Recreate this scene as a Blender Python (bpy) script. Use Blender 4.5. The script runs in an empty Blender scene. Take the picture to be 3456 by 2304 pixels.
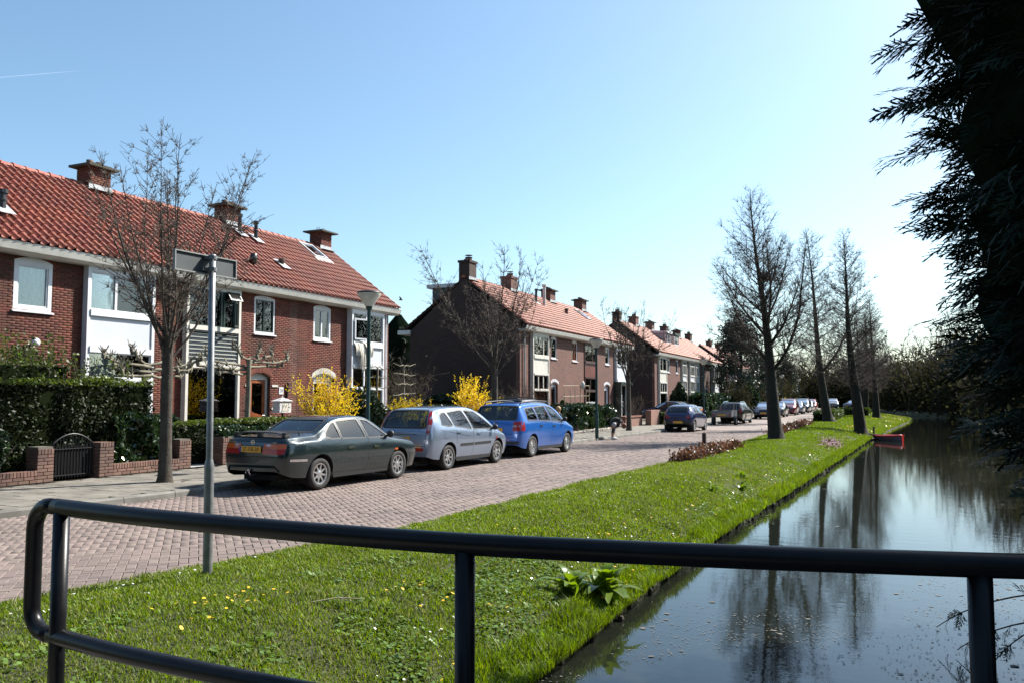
import bpy, bmesh, math, random
import numpy as np
from mathutils import Vector, Matrix, noise
from mathutils.bvhtree import BVHTree
from mathutils.geometry import delaunay_2d_cdt

# ------------------------------------------------------------------ camera, sky, sun, exposure
SC = bpy.context.scene
COL = SC.collection
R = math.radians
cam_d = bpy.data.cameras.new('camera'); cam = bpy.data.objects.new('camera', cam_d); COL.objects.link(cam)
cam_d.sensor_width = 22.2; cam_d.lens = 18.0; cam_d.clip_start = 0.05; cam_d.clip_end = 6000
cam.location = (0, 0, 1.75)
cam.rotation_euler = (R(90 + 3.84), 0, R(24.4))
SC.camera = cam

SUN_AZ, SUN_EL = 33.0, 43.0          # azimuth clockwise from the street direction (+Y)
W = bpy.data.worlds.new('World'); SC.world = W; W.use_nodes = True
nt = W.node_tree
bg = nt.nodes['Background']
sky = nt.nodes.new('ShaderNodeTexSky'); sky.sky_type = 'NISHITA'; sky.sun_disc = False
sky.sun_elevation = R(SUN_EL); sky.sun_rotation = R(SUN_AZ)
sky.altitude = 0; sky.air_density = 1.0; sky.dust_density = 1.3; sky.ozone_density = 6.0
wb = nt.nodes.new('ShaderNodeMix'); wb.data_type = 'RGBA'; wb.blend_type = 'MULTIPLY'; wb.inputs[0].default_value = 1; wb.inputs[7].default_value = (1.0, 1.0, .86, 1)   # white balance
nt.links.new(sky.outputs[0], wb.inputs[6]); nt.links.new(wb.outputs[2], bg.inputs[0]); bg.inputs[1].default_value = 0.105
sun_d = bpy.data.lights.new('sun', 'SUN'); sun_d.energy = 5.0; sun_d.angle = R(0.53); sun_d.color = (1.0, 0.95, 0.87)
sun = bpy.data.objects.new('sun', sun_d); COL.objects.link(sun)
sd = Vector((math.sin(R(SUN_AZ)) * math.cos(R(SUN_EL)), math.cos(R(SUN_AZ)) * math.cos(R(SUN_EL)), math.sin(R(SUN_EL))))
sun.rotation_euler = sd.to_track_quat('Z', 'Y').to_euler(); sun.location = (30, 40, 60)
SC.view_settings.view_transform = 'Standard'; SC.view_settings.look = 'None'
SC.view_settings.exposure = 1.2; SC.view_settings.gamma = 1.0; SC.view_settings.use_curve_mapping = False
SC.render.engine = 'CYCLES'; SC.cycles.max_bounces = 8; SC.cycles.transparent_max_bounces = 16
SC.cycles.sample_clamp_indirect = 4.0

# ------------------------------------------------------------------ materials
MATS = {}
def M(name, col, rough=.7, metal=0., spec=.5, col2=None, scale=4., detail=4., bump=0., bscale=60., rand=0., coat=0., hue=0., contrast=(.35, .65), bdist=.01):
    """procedural principled material: two colours mixed by noise, brightness varied per piece, fine relief"""
    if name in MATS: return MATS[name]
    m = bpy.data.materials.new(name); m.use_nodes = True; MATS[name] = m
    n, l = m.node_tree.nodes, m.node_tree.links
    b = n['Principled BSDF']
    b.inputs['Roughness'].default_value = rough; b.inputs['Metallic'].default_value = metal
    b.inputs['Specular IOR Level'].default_value = spec
    if coat: b.inputs['Coat Weight'].default_value = coat; b.inputs['Coat Roughness'].default_value = .04
    geo = n.new('ShaderNodeNewGeometry')
    c2 = col2 or tuple(min(1, c * .82) for c in col)
    nz = n.new('ShaderNodeTexNoise'); nz.inputs['Scale'].default_value = scale; nz.inputs['Detail'].default_value = detail
    l.new(geo.outputs['Position'], nz.inputs['Vector'])
    mr = n.new('ShaderNodeMapRange'); mr.inputs[1].default_value, mr.inputs[2].default_value = contrast
    l.new(nz.outputs[0], mr.inputs[0])
    mx = n.new('ShaderNodeMix'); mx.data_type = 'RGBA'
    mx.inputs[6].default_value = (*col, 1); mx.inputs[7].default_value = (*c2, 1)
    l.new(mr.outputs[0], mx.inputs[0])
    out = mx.outputs[2]
    if rand or hue:
        oi = n.new('ShaderNodeObjectInfo')
        ad = n.new('ShaderNodeMath'); ad.operation = 'ADD'
        l.new(geo.outputs['Random Per Island'], ad.inputs[0]); l.new(oi.outputs['Random'], ad.inputs[1])
        fr = n.new('ShaderNodeMath'); fr.operation = 'FRACT'; l.new(ad.outputs[0], fr.inputs[0])
        r2 = n.new('ShaderNodeMapRange'); r2.inputs[3].default_value = 1 - rand; r2.inputs[4].default_value = 1 + rand
        l.new(fr.outputs[0], r2.inputs[0])
        hs = n.new('ShaderNodeHueSaturation')
        l.new(out, hs.inputs['Color']); l.new(r2.outputs[0], hs.inputs['Value'])
        if hue:
            m7 = n.new('ShaderNodeMath'); m7.operation = 'MULTIPLY'; m7.inputs[1].default_value = 7.31; l.new(fr.outputs[0], m7.inputs[0])
            f2 = n.new('ShaderNodeMath'); f2.operation = 'FRACT'; l.new(m7.outputs[0], f2.inputs[0])
            r3 = n.new('ShaderNodeMapRange'); r3.inputs[3].default_value = .5 - hue; r3.inputs[4].default_value = .5 + hue
            l.new(f2.outputs[0], r3.inputs[0]); l.new(r3.outputs[0], hs.inputs['Hue'])
        out = hs.outputs[0]
    l.new(out, b.inputs['Base Color'])
    if bump:
        n2 = n.new('ShaderNodeTexNoise'); n2.inputs['Scale'].default_value = bscale; n2.inputs['Detail'].default_value = 3
        l.new(geo.outputs['Position'], n2.inputs['Vector'])
        bp = n.new('ShaderNodeBump'); bp.inputs['Strength'].default_value = bump; bp.inputs['Distance'].default_value = bdist
        l.new(n2.outputs[0], bp.inputs['Height']); l.new(bp.outputs[0], b.inputs['Normal'])
    return m

def leafM(name, col, col2, rough=.45, trans=.35, rand=.35, spec=.4, tcol=None, scale=.9):
    """leaf: principled + translucent, colour varied per leaf"""
    if name in MATS: return MATS[name]
    m = M(name, col, rough=rough, spec=spec, col2=col2, scale=scale, rand=rand, hue=.012)
    n, l = m.node_tree.nodes, m.node_tree.links
    b = n['Principled BSDF']; o = n['Material Output']
    t = n.new('ShaderNodeBsdfTranslucent')
    src = b.inputs['Base Color'].links[0].from_socket
    hs = n.new('ShaderNodeHueSaturation'); hs.inputs['Value'].default_value = 1.5; hs.inputs['Saturation'].default_value = 1.15
    l.new(src, hs.inputs['Color']); l.new(hs.outputs[0], t.inputs[0])
    mx = n.new('ShaderNodeMixShader'); mx.inputs[0].default_value = trans
    l.new(b.outputs[0], mx.inputs[1]); l.new(t.outputs[0], mx.inputs[2]); l.new(mx.outputs[0], o.inputs[0])
    return m

def glassM(name, tint=(.8, .85, .85), ior=1.5, rough=.0, boost=0.):
    if name in MATS: return MATS[name]
    m = bpy.data.materials.new(name); m.use_nodes = True; MATS[name] = m
    n, l = m.node_tree.nodes, m.node_tree.links; n.remove(n['Principled BSDF'])
    t = n.new('ShaderNodeBsdfTransparent'); t.inputs[0].default_value = (*tint, 1)
    g = n.new('ShaderNodeBsdfGlossy'); g.inputs['Roughness'].default_value = rough
    g.inputs[0].default_value = (.95, .97, 1, 1)
    f = n.new('ShaderNodeFresnel'); f.inputs[0].default_value = ior
    geo = n.new('ShaderNodeNewGeometry'); nz = n.new('ShaderNodeTexNoise'); nz.inputs['Scale'].default_value = 1.3
    l.new(geo.outputs['Position'], nz.inputs[0])
    bp = n.new('ShaderNodeBump'); bp.inputs['Strength'].default_value = .03; bp.inputs['Distance'].default_value = .03
    l.new(nz.outputs[0], bp.inputs['Height']); l.new(bp.outputs[0], g.inputs['Normal'])
    ad = n.new('ShaderNodeMath'); ad.operation = 'ADD'; ad.inputs[1].default_value = boost; ad.use_clamp = True
    l.new(f.outputs[0], ad.inputs[0])
    mx = n.new('ShaderNodeMixShader'); l.new(ad.outputs[0], mx.inputs[0]); l.new(t.outputs[0], mx.inputs[1]); l.new(g.outputs[0], mx.inputs[2])
    l.new(mx.outputs[0], n['Material Output'].inputs[0])
    return m

def brickM(name, c1, c2, mortar, bw=.22, bh=.06, ms=.008, rough=.85, bump=.6, off=.5):
    """brick bond for walls too far off to tell the bricks apart"""
    if name in MATS: return MATS[name]
    m = bpy.data.materials.new(name); m.use_nodes = True; MATS[name] = m
    n, l = m.node_tree.nodes, m.node_tree.links; b = n['Principled BSDF']; b.inputs['Roughness'].default_value = rough
    geo = n.new('ShaderNodeNewGeometry'); sp = n.new('ShaderNodeSeparateXYZ'); l.new(geo.outputs['Position'], sp.inputs[0])
    ad = n.new('ShaderNodeMath'); l.new(sp.outputs[0], ad.inputs[0]); l.new(sp.outputs[1], ad.inputs[1])
    cb = n.new('ShaderNodeCombineXYZ'); l.new(ad.outputs[0], cb.inputs[0]); l.new(sp.outputs[2], cb.inputs[1])
    bt = n.new('ShaderNodeTexBrick'); l.new(cb.outputs[0], bt.inputs['Vector'])
    bt.inputs['Color1'].default_value = (*c1, 1); bt.inputs['Color2'].default_value = (*c2, 1); bt.inputs['Mortar'].default_value = (*mortar, 1)
    bt.inputs['Scale'].default_value = 1.; bt.inputs['Mortar Size'].default_value = ms; bt.inputs['Brick Width'].default_value = bw
    bt.inputs['Row Height'].default_value = bh; bt.offset = off; bt.inputs['Mortar Smooth'].default_value = .1
    nz = n.new('ShaderNodeTexNoise'); nz.inputs['Scale'].default_value = .8; nz.inputs['Detail'].default_value = 5; l.new(geo.outputs['Position'], nz.inputs[0])
    mr = n.new('ShaderNodeMapRange'); mr.inputs[3].default_value = .7; mr.inputs[4].default_value = 1.3; l.new(nz.outputs[0], mr.inputs[0])
    hs = n.new('ShaderNodeHueSaturation'); l.new(bt.outputs[0], hs.inputs['Color']); l.new(mr.outputs[0], hs.inputs['Value'])
    l.new(hs.outputs[0], b.inputs['Base Color'])
    bp = n.new('ShaderNodeBump'); bp.inputs['Strength'].default_value = bump; bp.inputs['Distance'].default_value = .008; bp.invert = True
    l.new(bt.outputs['Fac'], bp.inputs['Height']); l.new(bp.outputs[0], b.inputs['Normal'])
    return m

# ------------------------------------------------------------------ mesh helpers
class MB:
    def __init__(s): s.v = []; s.f = []; s.m = []
    def add(s, vs, fs, m=0):
        o = len(s.v); s.v.extend(vs); s.f.extend([tuple(i + o for i in f) for f in fs]); s.m.extend([m] * len(fs)); return s
    def box(s, x0, x1, y0, y1, z0, z1, m=0):
        return s.add([(x0, y0, z0), (x1, y0, z0), (x1, y1, z0), (x0, y1, z0), (x0, y0, z1), (x1, y0, z1), (x1, y1, z1), (x0, y1, z1)],
                     [(0, 3, 2, 1), (4, 5, 6, 7), (0, 1, 5, 4), (1, 2, 6, 5), (2, 3, 7, 6), (3, 0, 4, 7)], m)
    def cbox(s, x0, x1, y0, y1, z0, z1, c=.005, m=0):
        """box with chamfered top edges"""
        return s.add([(x0, y0, z0), (x1, y0, z0), (x1, y1, z0), (x0, y1, z0), (x0, y0, z1 - c), (x1, y0, z1 - c), (x1, y1, z1 - c), (x0, y1, z1 - c),
                      (x0 + c, y0 + c, z1), (x1 - c, y0 + c, z1), (x1 - c, y1 - c, z1), (x0 + c, y1 - c, z1)],
                     [(0, 1, 5, 4), (1, 2, 6, 5), (2, 3, 7, 6), (3, 0, 4, 7), (4, 5, 9, 8), (5, 6, 10, 9), (6, 7, 11, 10), (7, 4, 8, 11), (8, 9, 10, 11)], m)
    def tube(s, pts, rad, n=8, cap=True, m=0):
        pts = [Vector(p) for p in pts]
        if not hasattr(rad, '__len__'): rad = [rad] * len(pts)
        o = len(s.v); t = (pts[1] - pts[0]).normalized()
        a = Vector((0, 0, 1)) if abs(t.z) < .9 else Vector((1, 0, 0))
        u = t.cross(a).normalized()
        for i, p in enumerate(pts):
            if i == 0: d = pts[1] - pts[0]
            elif i == len(pts) - 1: d = pts[-1] - pts[-2]
            else: d = pts[i + 1] - pts[i - 1]
            d = d.normalized(); u = (u - d * u.dot(d))
            u = u.normalized() if u.length > 1e-6 else d.orthogonal().normalized()
            w = d.cross(u)
            for k in range(n):
                q = 2 * math.pi * k / n
                s.v.append(tuple(p + (u * math.cos(q) + w * math.sin(q)) * rad[i]))
        for i in range(len(pts) - 1):
            for k in range(n):
                k2 = (k + 1) % n
                s.f.append((o + i * n + k, o + i * n + k2, o + (i + 1) * n + k2, o + (i + 1) * n + k)); s.m.append(m)
        if cap:
            s.f.append(tuple(o + k for k in range(n))[::-1]); s.m.append(m)
            s.f.append(tuple(o + (len(pts) - 1) * n + k for k in range(n))); s.m.append(m)
        return s
    def lathe(s, prof, n=16, c=(0, 0, 0), axis='z', m=0):
        o = len(s.v)
        for r, h in prof:
            for k in range(n):
                q = 2 * math.pi * k / n; a, b = r * math.cos(q), r * math.sin(q)
                if axis == 'z': p = (a, b, h)
                elif axis == 'x': p = (h, a, b)
                else: p = (b, h, a)
                s.v.append((p[0] + c[0], p[1] + c[1], p[2] + c[2]))
        for i in range(len(prof) - 1):
            for k in range(n):
                k2 = (k + 1) % n
                s.f.append((o + i * n + k, o + i * n + k2, o + (i + 1) * n + k2, o + (i + 1) * n + k)); s.m.append(m)
        return s
    def prism(s, poly, axis, a0, a1, m=0):
        """extrude a polygon: axis 'x' takes (y,z) points, 'y' (x,z), 'z' (x,y)"""
        n = len(poly); o = len(s.v)
        for a in (a0, a1):
            for p, q in poly: s.v.append((a, p, q) if axis == 'x' else (p, a, q) if axis == 'y' else (p, q, a))
        s.f += [tuple(o + i for i in range(n))[::-1], tuple(o + n + i for i in range(n))]; s.m += [m, m]
        for i in range(n):
            j = (i + 1) % n; s.f.append((o + i, o + j, o + n + j, o + n + i)); s.m.append(m)
        return s
    def xf(s, mat, start=0):
        for i in range(start, len(s.v)): s.v[i] = tuple(mat @ Vector(s.v[i]))
        return s
    def build(s, name, mats, parent=None, smooth=False, local=False, flip=True):
        me = bpy.data.meshes.new(name)
        me.from_pydata(s.v, [], s.f)
        if not isinstance(mats, (list, tuple)): mats = [mats]
        for mm in mats: me.materials.append(mm)
        if len(mats) > 1: me.polygons.foreach_set('material_index', s.m)
        if smooth: me.polygons.foreach_set('use_smooth', [True] * len(me.polygons))
        if flip:
            b = bmesh.new(); b.from_mesh(me); bmesh.ops.recalc_face_normals(b, faces=b.faces); b.to_mesh(me); b.free()
        return link(name, me, parent, local)

def wm(o):
    """world matrix by hand (the depsgraph is not evaluated while building)"""
    b = Matrix.LocRotScale(o.location, o.rotation_euler, o.scale)
    return b if o.parent is None else wm(o.parent) @ o.matrix_parent_inverse @ b
def link(name, data, parent=None, local=False):
    o = bpy.data.objects.new(name, data); COL.objects.link(o)
    if parent is not None:
        o.parent = parent
        if not local: o.matrix_parent_inverse = wm(parent).inverted()
    return o
def tag(o, label=None, cat=None, group=None, kind=None):
    if label: o['label'] = label
    if cat: o['category'] = cat
    if group: o['group'] = group
    if kind: o['kind'] = kind
    return o
def thing(name, label, cat, loc=(0, 0, 0), rz=0., group=None):
    o = bpy.data.objects.new(name, None); COL.objects.link(o); o.empty_display_size = .2
    o.location = loc; o.rotation_euler = (0, 0, rz)
    return tag(o, label, cat, group)
def copy_tree(o, parent=None, mats=None):
    c = o.copy(); COL.objects.link(c); c.parent = parent
    if mats and c.type == 'MESH':
        for i, sl in enumerate(c.material_slots):
            if sl.material and sl.material.name in mats: sl.link = 'OBJECT'; sl.material = mats[sl.material.name]
    for ch in o.children: copy_tree(ch, c, mats)
    return c
def np_mesh(name, V, F, mat, parent=None, smooth=False, kind=None, local=False, mi=None):
    """V (n,3) floats, F (m,3|4) ints"""
    me = bpy.data.meshes.new(name); V = np.asarray(V, np.float32); F = np.asarray(F, np.int32); k = F.shape[1]
    me.vertices.add(len(V)); me.vertices.foreach_set('co', V.ravel())
    me.loops.add(F.size); me.loops.foreach_set('vertex_index', F.ravel())
    me.polygons.add(len(F)); me.polygons.foreach_set('loop_start', np.arange(0, F.size, k, dtype=np.int32))
    mats = mat if isinstance(mat, (list, tuple)) else [mat]
    for mm in mats: me.materials.append(mm)
    if mi is not None: me.polygons.foreach_set('material_index', np.asarray(mi, np.int32))
    if smooth: me.polygons.foreach_set('use_smooth', np.ones(len(F), bool))
    me.update(calc_edges=True); me.validate()
    o = link(name, me, parent, local)
    if kind: o['kind'] = kind
    return o
def pl(poly, y):
    """x on a polyline given as (x, y) points"""
    return float(np.interp(y, [p[1] for p in poly], [p[0] for p in poly]))
def text_mesh(txt, size):
    cu = bpy.data.curves.new('lettering', 'FONT'); cu.body = txt; cu.size = size; cu.align_x = 'CENTER'; cu.align_y = 'CENTER'; cu.extrude = .001; cu.resolution_u = 3
    ob = bpy.data.objects.new('lettering', cu); COL.objects.link(ob)
    dg = bpy.context.evaluated_depsgraph_get(); me = bpy.data.meshes.new_from_object(ob.evaluated_get(dg))
    bpy.data.objects.remove(ob); bpy.data.curves.remove(cu)
    return me
def text_part(txt, size, mat, parent, basis, name='lettering'):
    """lettering; basis is a 4x4 taking text x,y,z into parent space"""
    me = text_mesh(txt, size); me.transform(basis); me.materials.clear(); me.materials.append(mat)
    return link(name, me, parent, True)
def rnd(a, b): return random.uniform(a, b)
random.seed(7); np.random.seed(7)
# ------------------------------------------------------------------ the setting
XR = [(-9.5, -6), (-7.6, 2), (-6.75, 4.4), (-6.4, 6.5), (-6.08, 8), (-5.8, 9.6), (-5.6, 16), (-5.35, 21.5), (-5.2, 30), (-5.1, 67), (-5.3, 100), (-7, 130), (-12, 170)]   # road / grass edge
XK = [(-12.3, -6), (-11.85, 7.5), (-11.5, 11), (-11.3, 18), (-11.0, 33), (-10.5, 42), (-10.3, 67), (-10.5, 100), (-12.5, 130), (-18, 170)]                              # kerb line
XB = [(-2.9, -10), (-2.78, 6.4), (-2.7, 14), (-2.35, 20.8), (-1.75, 35), (-1.15, 50), (.2, 70), (1.3, 85), (2.1, 97), (2.0, 101), (.8, 106), (-1.5, 110), (-3.2, 114), (-4.2, 120), (-5.2, 170)]
XE = [(3.6, -20), (4.2, 8), (4.6, 20), (5.6, 40), (6.1, 61), (7.2, 95), (6.4, 108), (4.0, 116), (1, 122), (-2.0, 130), (-4.6, 140), (-5.6, 170)]
WALLX = -14.95
WATER_Z = -.6

m_soil = M('soil', (.075, .055, .038), .95, col2=(.12, .09, .06), scale=6, bump=.8, bscale=40)
m_lawn_soil = M('lawn_soil', (.030, .034, .010), .95, col2=(.042, .050, .012), scale=2.2, bump=.9, bscale=70)
m_far_ground = M('far_ground', (.06, .09, .025), .95, col2=(.09, .085, .04), scale=.3)
m_sand = M('joint_sand', (.10, .085, .065), .95, col2=(.07, .072, .04), scale=1.6, bump=.6, bscale=120)
m_clinker = M('clinker', (.195, .152, .134), .8, spec=.3, col2=(.146, .116, .104), scale=.6, rand=.15, hue=.014, bump=.35, bscale=180, bdist=.004)
m_slab = M('paving_slab', (.185, .168, .140), .9, col2=(.125, .114, .096), scale=1.4, rand=.13, bump=.35, bscale=150, bdist=.004)
m_concrete = M('concrete', (.27, .255, .23), .9, col2=(.17, .16, .14), scale=2.5, rand=.08, bump=.4, bscale=120, bdist=.005)
m_kerb = M('kerb_stone', (.20, .19, .17), .9, col2=(.11, .105, .092), scale=2.5, rand=.1, bump=.4, bscale=100, bdist=.005)
m_gravel = M('gravel', (.42, .39, .35), .95, col2=(.25, .23, .2), scale=45, rand=.3)

def sheet(name, left, right, ys, zf, mat, nx=2):
    V = []; F = []
    for y in ys:
        a, b = left(y), right(y)
        for i in range(nx):
            s = i / (nx - 1); x = a + (b - a) * s; V.append((x, y, zf(x, y, s)))
    for j in range(len(ys) - 1):
        for i in range(nx - 1):
            k = j * nx + i; F.append((k, k + 1, k + nx + 1, k + nx))
    o = np_mesh(name, V, F, mat, smooth=True); o['kind'] = 'structure'; return o

far_y = [-60, -20, -6, 0, 3, 5, 7, 9, 12, 16, 21.5, 26, 30, 36, 42, 50, 58, 67, 80, 92, 100, 110, 120, 130, 145, 160, 170, 400, 1500]
sheet('ground', lambda y: -1500, lambda y: pl(XR, y) - .3, far_y, lambda x, y, s: -.07, m_far_ground)
BRICK_END = 46.
road_y = [-6, 0, 2, 3, 4.4, 6.5, 8, 9.6, 12, 16, 21.5, 26, 30, 36, 42, BRICK_END]
road_bed = sheet('road_bed', lambda y: pl(XK, y) - .2, lambda y: pl(XR, y) - .05, road_y, lambda x, y, s: -.02, m_sand)
def road_far_mat():
    m = brickM('clinker_far', (.23, .18, .155), (.19, .148, .13), (.12, .10, .08), .2, .1, .008, .8, .3)
    n, l = m.node_tree.nodes, m.node_tree.links
    for nd in n:
        if nd.type == 'COMBXYZ':
            sp = [q for q in n if q.type == 'SEPXYZ'][0]; l.new(sp.outputs[0], nd.inputs[1]); l.new(sp.outputs[1], nd.inputs[0])
    return m
sheet('road', lambda y: pl(XK, y) - .2, lambda y: pl(XR, y) - .05, [BRICK_END, 50, 58, 67, 80, 92, 100, 110, 120, 130, 150, 170], lambda x, y, s: 0.0, road_far_mat())

# road clinkers in herringbone bond: the nearest 300 single, the others joined
def in_view(x, y, pad=.6):
    return y > .5 * abs(x) - pad - .9 if x < 0 else True
L_, W_, G_ = .2, .1, .005
ca, sa = math.cos(R(45)), math.sin(R(45))
cells = []
for i in range(-420, 420):
    for j in range(-420, 620):
        k = (j - i) % 4
        if k > 1: continue
        u0, v0 = i * W_, j * W_
        du, dv = (L_, W_) if k == 0 else (W_, L_)
        cu_, cv_ = u0 + du / 2, v0 + dv / 2
        x = ca * cu_ - sa * cv_ - 8.5; y = sa * cu_ + ca * cv_ + 20
        if y < 1.6 or y > BRICK_END or x > -4 or x < -13: continue
        if x < pl(XK, y) + .02 or x > pl(XR, y) - .1 or not in_view(x, y): continue
        cells.append((x * x + y * y + (0 if y > .66 * abs(x) - .3 else 900), x, y, k))
cells.sort()
def clinker_v(k):
    du, dv = (L_, W_) if k == 0 else (W_, L_)
    b = MB().cbox(-du / 2 + G_ / 2, du / 2 - G_ / 2, -dv / 2 + G_ / 2, dv / 2 - G_ / 2, -.05, 0, .006)
    return np.array(b.v), np.array(b.f)
rot45 = np.array([[ca, -sa, 0], [sa, ca, 0], [0, 0, 1]])
ck = [clinker_v(0), clinker_v(1)]
cl_mesh = []
for k in (0, 1):
    me = bpy.data.meshes.new('clinker'); me.from_pydata((ck[k][0] @ rot45.T).tolist(), [], ck[k][1].tolist()); me.materials.append(m_clinker); cl_mesh.append(me)
Vs, Fs, off = [], [], 0
for n_, (d2, x, y, k) in enumerate(cells):
    z = rnd(-.004, .003) + .012 * noise.noise((x * .5, y * .5, 0))
    if n_ < 300:
        o = link('clinker', cl_mesh[k], road_bed, True); o.location = (x, y, z); o.rotation_euler = (rnd(-.012, .012), rnd(-.012, .012), rnd(-.012, .012))
    else:
        a = rnd(-.012, .012); c, s = math.cos(a), math.sin(a)
        v = ck[k][0] @ np.array([[c, s, 0], [-s, c, 0], [rnd(-.01, .01), rnd(-.01, .01), 1]]) @ rot45.T + (x, y, z)
        Vs.append(v); Fs.append(ck[k][1] + off); off += len(v)
np_mesh('clinkers', np.concatenate(Vs), np.concatenate(Fs), m_clinker, road_bed, kind='stuff')

# flush concrete edging between road and grass
mb_e = None
edging = None
ys = [1.0]
while ys[-1] < 110: ys.append(ys[-1] + (1.0 if ys[-1] < 45 else 4.0))
edging = bpy.data.objects.new('road_edging', None); COL.objects.link(edging); edging['kind'] = 'structure'
for a, b in zip(ys[:-1], ys[1:]):
    g = .006
    pa, pb = pl(XR, a + g), pl(XR, b - g); w = .15
    q = MB().add([(pa - w, a + g, -.06), (pa, a + g, -.06), (pb, b - g, -.06), (pb - w, b - g, -.06), (pa - w, a + g, .004), (pa, a + g, .006), (pb, b - g, .006), (pb - w, b - g, .004)],
                 [(0, 3, 2, 1), (4, 5, 6, 7), (0, 1, 5, 4), (1, 2, 6, 5), (2, 3, 7, 6), (3, 0, 4, 7)])
    q.build('edging_stone', m_concrete, edging)

# pavement: bed, kerb stones, slabs
PAV_Z = .10
pavement = sheet('pavement', lambda y: WALLX - 0.1, lambda y: pl(XK, y) - .05, [-6, 0, 5, 8, 11, 14, 18, 25, 33, 42, 50, 67, 80, 100, 130, 170], lambda x, y, s: PAV_Z - .02 if y < 40 else PAV_Z, m_slab)
ys = [4.0]
while ys[-1] < 60: ys.append(ys[-1] + 1.0)
for a, b in zip(ys[:-1], ys[1:]):
    g = .006; pa, pb = pl(XK, a + g), pl(XK, b - g); w = .14; h = PAV_Z + .004
    q = MB().add([(pa - w, a + g, -.1), (pa + .02, a + g, -.1), (pb + .02, b - g, -.1), (pb - w, b - g, -.1), (pa - w, a + g, h), (pa - .02, a + g, h), (pb - .02, b - g, h), (pb - w, b - g, h),
                  (pa + .005, a + g, h - .025), (pb + .005, b - g, h - .025)],
                 [(4, 5, 6, 7), (5, 8, 9, 6), (8, 1, 2, 9), (0, 1, 8, 5, 4), (2, 3, 7, 6, 9), (3, 0, 4, 7)])
    q.build('kerb_stone', m_kerb, pavement)
slabs = []
S_ = .3
for j in range(0, 130):
    y = 4 + j * S_
    for i in range(-13, 1):
        x = pl(XK, y) - .16 - S_ / 2 + i * S_ + (S_ / 2 if j % 2 else 0)
        if x < WALLX + .12 or x > pl(XK, y) - .28 or y > 40 or not in_view(x, y): continue
        if (x + 13.02) ** 2 + (y - 12.15) ** 2 < .33 ** 2 or (x + 12.4) ** 2 + (y - 26) ** 2 < .3 ** 2: continue
        slabs.append((x * x + y * y, x, y + S_ / 2))
slabs.sort()
sb = MB().cbox(-S_ / 2 + .003, S_ / 2 - .003, -S_ / 2 + .003, S_ / 2 - .003, -.05, 0, .004)
sme = bpy.data.meshes.new('paving_slab'); sme.from_pydata(sb.v, [], sb.f); sme.materials.append(m_slab)
Vs, Fs, off = [], [], 0; sv, sf = np.array(sb.v), np.array(sb.f)
for n_, (d2, x, y) in enumerate(slabs):
    z = PAV_Z + rnd(-.004, .004)
    if n_ < 300:
        o = link('paving_slab', sme, pavement, True); o.location = (x, y, z); o.rotation_euler = (rnd(-.012, .012), rnd(-.012, .012), rnd(-.008, .008))
    else:
        Vs.append(sv + (x, y, z)); Fs.append(sf + off); off += len(sv)
np_mesh('paving_slabs', np.concatenate(Vs), np.concatenate(Fs), m_slab, pavement, kind='stuff')

# gardens between pavement and houses
sheet('garden_ground', lambda y: -60, lambda y: WALLX - .1, [-6, 0, 5, 10, 20, 30, 40, 60, 100, 170], lambda x, y, s: .09, m_soil)

# grass bank falling to the canal
def bank_z(x, y, s):
    """s runs 0 at the road to 1 at the water's edge"""
    z = .03 + .05 * math.sin(min(s, .6) / .6 * math.pi) - .0
    if s > .45: t = (s - .45) / .55; z -= .52 * t ** 1.7
    z += .05 * noise.noise((x * .9, y * .9, 3.1)) * min(1, s * 4) + .02 * noise.noise((x * 3, y * 3, 1.7)) * min(1, s * 4)
    return z
def lawn_z(x, y):
    a, b = pl(XR, y), pl(XB, y); s = (x - a) / (b - a)
    return bank_z(x, y, min(max(s, 0), 1))
ly = list(np.arange(-10, 12, .2)) + list(np.arange(12, 30, .4)) + list(np.arange(30, 70, 1)) + list(np.arange(70, 171, 2.5))
NX = 34
V, F = [], []
for y in ly:
    a, b = pl(XR, y), pl(XB, y)
    b += .2 * noise.noise((0, y * 1.3, 0)) + .09 * noise.noise((5, y * 4, 0))
    for i in range(NX - 3):
        s = i / (NX - 4); x = a + (b - a) * s; V.append((x, y, bank_z(x, y, s)))
    e = V[-1]
    V += [(e[0] + .03, y, e[2] - .12), (e[0] + .02, y, WATER_Z - .05), (e[0] + .1, y, WATER_Z - .9)]
for j in range(len(ly) - 1):
    for i in range(NX - 1):
        k = j * NX + i; F.append((k, k + 1, k + NX + 1, k + NX))
def vnoise(x, y, f, seed=0):
    """vectorised smooth value noise, -0.5..0.5"""
    T = np.random.default_rng(1000 + seed).uniform(-.5, .5, (64, 64)); x, y = np.asarray(x) * f + 1000, np.asarray(y) * f + 1000; i, j = np.floor(x).astype(int), np.floor(y).astype(int); u, v = x - i, y - j
    u, v = u * u * (3 - 2 * u), v * v * (3 - 2 * v); g = lambda a, b: T[a % 64, b % 64]
    return (g(i, j) * (1 - u) + g(i + 1, j) * u) * (1 - v) + (g(i, j + 1) * (1 - u) + g(i + 1, j + 1) * u) * v
_LV = np.array(V).reshape(len(ly), NX, 3)[:, :NX - 3, :]; _LY = np.array(ly); _LZ = _LV[:, :, 2]
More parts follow.
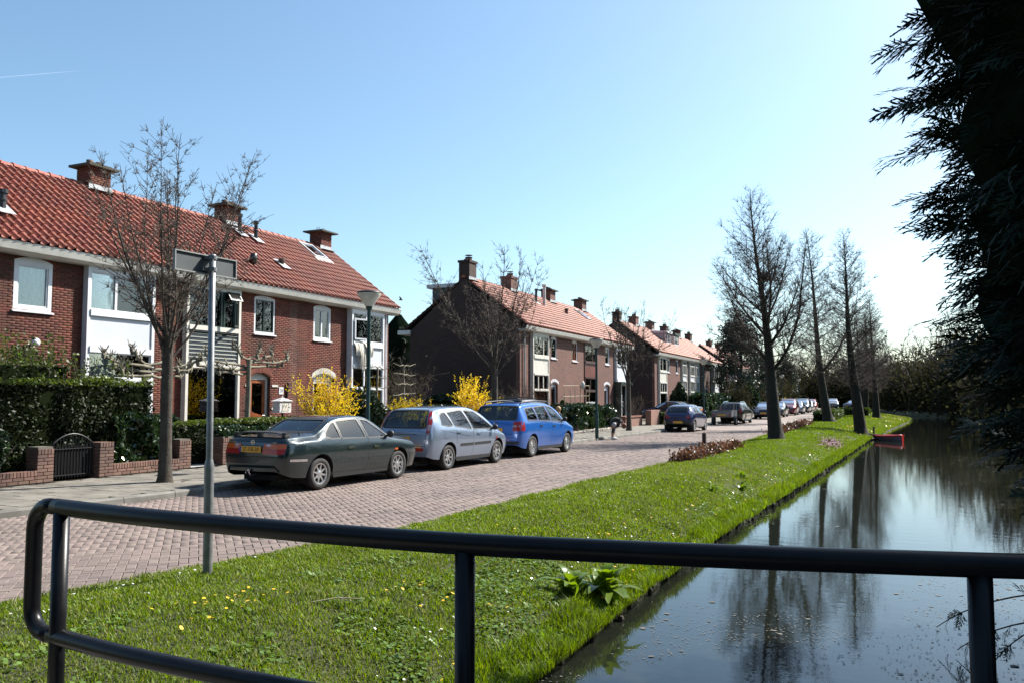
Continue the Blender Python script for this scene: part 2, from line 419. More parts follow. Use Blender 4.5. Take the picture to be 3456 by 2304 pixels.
def lawn_zv(x, y):
    x, y = np.asarray(x, float), np.asarray(y, float); a = np.interp(y, [p[1] for p in XR], [p[0] for p in XR]); b = np.interp(y, _LY, _LV[:, -1, 0])
    s = np.clip((x - a) / (b - a), 0, 1) * (NX - 4); j = np.clip(np.searchsorted(_LY, y) - 1, 0, len(_LY) - 2); u = np.clip((y - _LY[j]) / (_LY[j + 1] - _LY[j]), 0, 1); i = np.clip(s.astype(int), 0, NX - 5); w = s - i
    return (_LZ[j, i] * (1 - w) + _LZ[j, i + 1] * w) * (1 - u) + (_LZ[j + 1, i] * (1 - w) + _LZ[j + 1, i + 1] * w) * u
o = np_mesh('grass_bank', V, F, m_lawn_soil, smooth=True); o['kind'] = 'structure'

# far bank
def rb(x, y, s):
    return [WATER_Z - .8, WATER_Z + .05, WATER_Z + .35, -.05, 0, 0][min(5, int(round(s * 5)))]
V, F = [], []; ry = list(np.arange(-20, 171, 3)) + [200, 400, 1500]
for y in ry:
    a = pl(XE, y)
    V += [(a - .3, y, WATER_Z - .8), (a, y, WATER_Z + .03), (a + .3, y, WATER_Z + .3), (a + 1.5, y, -.1), (a + 8, y, .0), (1500, y, 0.)]
for j in range(len(ry) - 1):
    for i in range(5):
        k = j * 6 + i; F.append((k, k + 1, k + 7, k + 6))
o = np_mesh('canal_bank', V, F, M('bank_earth', (.05, .05, .025), .95, col2=(.07, .08, .03), scale=1.2, bump=.8, bscale=8, bdist=.05), smooth=True); o['kind'] = 'structure'
# canal bed and water
np_mesh('canal_bed', [(-9, -20, -1.5), (12, -20, -1.5), (12, 170, -1.5), (-9, 170, -1.5)], [(0, 1, 2, 3)], M('mud', (.02, .017, .012), .9), kind='structure')
mw = bpy.data.materials.new('water'); mw.use_nodes = True
n, l = mw.node_tree.nodes, mw.node_tree.links; b = n['Principled BSDF']
b.inputs['Base Color'].default_value = (.010, .012, .009, 1); b.inputs['Roughness'].default_value = .015; b.inputs['IOR'].default_value = 1.36
geo = n.new('ShaderNodeNewGeometry'); mp = n.new('ShaderNodeMapping'); mp.inputs['Scale'].default_value = (.8, 1.6, 1)
l.new(geo.outputs['Position'], mp.inputs[0])
nz = n.new('ShaderNodeTexNoise'); nz.inputs['Scale'].default_value = 3.0; nz.inputs['Detail'].default_value = 4; l.new(mp.outputs[0], nz.inputs[0])
bp = n.new('ShaderNodeBump'); bp.inputs['Strength'].default_value = .07; bp.inputs['Distance'].default_value = .02
l.new(nz.outputs[0], bp.inputs['Height'])
n2 = n.new('ShaderNodeTexNoise'); n2.inputs['Scale'].default_value = 26; n2.inputs['Detail'].default_value = 2; l.new(mp.outputs[0], n2.inputs[0])
b2 = n.new('ShaderNodeBump'); b2.inputs['Strength'].default_value = .05; b2.inputs['Distance'].default_value = .004
l.new(n2.outputs[0], b2.inputs['Height']); l.new(bp.outputs[0], b2.inputs['Normal']); l.new(b2.outputs[0], b.inputs['Normal'])
np_mesh('canal_water', [(-9, -20, WATER_Z), (12, -20, WATER_Z), (12, 170, WATER_Z), (-9, 170, WATER_Z)], [(0, 1, 2, 3)], mw, kind='structure')

# bridge deck under the viewer
dk = MB().prism([(-4.2, -.35), (6.0, -.35), (6.0, .15), (-4.2, .15)], 'y', -3.2, 2.75)
tag(dk.build('footbridge_deck', m_concrete), kind='structure')
# ------------------------------------------------------------------ houses
m_brick = M('house_brick', (.150, .037, .019), .85, col2=(.078, .024, .014), scale=.9, rand=.26, hue=.01, bump=.3, bscale=90, bdist=.004)
m_mortar = M('mortar', (.055, .04, .033), .95, col2=(.085, .066, .054), scale=3)
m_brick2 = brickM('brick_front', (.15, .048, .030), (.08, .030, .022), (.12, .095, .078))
m_gable_shade = brickM('brick_gable_shade', (.050, .019, .012), (.030, .013, .010), (.042, .034, .028))  # darker than the front brick: shade on the gables is put into the colour
m_brick3 = brickM('brick_dark', (.09, .038, .027), (.06, .028, .02), (.09, .075, .062))
m_tile = M('roof_tile_red', (.27, .068, .036), .6, spec=.4, col2=(.20, .05, .03), scale=1.2, rand=.09, hue=.005, bump=.25, bscale=60, bdist=.004)
m_tile2 = M('roof_tile_orange', (.30, .086, .044), .6, spec=.4, col2=(.23, .063, .035), scale=1.1, rand=.16, hue=.008)
m_felt = M('roof_boarding', (.06, .035, .025), .9)
m_white = M('white_paint', (.62, .63, .65), .4, col2=(.55, .56, .58), scale=2.5)
m_cream = M('cream_paint', (.58, .56, .50), .45, col2=(.5, .48, .43), scale=2.5)
m_gutter = M('gutter_paint', (.60, .59, .54), .5, col2=(.50, .49, .44), scale=3)
m_panel = M('white_panel', (.52, .54, .57), .5, col2=(.48, .50, .53), scale=1.2)
m_dgreen = M('dark_green_paint', (.012, .028, .022), .35)
m_dark = M('dark_paint', (.02, .02, .02), .5)
m_brown = M('brown_panel', (.12, .026, .014), .5, col2=(.085, .02, .012), scale=3)
m_door = M('orange_wood', (.30, .085, .022), .4, col2=(.2, .05, .015), scale=9)
m_lead = M('lead', (.42, .43, .44), .5, metal=.3, col2=(.28, .29, .3), scale=7)
m_pipe = M('zinc_pipe', (.42, .42, .40), .5, metal=.2)
m_iron = M('black_iron', (.012, .012, .014), .4)
m_cap = M('chimney_cap', (.075, .066, .055), .95, col2=(.045, .045, .03), scale=8, bump=.6, bscale=40)
m_pot = M('clay_pot', (.10, .06, .045), .8)
m_steel = M('bright_steel', (.6, .6, .6), .25, metal=1.)
m_curtain = M('net_curtain', (.62, .64, .62), .9, col2=(.5, .52, .5), scale=14)
m_room = M('room_wall', (.16, .15, .13), .9)
g_win = glassM('window_glass', (.82, .88, .88), 1.55, boost=.05)

def wall_cells(y0, y1, z0, z1, ops):
    ysl = sorted({y0, y1, *[min(max(v, y0), y1) for o in ops for v in o[:2]]}); zsl = sorted({z0, z1, *[min(max(v, z0), z1) for o in ops for v in o[2:4]]})
    out = []
    for za, zb in zip(zsl[:-1], zsl[1:]):
        run = None
        for ya, yb in zip(ysl[:-1], ysl[1:]):
            yc, zc = (ya + yb) / 2, (za + zb) / 2
            hole = any(o[0] < yc < o[1] and o[2] < zc < o[3] for o in ops)
            if hole:
                if run: out.append((*run, za, zb)); run = None
            else: run = (run[0], yb) if run else (ya, yb)
        if run: out.append((*run, za, zb))
    return out

BM_CACHE = {}
def brick_unit(L, D, H, mat):
    k = (round(L, 3), round(D, 3), round(H, 3), mat.name)
    if k not in BM_CACHE:
        c = .004; b = MB(); x0, x1, y0, y1, z0, z1 = -D / 2, D / 2, -L / 2, L / 2, -H / 2, H / 2
        b.add([(x0, y0, z0), (x0, y1, z0), (x0, y1, z1), (x0, y0, z1), (x1 - c, y0, z0), (x1 - c, y1, z0), (x1 - c, y1, z1), (x1 - c, y0, z1), (x1, y0 + c, z0 + c), (x1, y1 - c, z0 + c), (x1, y1 - c, z1 - c), (x1, y0 + c, z1 - c)],
              [(8, 9, 10, 11), (4, 5, 9, 8), (5, 6, 10, 9), (6, 7, 11, 10), (7, 4, 8, 11), (0, 1, 5, 4), (1, 2, 6, 5), (2, 3, 7, 6), (3, 0, 4, 7)])
        me = bpy.data.meshes.new('brick'); me.from_pydata(b.v, [], b.f); me.materials.append(mat); BM_CACHE[k] = (me, np.array(b.v), np.array(b.f))
    return BM_CACHE[k]

def brick_facade(wall, xf, y0, y1, z0, z1, ops, mat, nsingle=295):
    """running bond in front of a mortar wall, cut round the openings"""
    bl, bh, j = .216, .049, .0125; full = []; rest = []
    nz = int((z1 - z0) / (bh + j))
    for r in range(nz):
        za = z0 + r * (bh + j); zb = za + bh
        free = [(y0, y1)]
        for a, b, c, d in ops:
            if c < (za + zb) / 2 < d:
                nf = []
                for p, q in free:
                    if b <= p or a >= q: nf.append((p, q)); continue
                    if a > p: nf.append((p, a))
                    if b < q: nf.append((b, q))
                free = nf
        st = (r % 2) * (bl + .005) / 2 - (bl + .005)
        k = 0
        y = y0 + st
        while y < y1:
            for p, q in free:
                a, b = max(y, p), min(y + bl, q)
                if b - a > .03: (full if b - a > bl - .001 else rest).append(((a + b) / 2, (za + zb) / 2, b - a))
            y += bl + .005
    full.sort(key=lambda t: t[0])
    me, bv, bf = brick_unit(bl, .05, bh, mat)
    V, F, off = [], [], 0
    for i, (y, z, L) in enumerate(full + rest):
        x = xf - .025 + rnd(-.002, .004)
        if i < nsingle and i < len(full):
            o = link('brick', me, wall, True); o.location = (x, y, z); continue
        v = bv * (1, L / bl, 1) + (x, y, z); V.append(v); F.append(bf + off); off += len(v)
    np_mesh('bricks', np.concatenate(V), np.concatenate(F), mat, wall, kind='stuff')

def arc_pts(ya, yb, z, rise, n=8):
    return [(ya + (yb - ya) * i / n, z + rise * (1 - (2 * i / n - 1) ** 2)) for i in range(n + 1)]

def window(par, xf, ya, yb, za, zb, cols=(1.,), rows=(1.,), mat=None, sash=None, arch=0., fw=.065, sill=True, curtain=None, glass=None, recess=.02, depth=.1, name='window', sill_mat=None):
    mat = mat or m_white; glass = glass or g_win
    x1 = xf - recess; x0 = x1 - depth
    f = MB()
    zs_ = zb - fw if arch else zb
    f.box(x0, x1, ya, ya + fw, za, zs_); f.box(x0, x1, yb - fw, yb, za, zs_); f.box(x0, x1, ya + fw, yb - fw, za, za + fw)
    if arch:
        top = arc_pts(ya, yb, zb, arch); f.prism([(ya, zb - fw)] + top + [(yb, zb - fw)], 'x', x0, x1)
    else: f.box(x0, x1, ya + fw, yb - fw, zb - fw, zb)
    fr = f.build(name, mat, par)
    iy0, iy1, iz0, iz1 = ya + fw, yb - fw, za + fw, zb - fw
    tc, tr = sum(cols), sum(rows); y = iy0; sm = sash or mat
    for ci, c in enumerate(cols):
        w = (iy1 - iy0) * c / tc; z = iz0
        for ri, r in enumerate(rows):
            h = (iz1 - iz0) * r / tr; s = .035
            a, b, c0, d = y, y + w, z, z + h
            sf = MB(); xs1 = x1 - .02; xs0 = x0 + .02
            sf.box(xs0, xs1, a, a + s, c0, d); sf.box(xs0, xs1, b - s, b, c0, d); sf.box(xs0, xs1, a + s, b - s, c0, c0 + s); sf.box(xs0, xs1, a + s, b - s, d - s, d)
            sf.build('sash', sm, fr)
            MB().box(xs0 + .025, xs0 + .031, a + s, b - s, c0 + s, d - s).build('pane', glass, fr)
            z += h
        y += w
    if sill: MB().prism([(x0, za - .05), (xf + .06, za - .05), (xf + .06, za - .02), (x1, za), (x0, za)], 'y', ya - .04, yb + .04).build('sill', sill_mat or mat, fr)
    if curtain:
        for (ca, cb, c0, c1) in curtain:
            n = max(3, int((cb - ca) * (yb - ya) / .05)); q = MB(); V = []; Fc = []
            for i in range(n + 1):
                yy = ya + (yb - ya) * (ca + (cb - ca) * i / n); xx = x0 - .10 + (.015 if i % 2 else -.015)
                V += [(xx, yy, za + (zb - za) * c0), (xx, yy, za + (zb - za) * c1)]
            for i in range(n): Fc.append((2 * i, 2 * i + 2, 2 * i + 3, 2 * i + 1))
            q.add(V, Fc); q.build('curtain', m_curtain, fr, flip=False)
    return fr

def lintel(par, xf, ya, yb, z, rise, mat, h=.2, bricks=True, fill=True):
    """spandrel between arch and square opening, and the soldier arch over it"""
    top = arc_pts(ya, yb, z, rise)
    if fill: MB().prism(top + [(yb, z + rise + .001), (ya, z + rise + .001)], 'x', xf - .2, xf - .004).build('spandrel', mat, par)
    if not bricks: return
    n = int((yb - ya + .2) / .068); me, _, _ = brick_unit(h, .05, .056, mat)
    for i in range(n):
        t = (i + .5) / n * 1.1 - .05; yy = ya + (yb - ya) * t; s = 2 * t - 1
        zz = z + rise * (1 - s * s); ang = math.atan(rise * 4 * s / (yb - ya)) * .8
        o = link('brick', me, par, True); o.rotation_euler = (R(90) + ang, 0, 0)
        o.location = (xf - .016, yy + math.sin(ang) * h / 2, zz + .012 + h / 2 * math.cos(ang))

def bay(par, xf, ya, yb, rows, mat=None, pro=.18, z0=.25, z1=5.08, name='bay_window'):
    """storey-high timber front of glazed rows and panels"""
    mat = mat or m_white; f = MB(); w = .09; x0, x1 = xf - .1, xf + pro
    f.box(x0, x1, ya, ya + w, z0, z1); f.box(x0, x1, yb - w, yb, z0, z1)
    zz = z0
    cuts = sorted(rows, key=lambda r: r[0])
    for r in cuts:
        if r[0] > zz + .005: f.box(x0, x1 + (.03 if r[0] - zz > .06 else 0), ya + w, yb - w, zz, r[0])
        zz = r[1]
    if zz < z1 - .005: f.box(x0, x1, ya + w, yb - w, zz, z1)
    fr = f.build(name, mat, par)
    for r in cuts:
        a, b, kind = r[:3]; opt = r[3] if len(r) > 3 else {}
        if kind == 'panel':
            m = opt.get('mat', m_panel); n = opt.get('n', 1); pw = (yb - ya - 2 * w) / n
            for i in range(n): MB().box(x1 - .09, x1 - .035, ya + w + i * pw + .008, ya + w + (i + 1) * pw - .008, a + .008, b - .008).build('panel', m, fr)
        elif kind == 'louvre':
            MB().box(x1 - .12, x1 - .08, ya + w, yb - w, a, b).build('panel', m_dark, fr)
            k = 8
            for i in range(k):
                z = a + (b - a) * (i + .55) / k
                MB().add([(x1 - .02, ya + w, z - .055), (x1 - .015, yb - w, z - .055), (x1 - .075, yb - w, z + .015), (x1 - .08, ya + w, z + .015), (x1 - .02, ya + w, z - .065), (x1 - .015, yb - w, z - .065), (x1 - .08, yb - w, z + .005), (x1 - .085, ya + w, z + .005)],
                         [(0, 1, 2, 3), (7, 6, 5, 4), (0, 4, 5, 1), (3, 2, 6, 7)]).build('slat', m_dgreen, fr)
                MB().box(x1 - .075, x1 - .05, ya + w, yb - w, z + .012, z + .03).build('slat', m_white, fr)
        else:
            # glazed row: sashes are sub-parts of the bay
            cols = opt.get('cols', (1.,)); tc = sum(cols); y = ya + w; s = .035; sm = opt.get('sash', mat)
            for ci, c in enumerate(cols):
                ww = (yb - ya - 2 * w) * c / tc; rws = opt.get('rows', (1.,)); rws = rws[ci] if isinstance(rws[0], tuple) else rws
                z = a
                for rr in rws:
                    hh = (b - a) * rr / sum(rws); q = MB(); xa, xb_ = x1 - .09, x1 - .025
                    q.box(xa, xb_, y, y + s, z, z + hh); q.box(xa, xb_, y + ww - s, y + ww, z, z + hh); q.box(xa, xb_, y + s, y + ww - s, z, z + s); q.box(xa, xb_, y + s, y + ww - s, z + hh - s, z + hh)
                    q.build('sash', sm, fr)
                    MB().box(xa + .03, xa + .036, y + s, y + ww - s, z + s, z + hh - s).build('pane', opt.get('glass', g_win), fr)
                    z += hh
                y += ww
            for (ca, cb, c0, c1) in opt.get('curtain', ()):
                n = max(3, int((cb - ca) * (yb - ya) / .06)); V = []; Fc = []
                for i in range(n + 1):
                    yy = ya + (yb - ya) * (ca + (cb - ca) * i / n); xx = xf - .12 + (.018 if i % 2 else -.018)
                    V += [(xx, yy, a + (b - a) * c0), (xx, yy, a + (b - a) * c1)]
                for i in range(n): Fc.append((2 * i, 2 * i + 2, 2 * i + 3, 2 * i + 1))
                MB().add(V, Fc).build('curtain', m_curtain, fr, flip=False)
    return fr

def door(par, xf, ya, yb, za, zb, leaf, frame=None, arch=.12, glass=True, rec=.12, hatch=False):
    frame = frame or m_white; fw = .09; x1 = xf - rec; x0 = x1 - .1; f = MB()
    f.box(x0, x1, ya, ya + fw, za, zb - fw); f.box(x0, x1, yb - fw, yb, za, zb - fw)
    f.prism([(ya, zb - fw)] + arc_pts(ya, yb, zb, arch) + [(yb, zb - fw)], 'x', x0, x1)
    fr = f.build('door_frame', frame, par)
    a, b, c, d = ya + fw, yb - fw, za + .02, zb - fw
    q = MB(); s = .11
    if glass:
        q.box(x0 + .02, x1 - .02, a, a + s, c, d); q.box(x0 + .02, x1 - .02, b - s, b, c, d); q.box(x0 + .02, x1 - .02, a + s, b - s, d - s, d); q.box(x0 + .02, x1 - .02, a + s, b - s, c, c + .55)
        if hatch: q.prism([(a + s, c + .75), (b - s, c + .85), (b - s, c + 1.0), (a + s, c + 1.12)], 'x', x0 + .02, x1 - .015)
    else: q.box(x0 + .02, x1 - .02, a, b, c, d)
    dr = q.build('door', leaf, par)
    if glass: MB().box(x0 + .045, x0 + .05, a + s, b - s, c + .55, d - s).build('pane', g_win, dr)
    MB().tube([(x1 - .02, b - .06, c + 1.0), (x1 + .04, b - .06, c + 1.0), (x1 + .04, b - .16, c + 1.0)], .012, 6).build('handle', m_steel, dr)
    return fr

TILE = {}
def tile_mesh(A, mat, w, ex, low=False):
    k = (round(A, 3), mat.name, w)
    if k in TILE: return TILE[k]
    S = Vector((-math.cos(A), 0, math.sin(A))); N = Vector((math.sin(A), 0, math.cos(A))); Yv = Vector((0, 1, 0))
    prof = [(-.50, .020), (-.36, .006), (-.14, .0), (.08, .010), (.2, .062), (.33, .088), (.45, .07), (.53, .016)]
    V, F = [], []; n = len(prof); L = ex + .05; th = .014
    for v, lift in ((0., .034), (L, .004)):
        for u, h in prof: V.append(tuple(Yv * (u * w) + S * v + N * (h + lift)))
    for u, h in prof: V.append(tuple(Yv * (u * w) + N * (h + .034 - th - .014)))
    for i in range(n - 1): F.append((i, i + 1, n + i + 1, n + i)); F.append((i, 2 * n + i, 2 * n + i + 1, i + 1))
    me = bpy.data.meshes.new('roof_tile'); me.from_pydata(V, [], F); me.materials.append(mat)
    me.polygons.foreach_set('use_smooth', [i % 2 == 0 for i in range(len(F))])
    TILE[k] = (me, np.array(V), np.array(F)); return TILE[k]

def roof_slopes(par, xe, ze, xr, zr, y0, y1, mat, single=True, rows=13, skip=None, back=True, v0=0, v1=0, tw=.235):
    """pantiled front slope on a thin deck, plain back slope, ridge tiles; v0/v1 verge overhangs"""
    run, rise = xe - xr, zr - ze; A = math.atan2(rise, run); Ls = math.hypot(run, rise); ex = Ls / rows
    S = Vector((-math.cos(A), 0, math.sin(A))); N = Vector((math.sin(A), 0, math.cos(A)))
    t = .05
    deck = MB().prism([(xe, ze - .01), (xr, zr - .01), (2 * xr - xe, ze - .01), (2 * xr - xe, ze - .07), (xr, zr - .07), (xe, ze - .07)], 'y', y0, y1)
    rf = deck.build('roof', m_felt, par)
    ncol = max(1, round((y1 - y0 + v0 + v1) / tw)); w = (y1 - y0 + v0 + v1) / ncol
    me, tv, tf = tile_mesh(A, mat, w, ex)
    V, F, off, cnt = [], [], 0, 0
    order = [(r, c) for r in range(rows) for c in range(ncol)]
    for r, c in order:
        y = y0 - v0 + (c + .5) * w; p = Vector((xe, y, ze)) + S * (r * ex - .04)
        if skip and skip(p + S * ex / 2): continue
        dz = rnd(-.004, .004)
        if single and cnt < 300:
            o = link('roof_tile', me, rf, True); o.location = p + N * dz; o.rotation_euler = (rnd(-.008, .008), rnd(-.006, .006), 0); cnt += 1
        else: V.append(tv + np.array(p + N * dz)); F.append(tf + off); off += len(tv)
    if V: np_mesh('roof_tiles', np.concatenate(V), np.concatenate(F), mat, rf, kind='stuff', smooth=True)
    # rear slope: one sheet of tile courses, out of sight
    if back:
        q = MB(); Sb = Vector((math.cos(A), 0, math.sin(A))); Nb = Vector((-math.sin(A), 0, math.cos(A)))
        for r in range(rows):
            a = Vector((2 * xr - xe, 0, ze)) + Sb * (r * ex); b2 = a + Sb * (ex + .04)
            p, s_ = a + Nb * .045, b2 + Nb * .012
            q.add([(p.x, y0 - v0, p.z), (p.x, y1 + v1, p.z), (s_.x, y1 + v1, s_.z), (s_.x, y0 - v0, s_.z), (a.x, y0 - v0, a.z), (a.x, y1 + v1, a.z)], [(0, 1, 2, 3), (4, 5, 1, 0)])
        q.build('rear_slope', mat, rf, flip=False)
    nr = max(1, round((y1 - y0 + v0 + v1) / .36)); lw = (y1 - y0 + v0 + v1) / nr
    key = ('ridge', mat.name, round(lw, 3))
    if key not in TILE:
        q = MB(); V = []; Fq = []; K = 6
        for yy, rr in ((-.02, .135), (lw * .12, .135), (lw * .14, .118), (lw, .112)):
            for k in range(K + 1):
                an = math.pi * k / K; V.append((rr * math.cos(an), yy, rr * math.sin(an) * .9 - .05))
        for j in range(3):
            for k in range(K): i = j * (K + 1) + k; Fq.append((i, i + 1, i + K + 2, i + K + 1))
        Fq.append(tuple(range(K + 1)))
        me2 = bpy.data.meshes.new('ridge_tile'); me2.from_pydata(V, [], Fq); me2.materials.append(mat); me2.polygons.foreach_set('use_smooth', [True] * (len(Fq) - 1) + [False]); TILE[key] = me2
    for i in range(nr):
        o = link('ridge_tile', TILE[key], rf, True); o.location = (xr, y0 - v0 + i * lw, zr + .055 + rnd(-.006, .006))
    return rf

def gutter(par, xf, y0, y1, z=5.33, name='gutter'):
    p = [(xf - .02, z - .25), (xf + .28, z - .25), (xf + .40, z - .19), (xf + .46, z - .02), (xf + .46, z), (xf + .43, z), (xf + .36, z - .14), (xf + .06, z - .16), (xf - .02, z - .16)]
    return MB().prism(p, 'y', y0, y1).build(name, m_gutter, par)

def chimney(par, x, y, z0, z1, sx=.6, sy=.72, mat=None, pots='slab', geo=True):
    core = MB().box(x - sx / 2 + .02, x + sx / 2 - .02, y - sy / 2 + .02, y + sy / 2 - .02, z0 - .9, z1).build('chimney', m_mortar if geo else mat, par)
    if geo:
        me, bv, bf = brick_unit(.21, .09, .05, mat); V, F, off = [], [], 0
        h = .0615; n = int((z1 - z0 + .7) / h); rot = np.array([[0, 1, 0], [-1, 0, 0], [0, 0, 1]])
        for r in range(n):
            zc = z1 - .03 - r * h
            for face in range(4):
                L = sy if face in (0, 2) else sx; D = sx if face in (0, 2) else sy
                nb = max(2, round(L / .22)); bl = L / nb; sh = bl / 2 if (r + face) % 2 else 0
                k = 0; a = -L / 2 - sh
                while a < L / 2 - .01:
                    p, q = max(a, -L / 2), min(a + bl, L / 2)
                    if q - p > .03:
                        v = bv * (1, (q - p - .011) / .21, 1) + (D / 2 - .045 + rnd(0, .004), (p + q) / 2, 0)
                        for _ in range(face): v = v @ rot
                        V.append(v + (x, y, zc)); F.append(bf + off); off += len(bv)
                    a += bl
        np_mesh('bricks', np.concatenate(V), np.concatenate(F), mat, core, kind='stuff')
    else:
        MB().box(x - sx / 2, x + sx / 2, y - sy / 2, y + sy / 2, z0 - .5, z1 - .001).build('stack', mat, core)
    if pots == 'slab':
        q = MB(); c = .16; poly = [(x - sx / 2 - c, y - sy / 2 - c), (x + sx / 2 + c, y - sy / 2 - c), (x + sx / 2 + c, y + sy / 2 + c), (x - sx / 2 - c, y + sy / 2 + c)]
        q.prism(poly, 'z', z1 + .0, z1 + .07); q.prism([(x + (a - x) * .7, y + (b - y) * .7) for a, b in poly], 'z', z1 + .07, z1 + .13)
        q.build('cap', m_cap, core)
        for dy in (-.16, .16): MB().lathe([(.0, z1 + .12), (.10, z1 + .12), (.10, z1 + .26), (.085, z1 + .26), (.085, z1 + .14)], 12, (x, y + dy, 0)).build('pot', m_pot, core, smooth=True)
    elif pots == 'wire':
        q = MB(); c = .2; q.box(x - sx / 2 - c, x + sx / 2 + c, y - sy / 2 - c, y + sy / 2 + c, z1, z1 + .06); q.build('cap', m_cap, core)
        for dy in (-.17, .17):
            q = MB().lathe([(.0, z1 + .05), (.08, z1 + .05), (.08, z1 + .14), (.07, z1 + .14)], 10, (x, y + dy, 0))
            for k in range(4):
                an = k * math.pi / 4; pts = [(x + .085 * math.cos(an) * math.cos(t), y + dy + .085 * math.sin(an) * math.cos(t), z1 + .14 + .12 * math.sin(t)) for t in np.linspace(0, math.pi, 7)]
                q.tube(pts, .006, 4)
            q.build('cowl', m_steel, core)
    else:
        q = MB(); c = .05; q.box(x - sx / 2 - c, x + sx / 2 + c, y - sy / 2 - c, y + sy / 2 + c, z1, z1 + .12); q.build('cap', mat, core)
        q = MB().lathe([(.0, z1 + .12), (.17, z1 + .12), (.18, z1 + .3), (.2, z1 + .34), (.0, z1 + .36)], 12, (x, y + .12, 0)); q.lathe([(.0, z1 + .44), (.2, z1 + .43), (.2, z1 + .45), (.0, z1 + .46)], 12, (x, y + .12, 0))
        q.tube([(x, y + .12, z1 + .3), (x, y + .12, z1 + .44)], .02, 4); q.build('pot', m_pot, core)
        MB().lathe([(.0, z1 + .1), (.1, z1 + .1), (.1, z1 + .2), (.0, z1 + .2)], 10, (x, y - .2, 0)).build('pot', m_pot, core)
    # lead flashing at the foot on the street side
    k = .75; xa = x + sx / 2
    MB().add([(xa + .012, y - sy / 2 - .05, z0 - .06), (xa + .012, y + sy / 2 + .05, z0 - .06), (xa + .2, y + sy / 2 + .09, z0 - .06 - .2 * k + .12), (xa + .2, y - sy / 2 - .09, z0 - .06 - .2 * k + .12),
              (xa + .012, y - sy / 2 - .05, z0 + .1), (xa + .012, y + sy / 2 + .05, z0 + .1)], [(0, 1, 2, 3), (4, 5, 1, 0)]).build('flashing', m_lead, core, flip=False)
    return core

def house_shell(par, xf, y0, y1, ze, xr, zr, gl, gr, gmat, dp=6.4):
    """rear wall, party or gable walls, floors"""
    xb = xf - dp
    MB().box(xb, xb + .2, y0 + .21, y1 - .21, 0, ze - .1).build('rear_wall', gmat, par)
    prof = [(xf - .012, 0), (xf - .012, ze - .3), (xr, zr - .10), (xb, ze - .3), (xb, 0)]
    prof = [(xf - .006, .0), (xf - .006, 5.30), (xf - .1, ze - .02), (xr, zr - .09), (xb + .1, ze - .02), (xb, 5.3), (xb, 0)]
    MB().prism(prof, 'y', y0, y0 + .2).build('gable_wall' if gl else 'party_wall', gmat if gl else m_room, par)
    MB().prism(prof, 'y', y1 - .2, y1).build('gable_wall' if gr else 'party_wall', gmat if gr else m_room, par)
    MB().box(xf - 1.6, xf - 1.5, y0 + .2, y1 - .2, .1, 5.2).build('inner_wall', m_room, par)
    MB().box(xb + .2, xf - .3, y0 + .2, y1 - .2, 2.72, 2.86).build('upper_floor', m_room, par)

# ---- first terrace (three houses), facade at x = -18.6
XF = -18.6; XRG = -21.8; ZRG = 8.05; XE_, ZE_ = -18.17, 5.34
grp1 = 'houses of the nearest terrace'
def skip_skylight(p): return 26.65 < p.y < 27.6 and -21.7 < p.x < -20.75

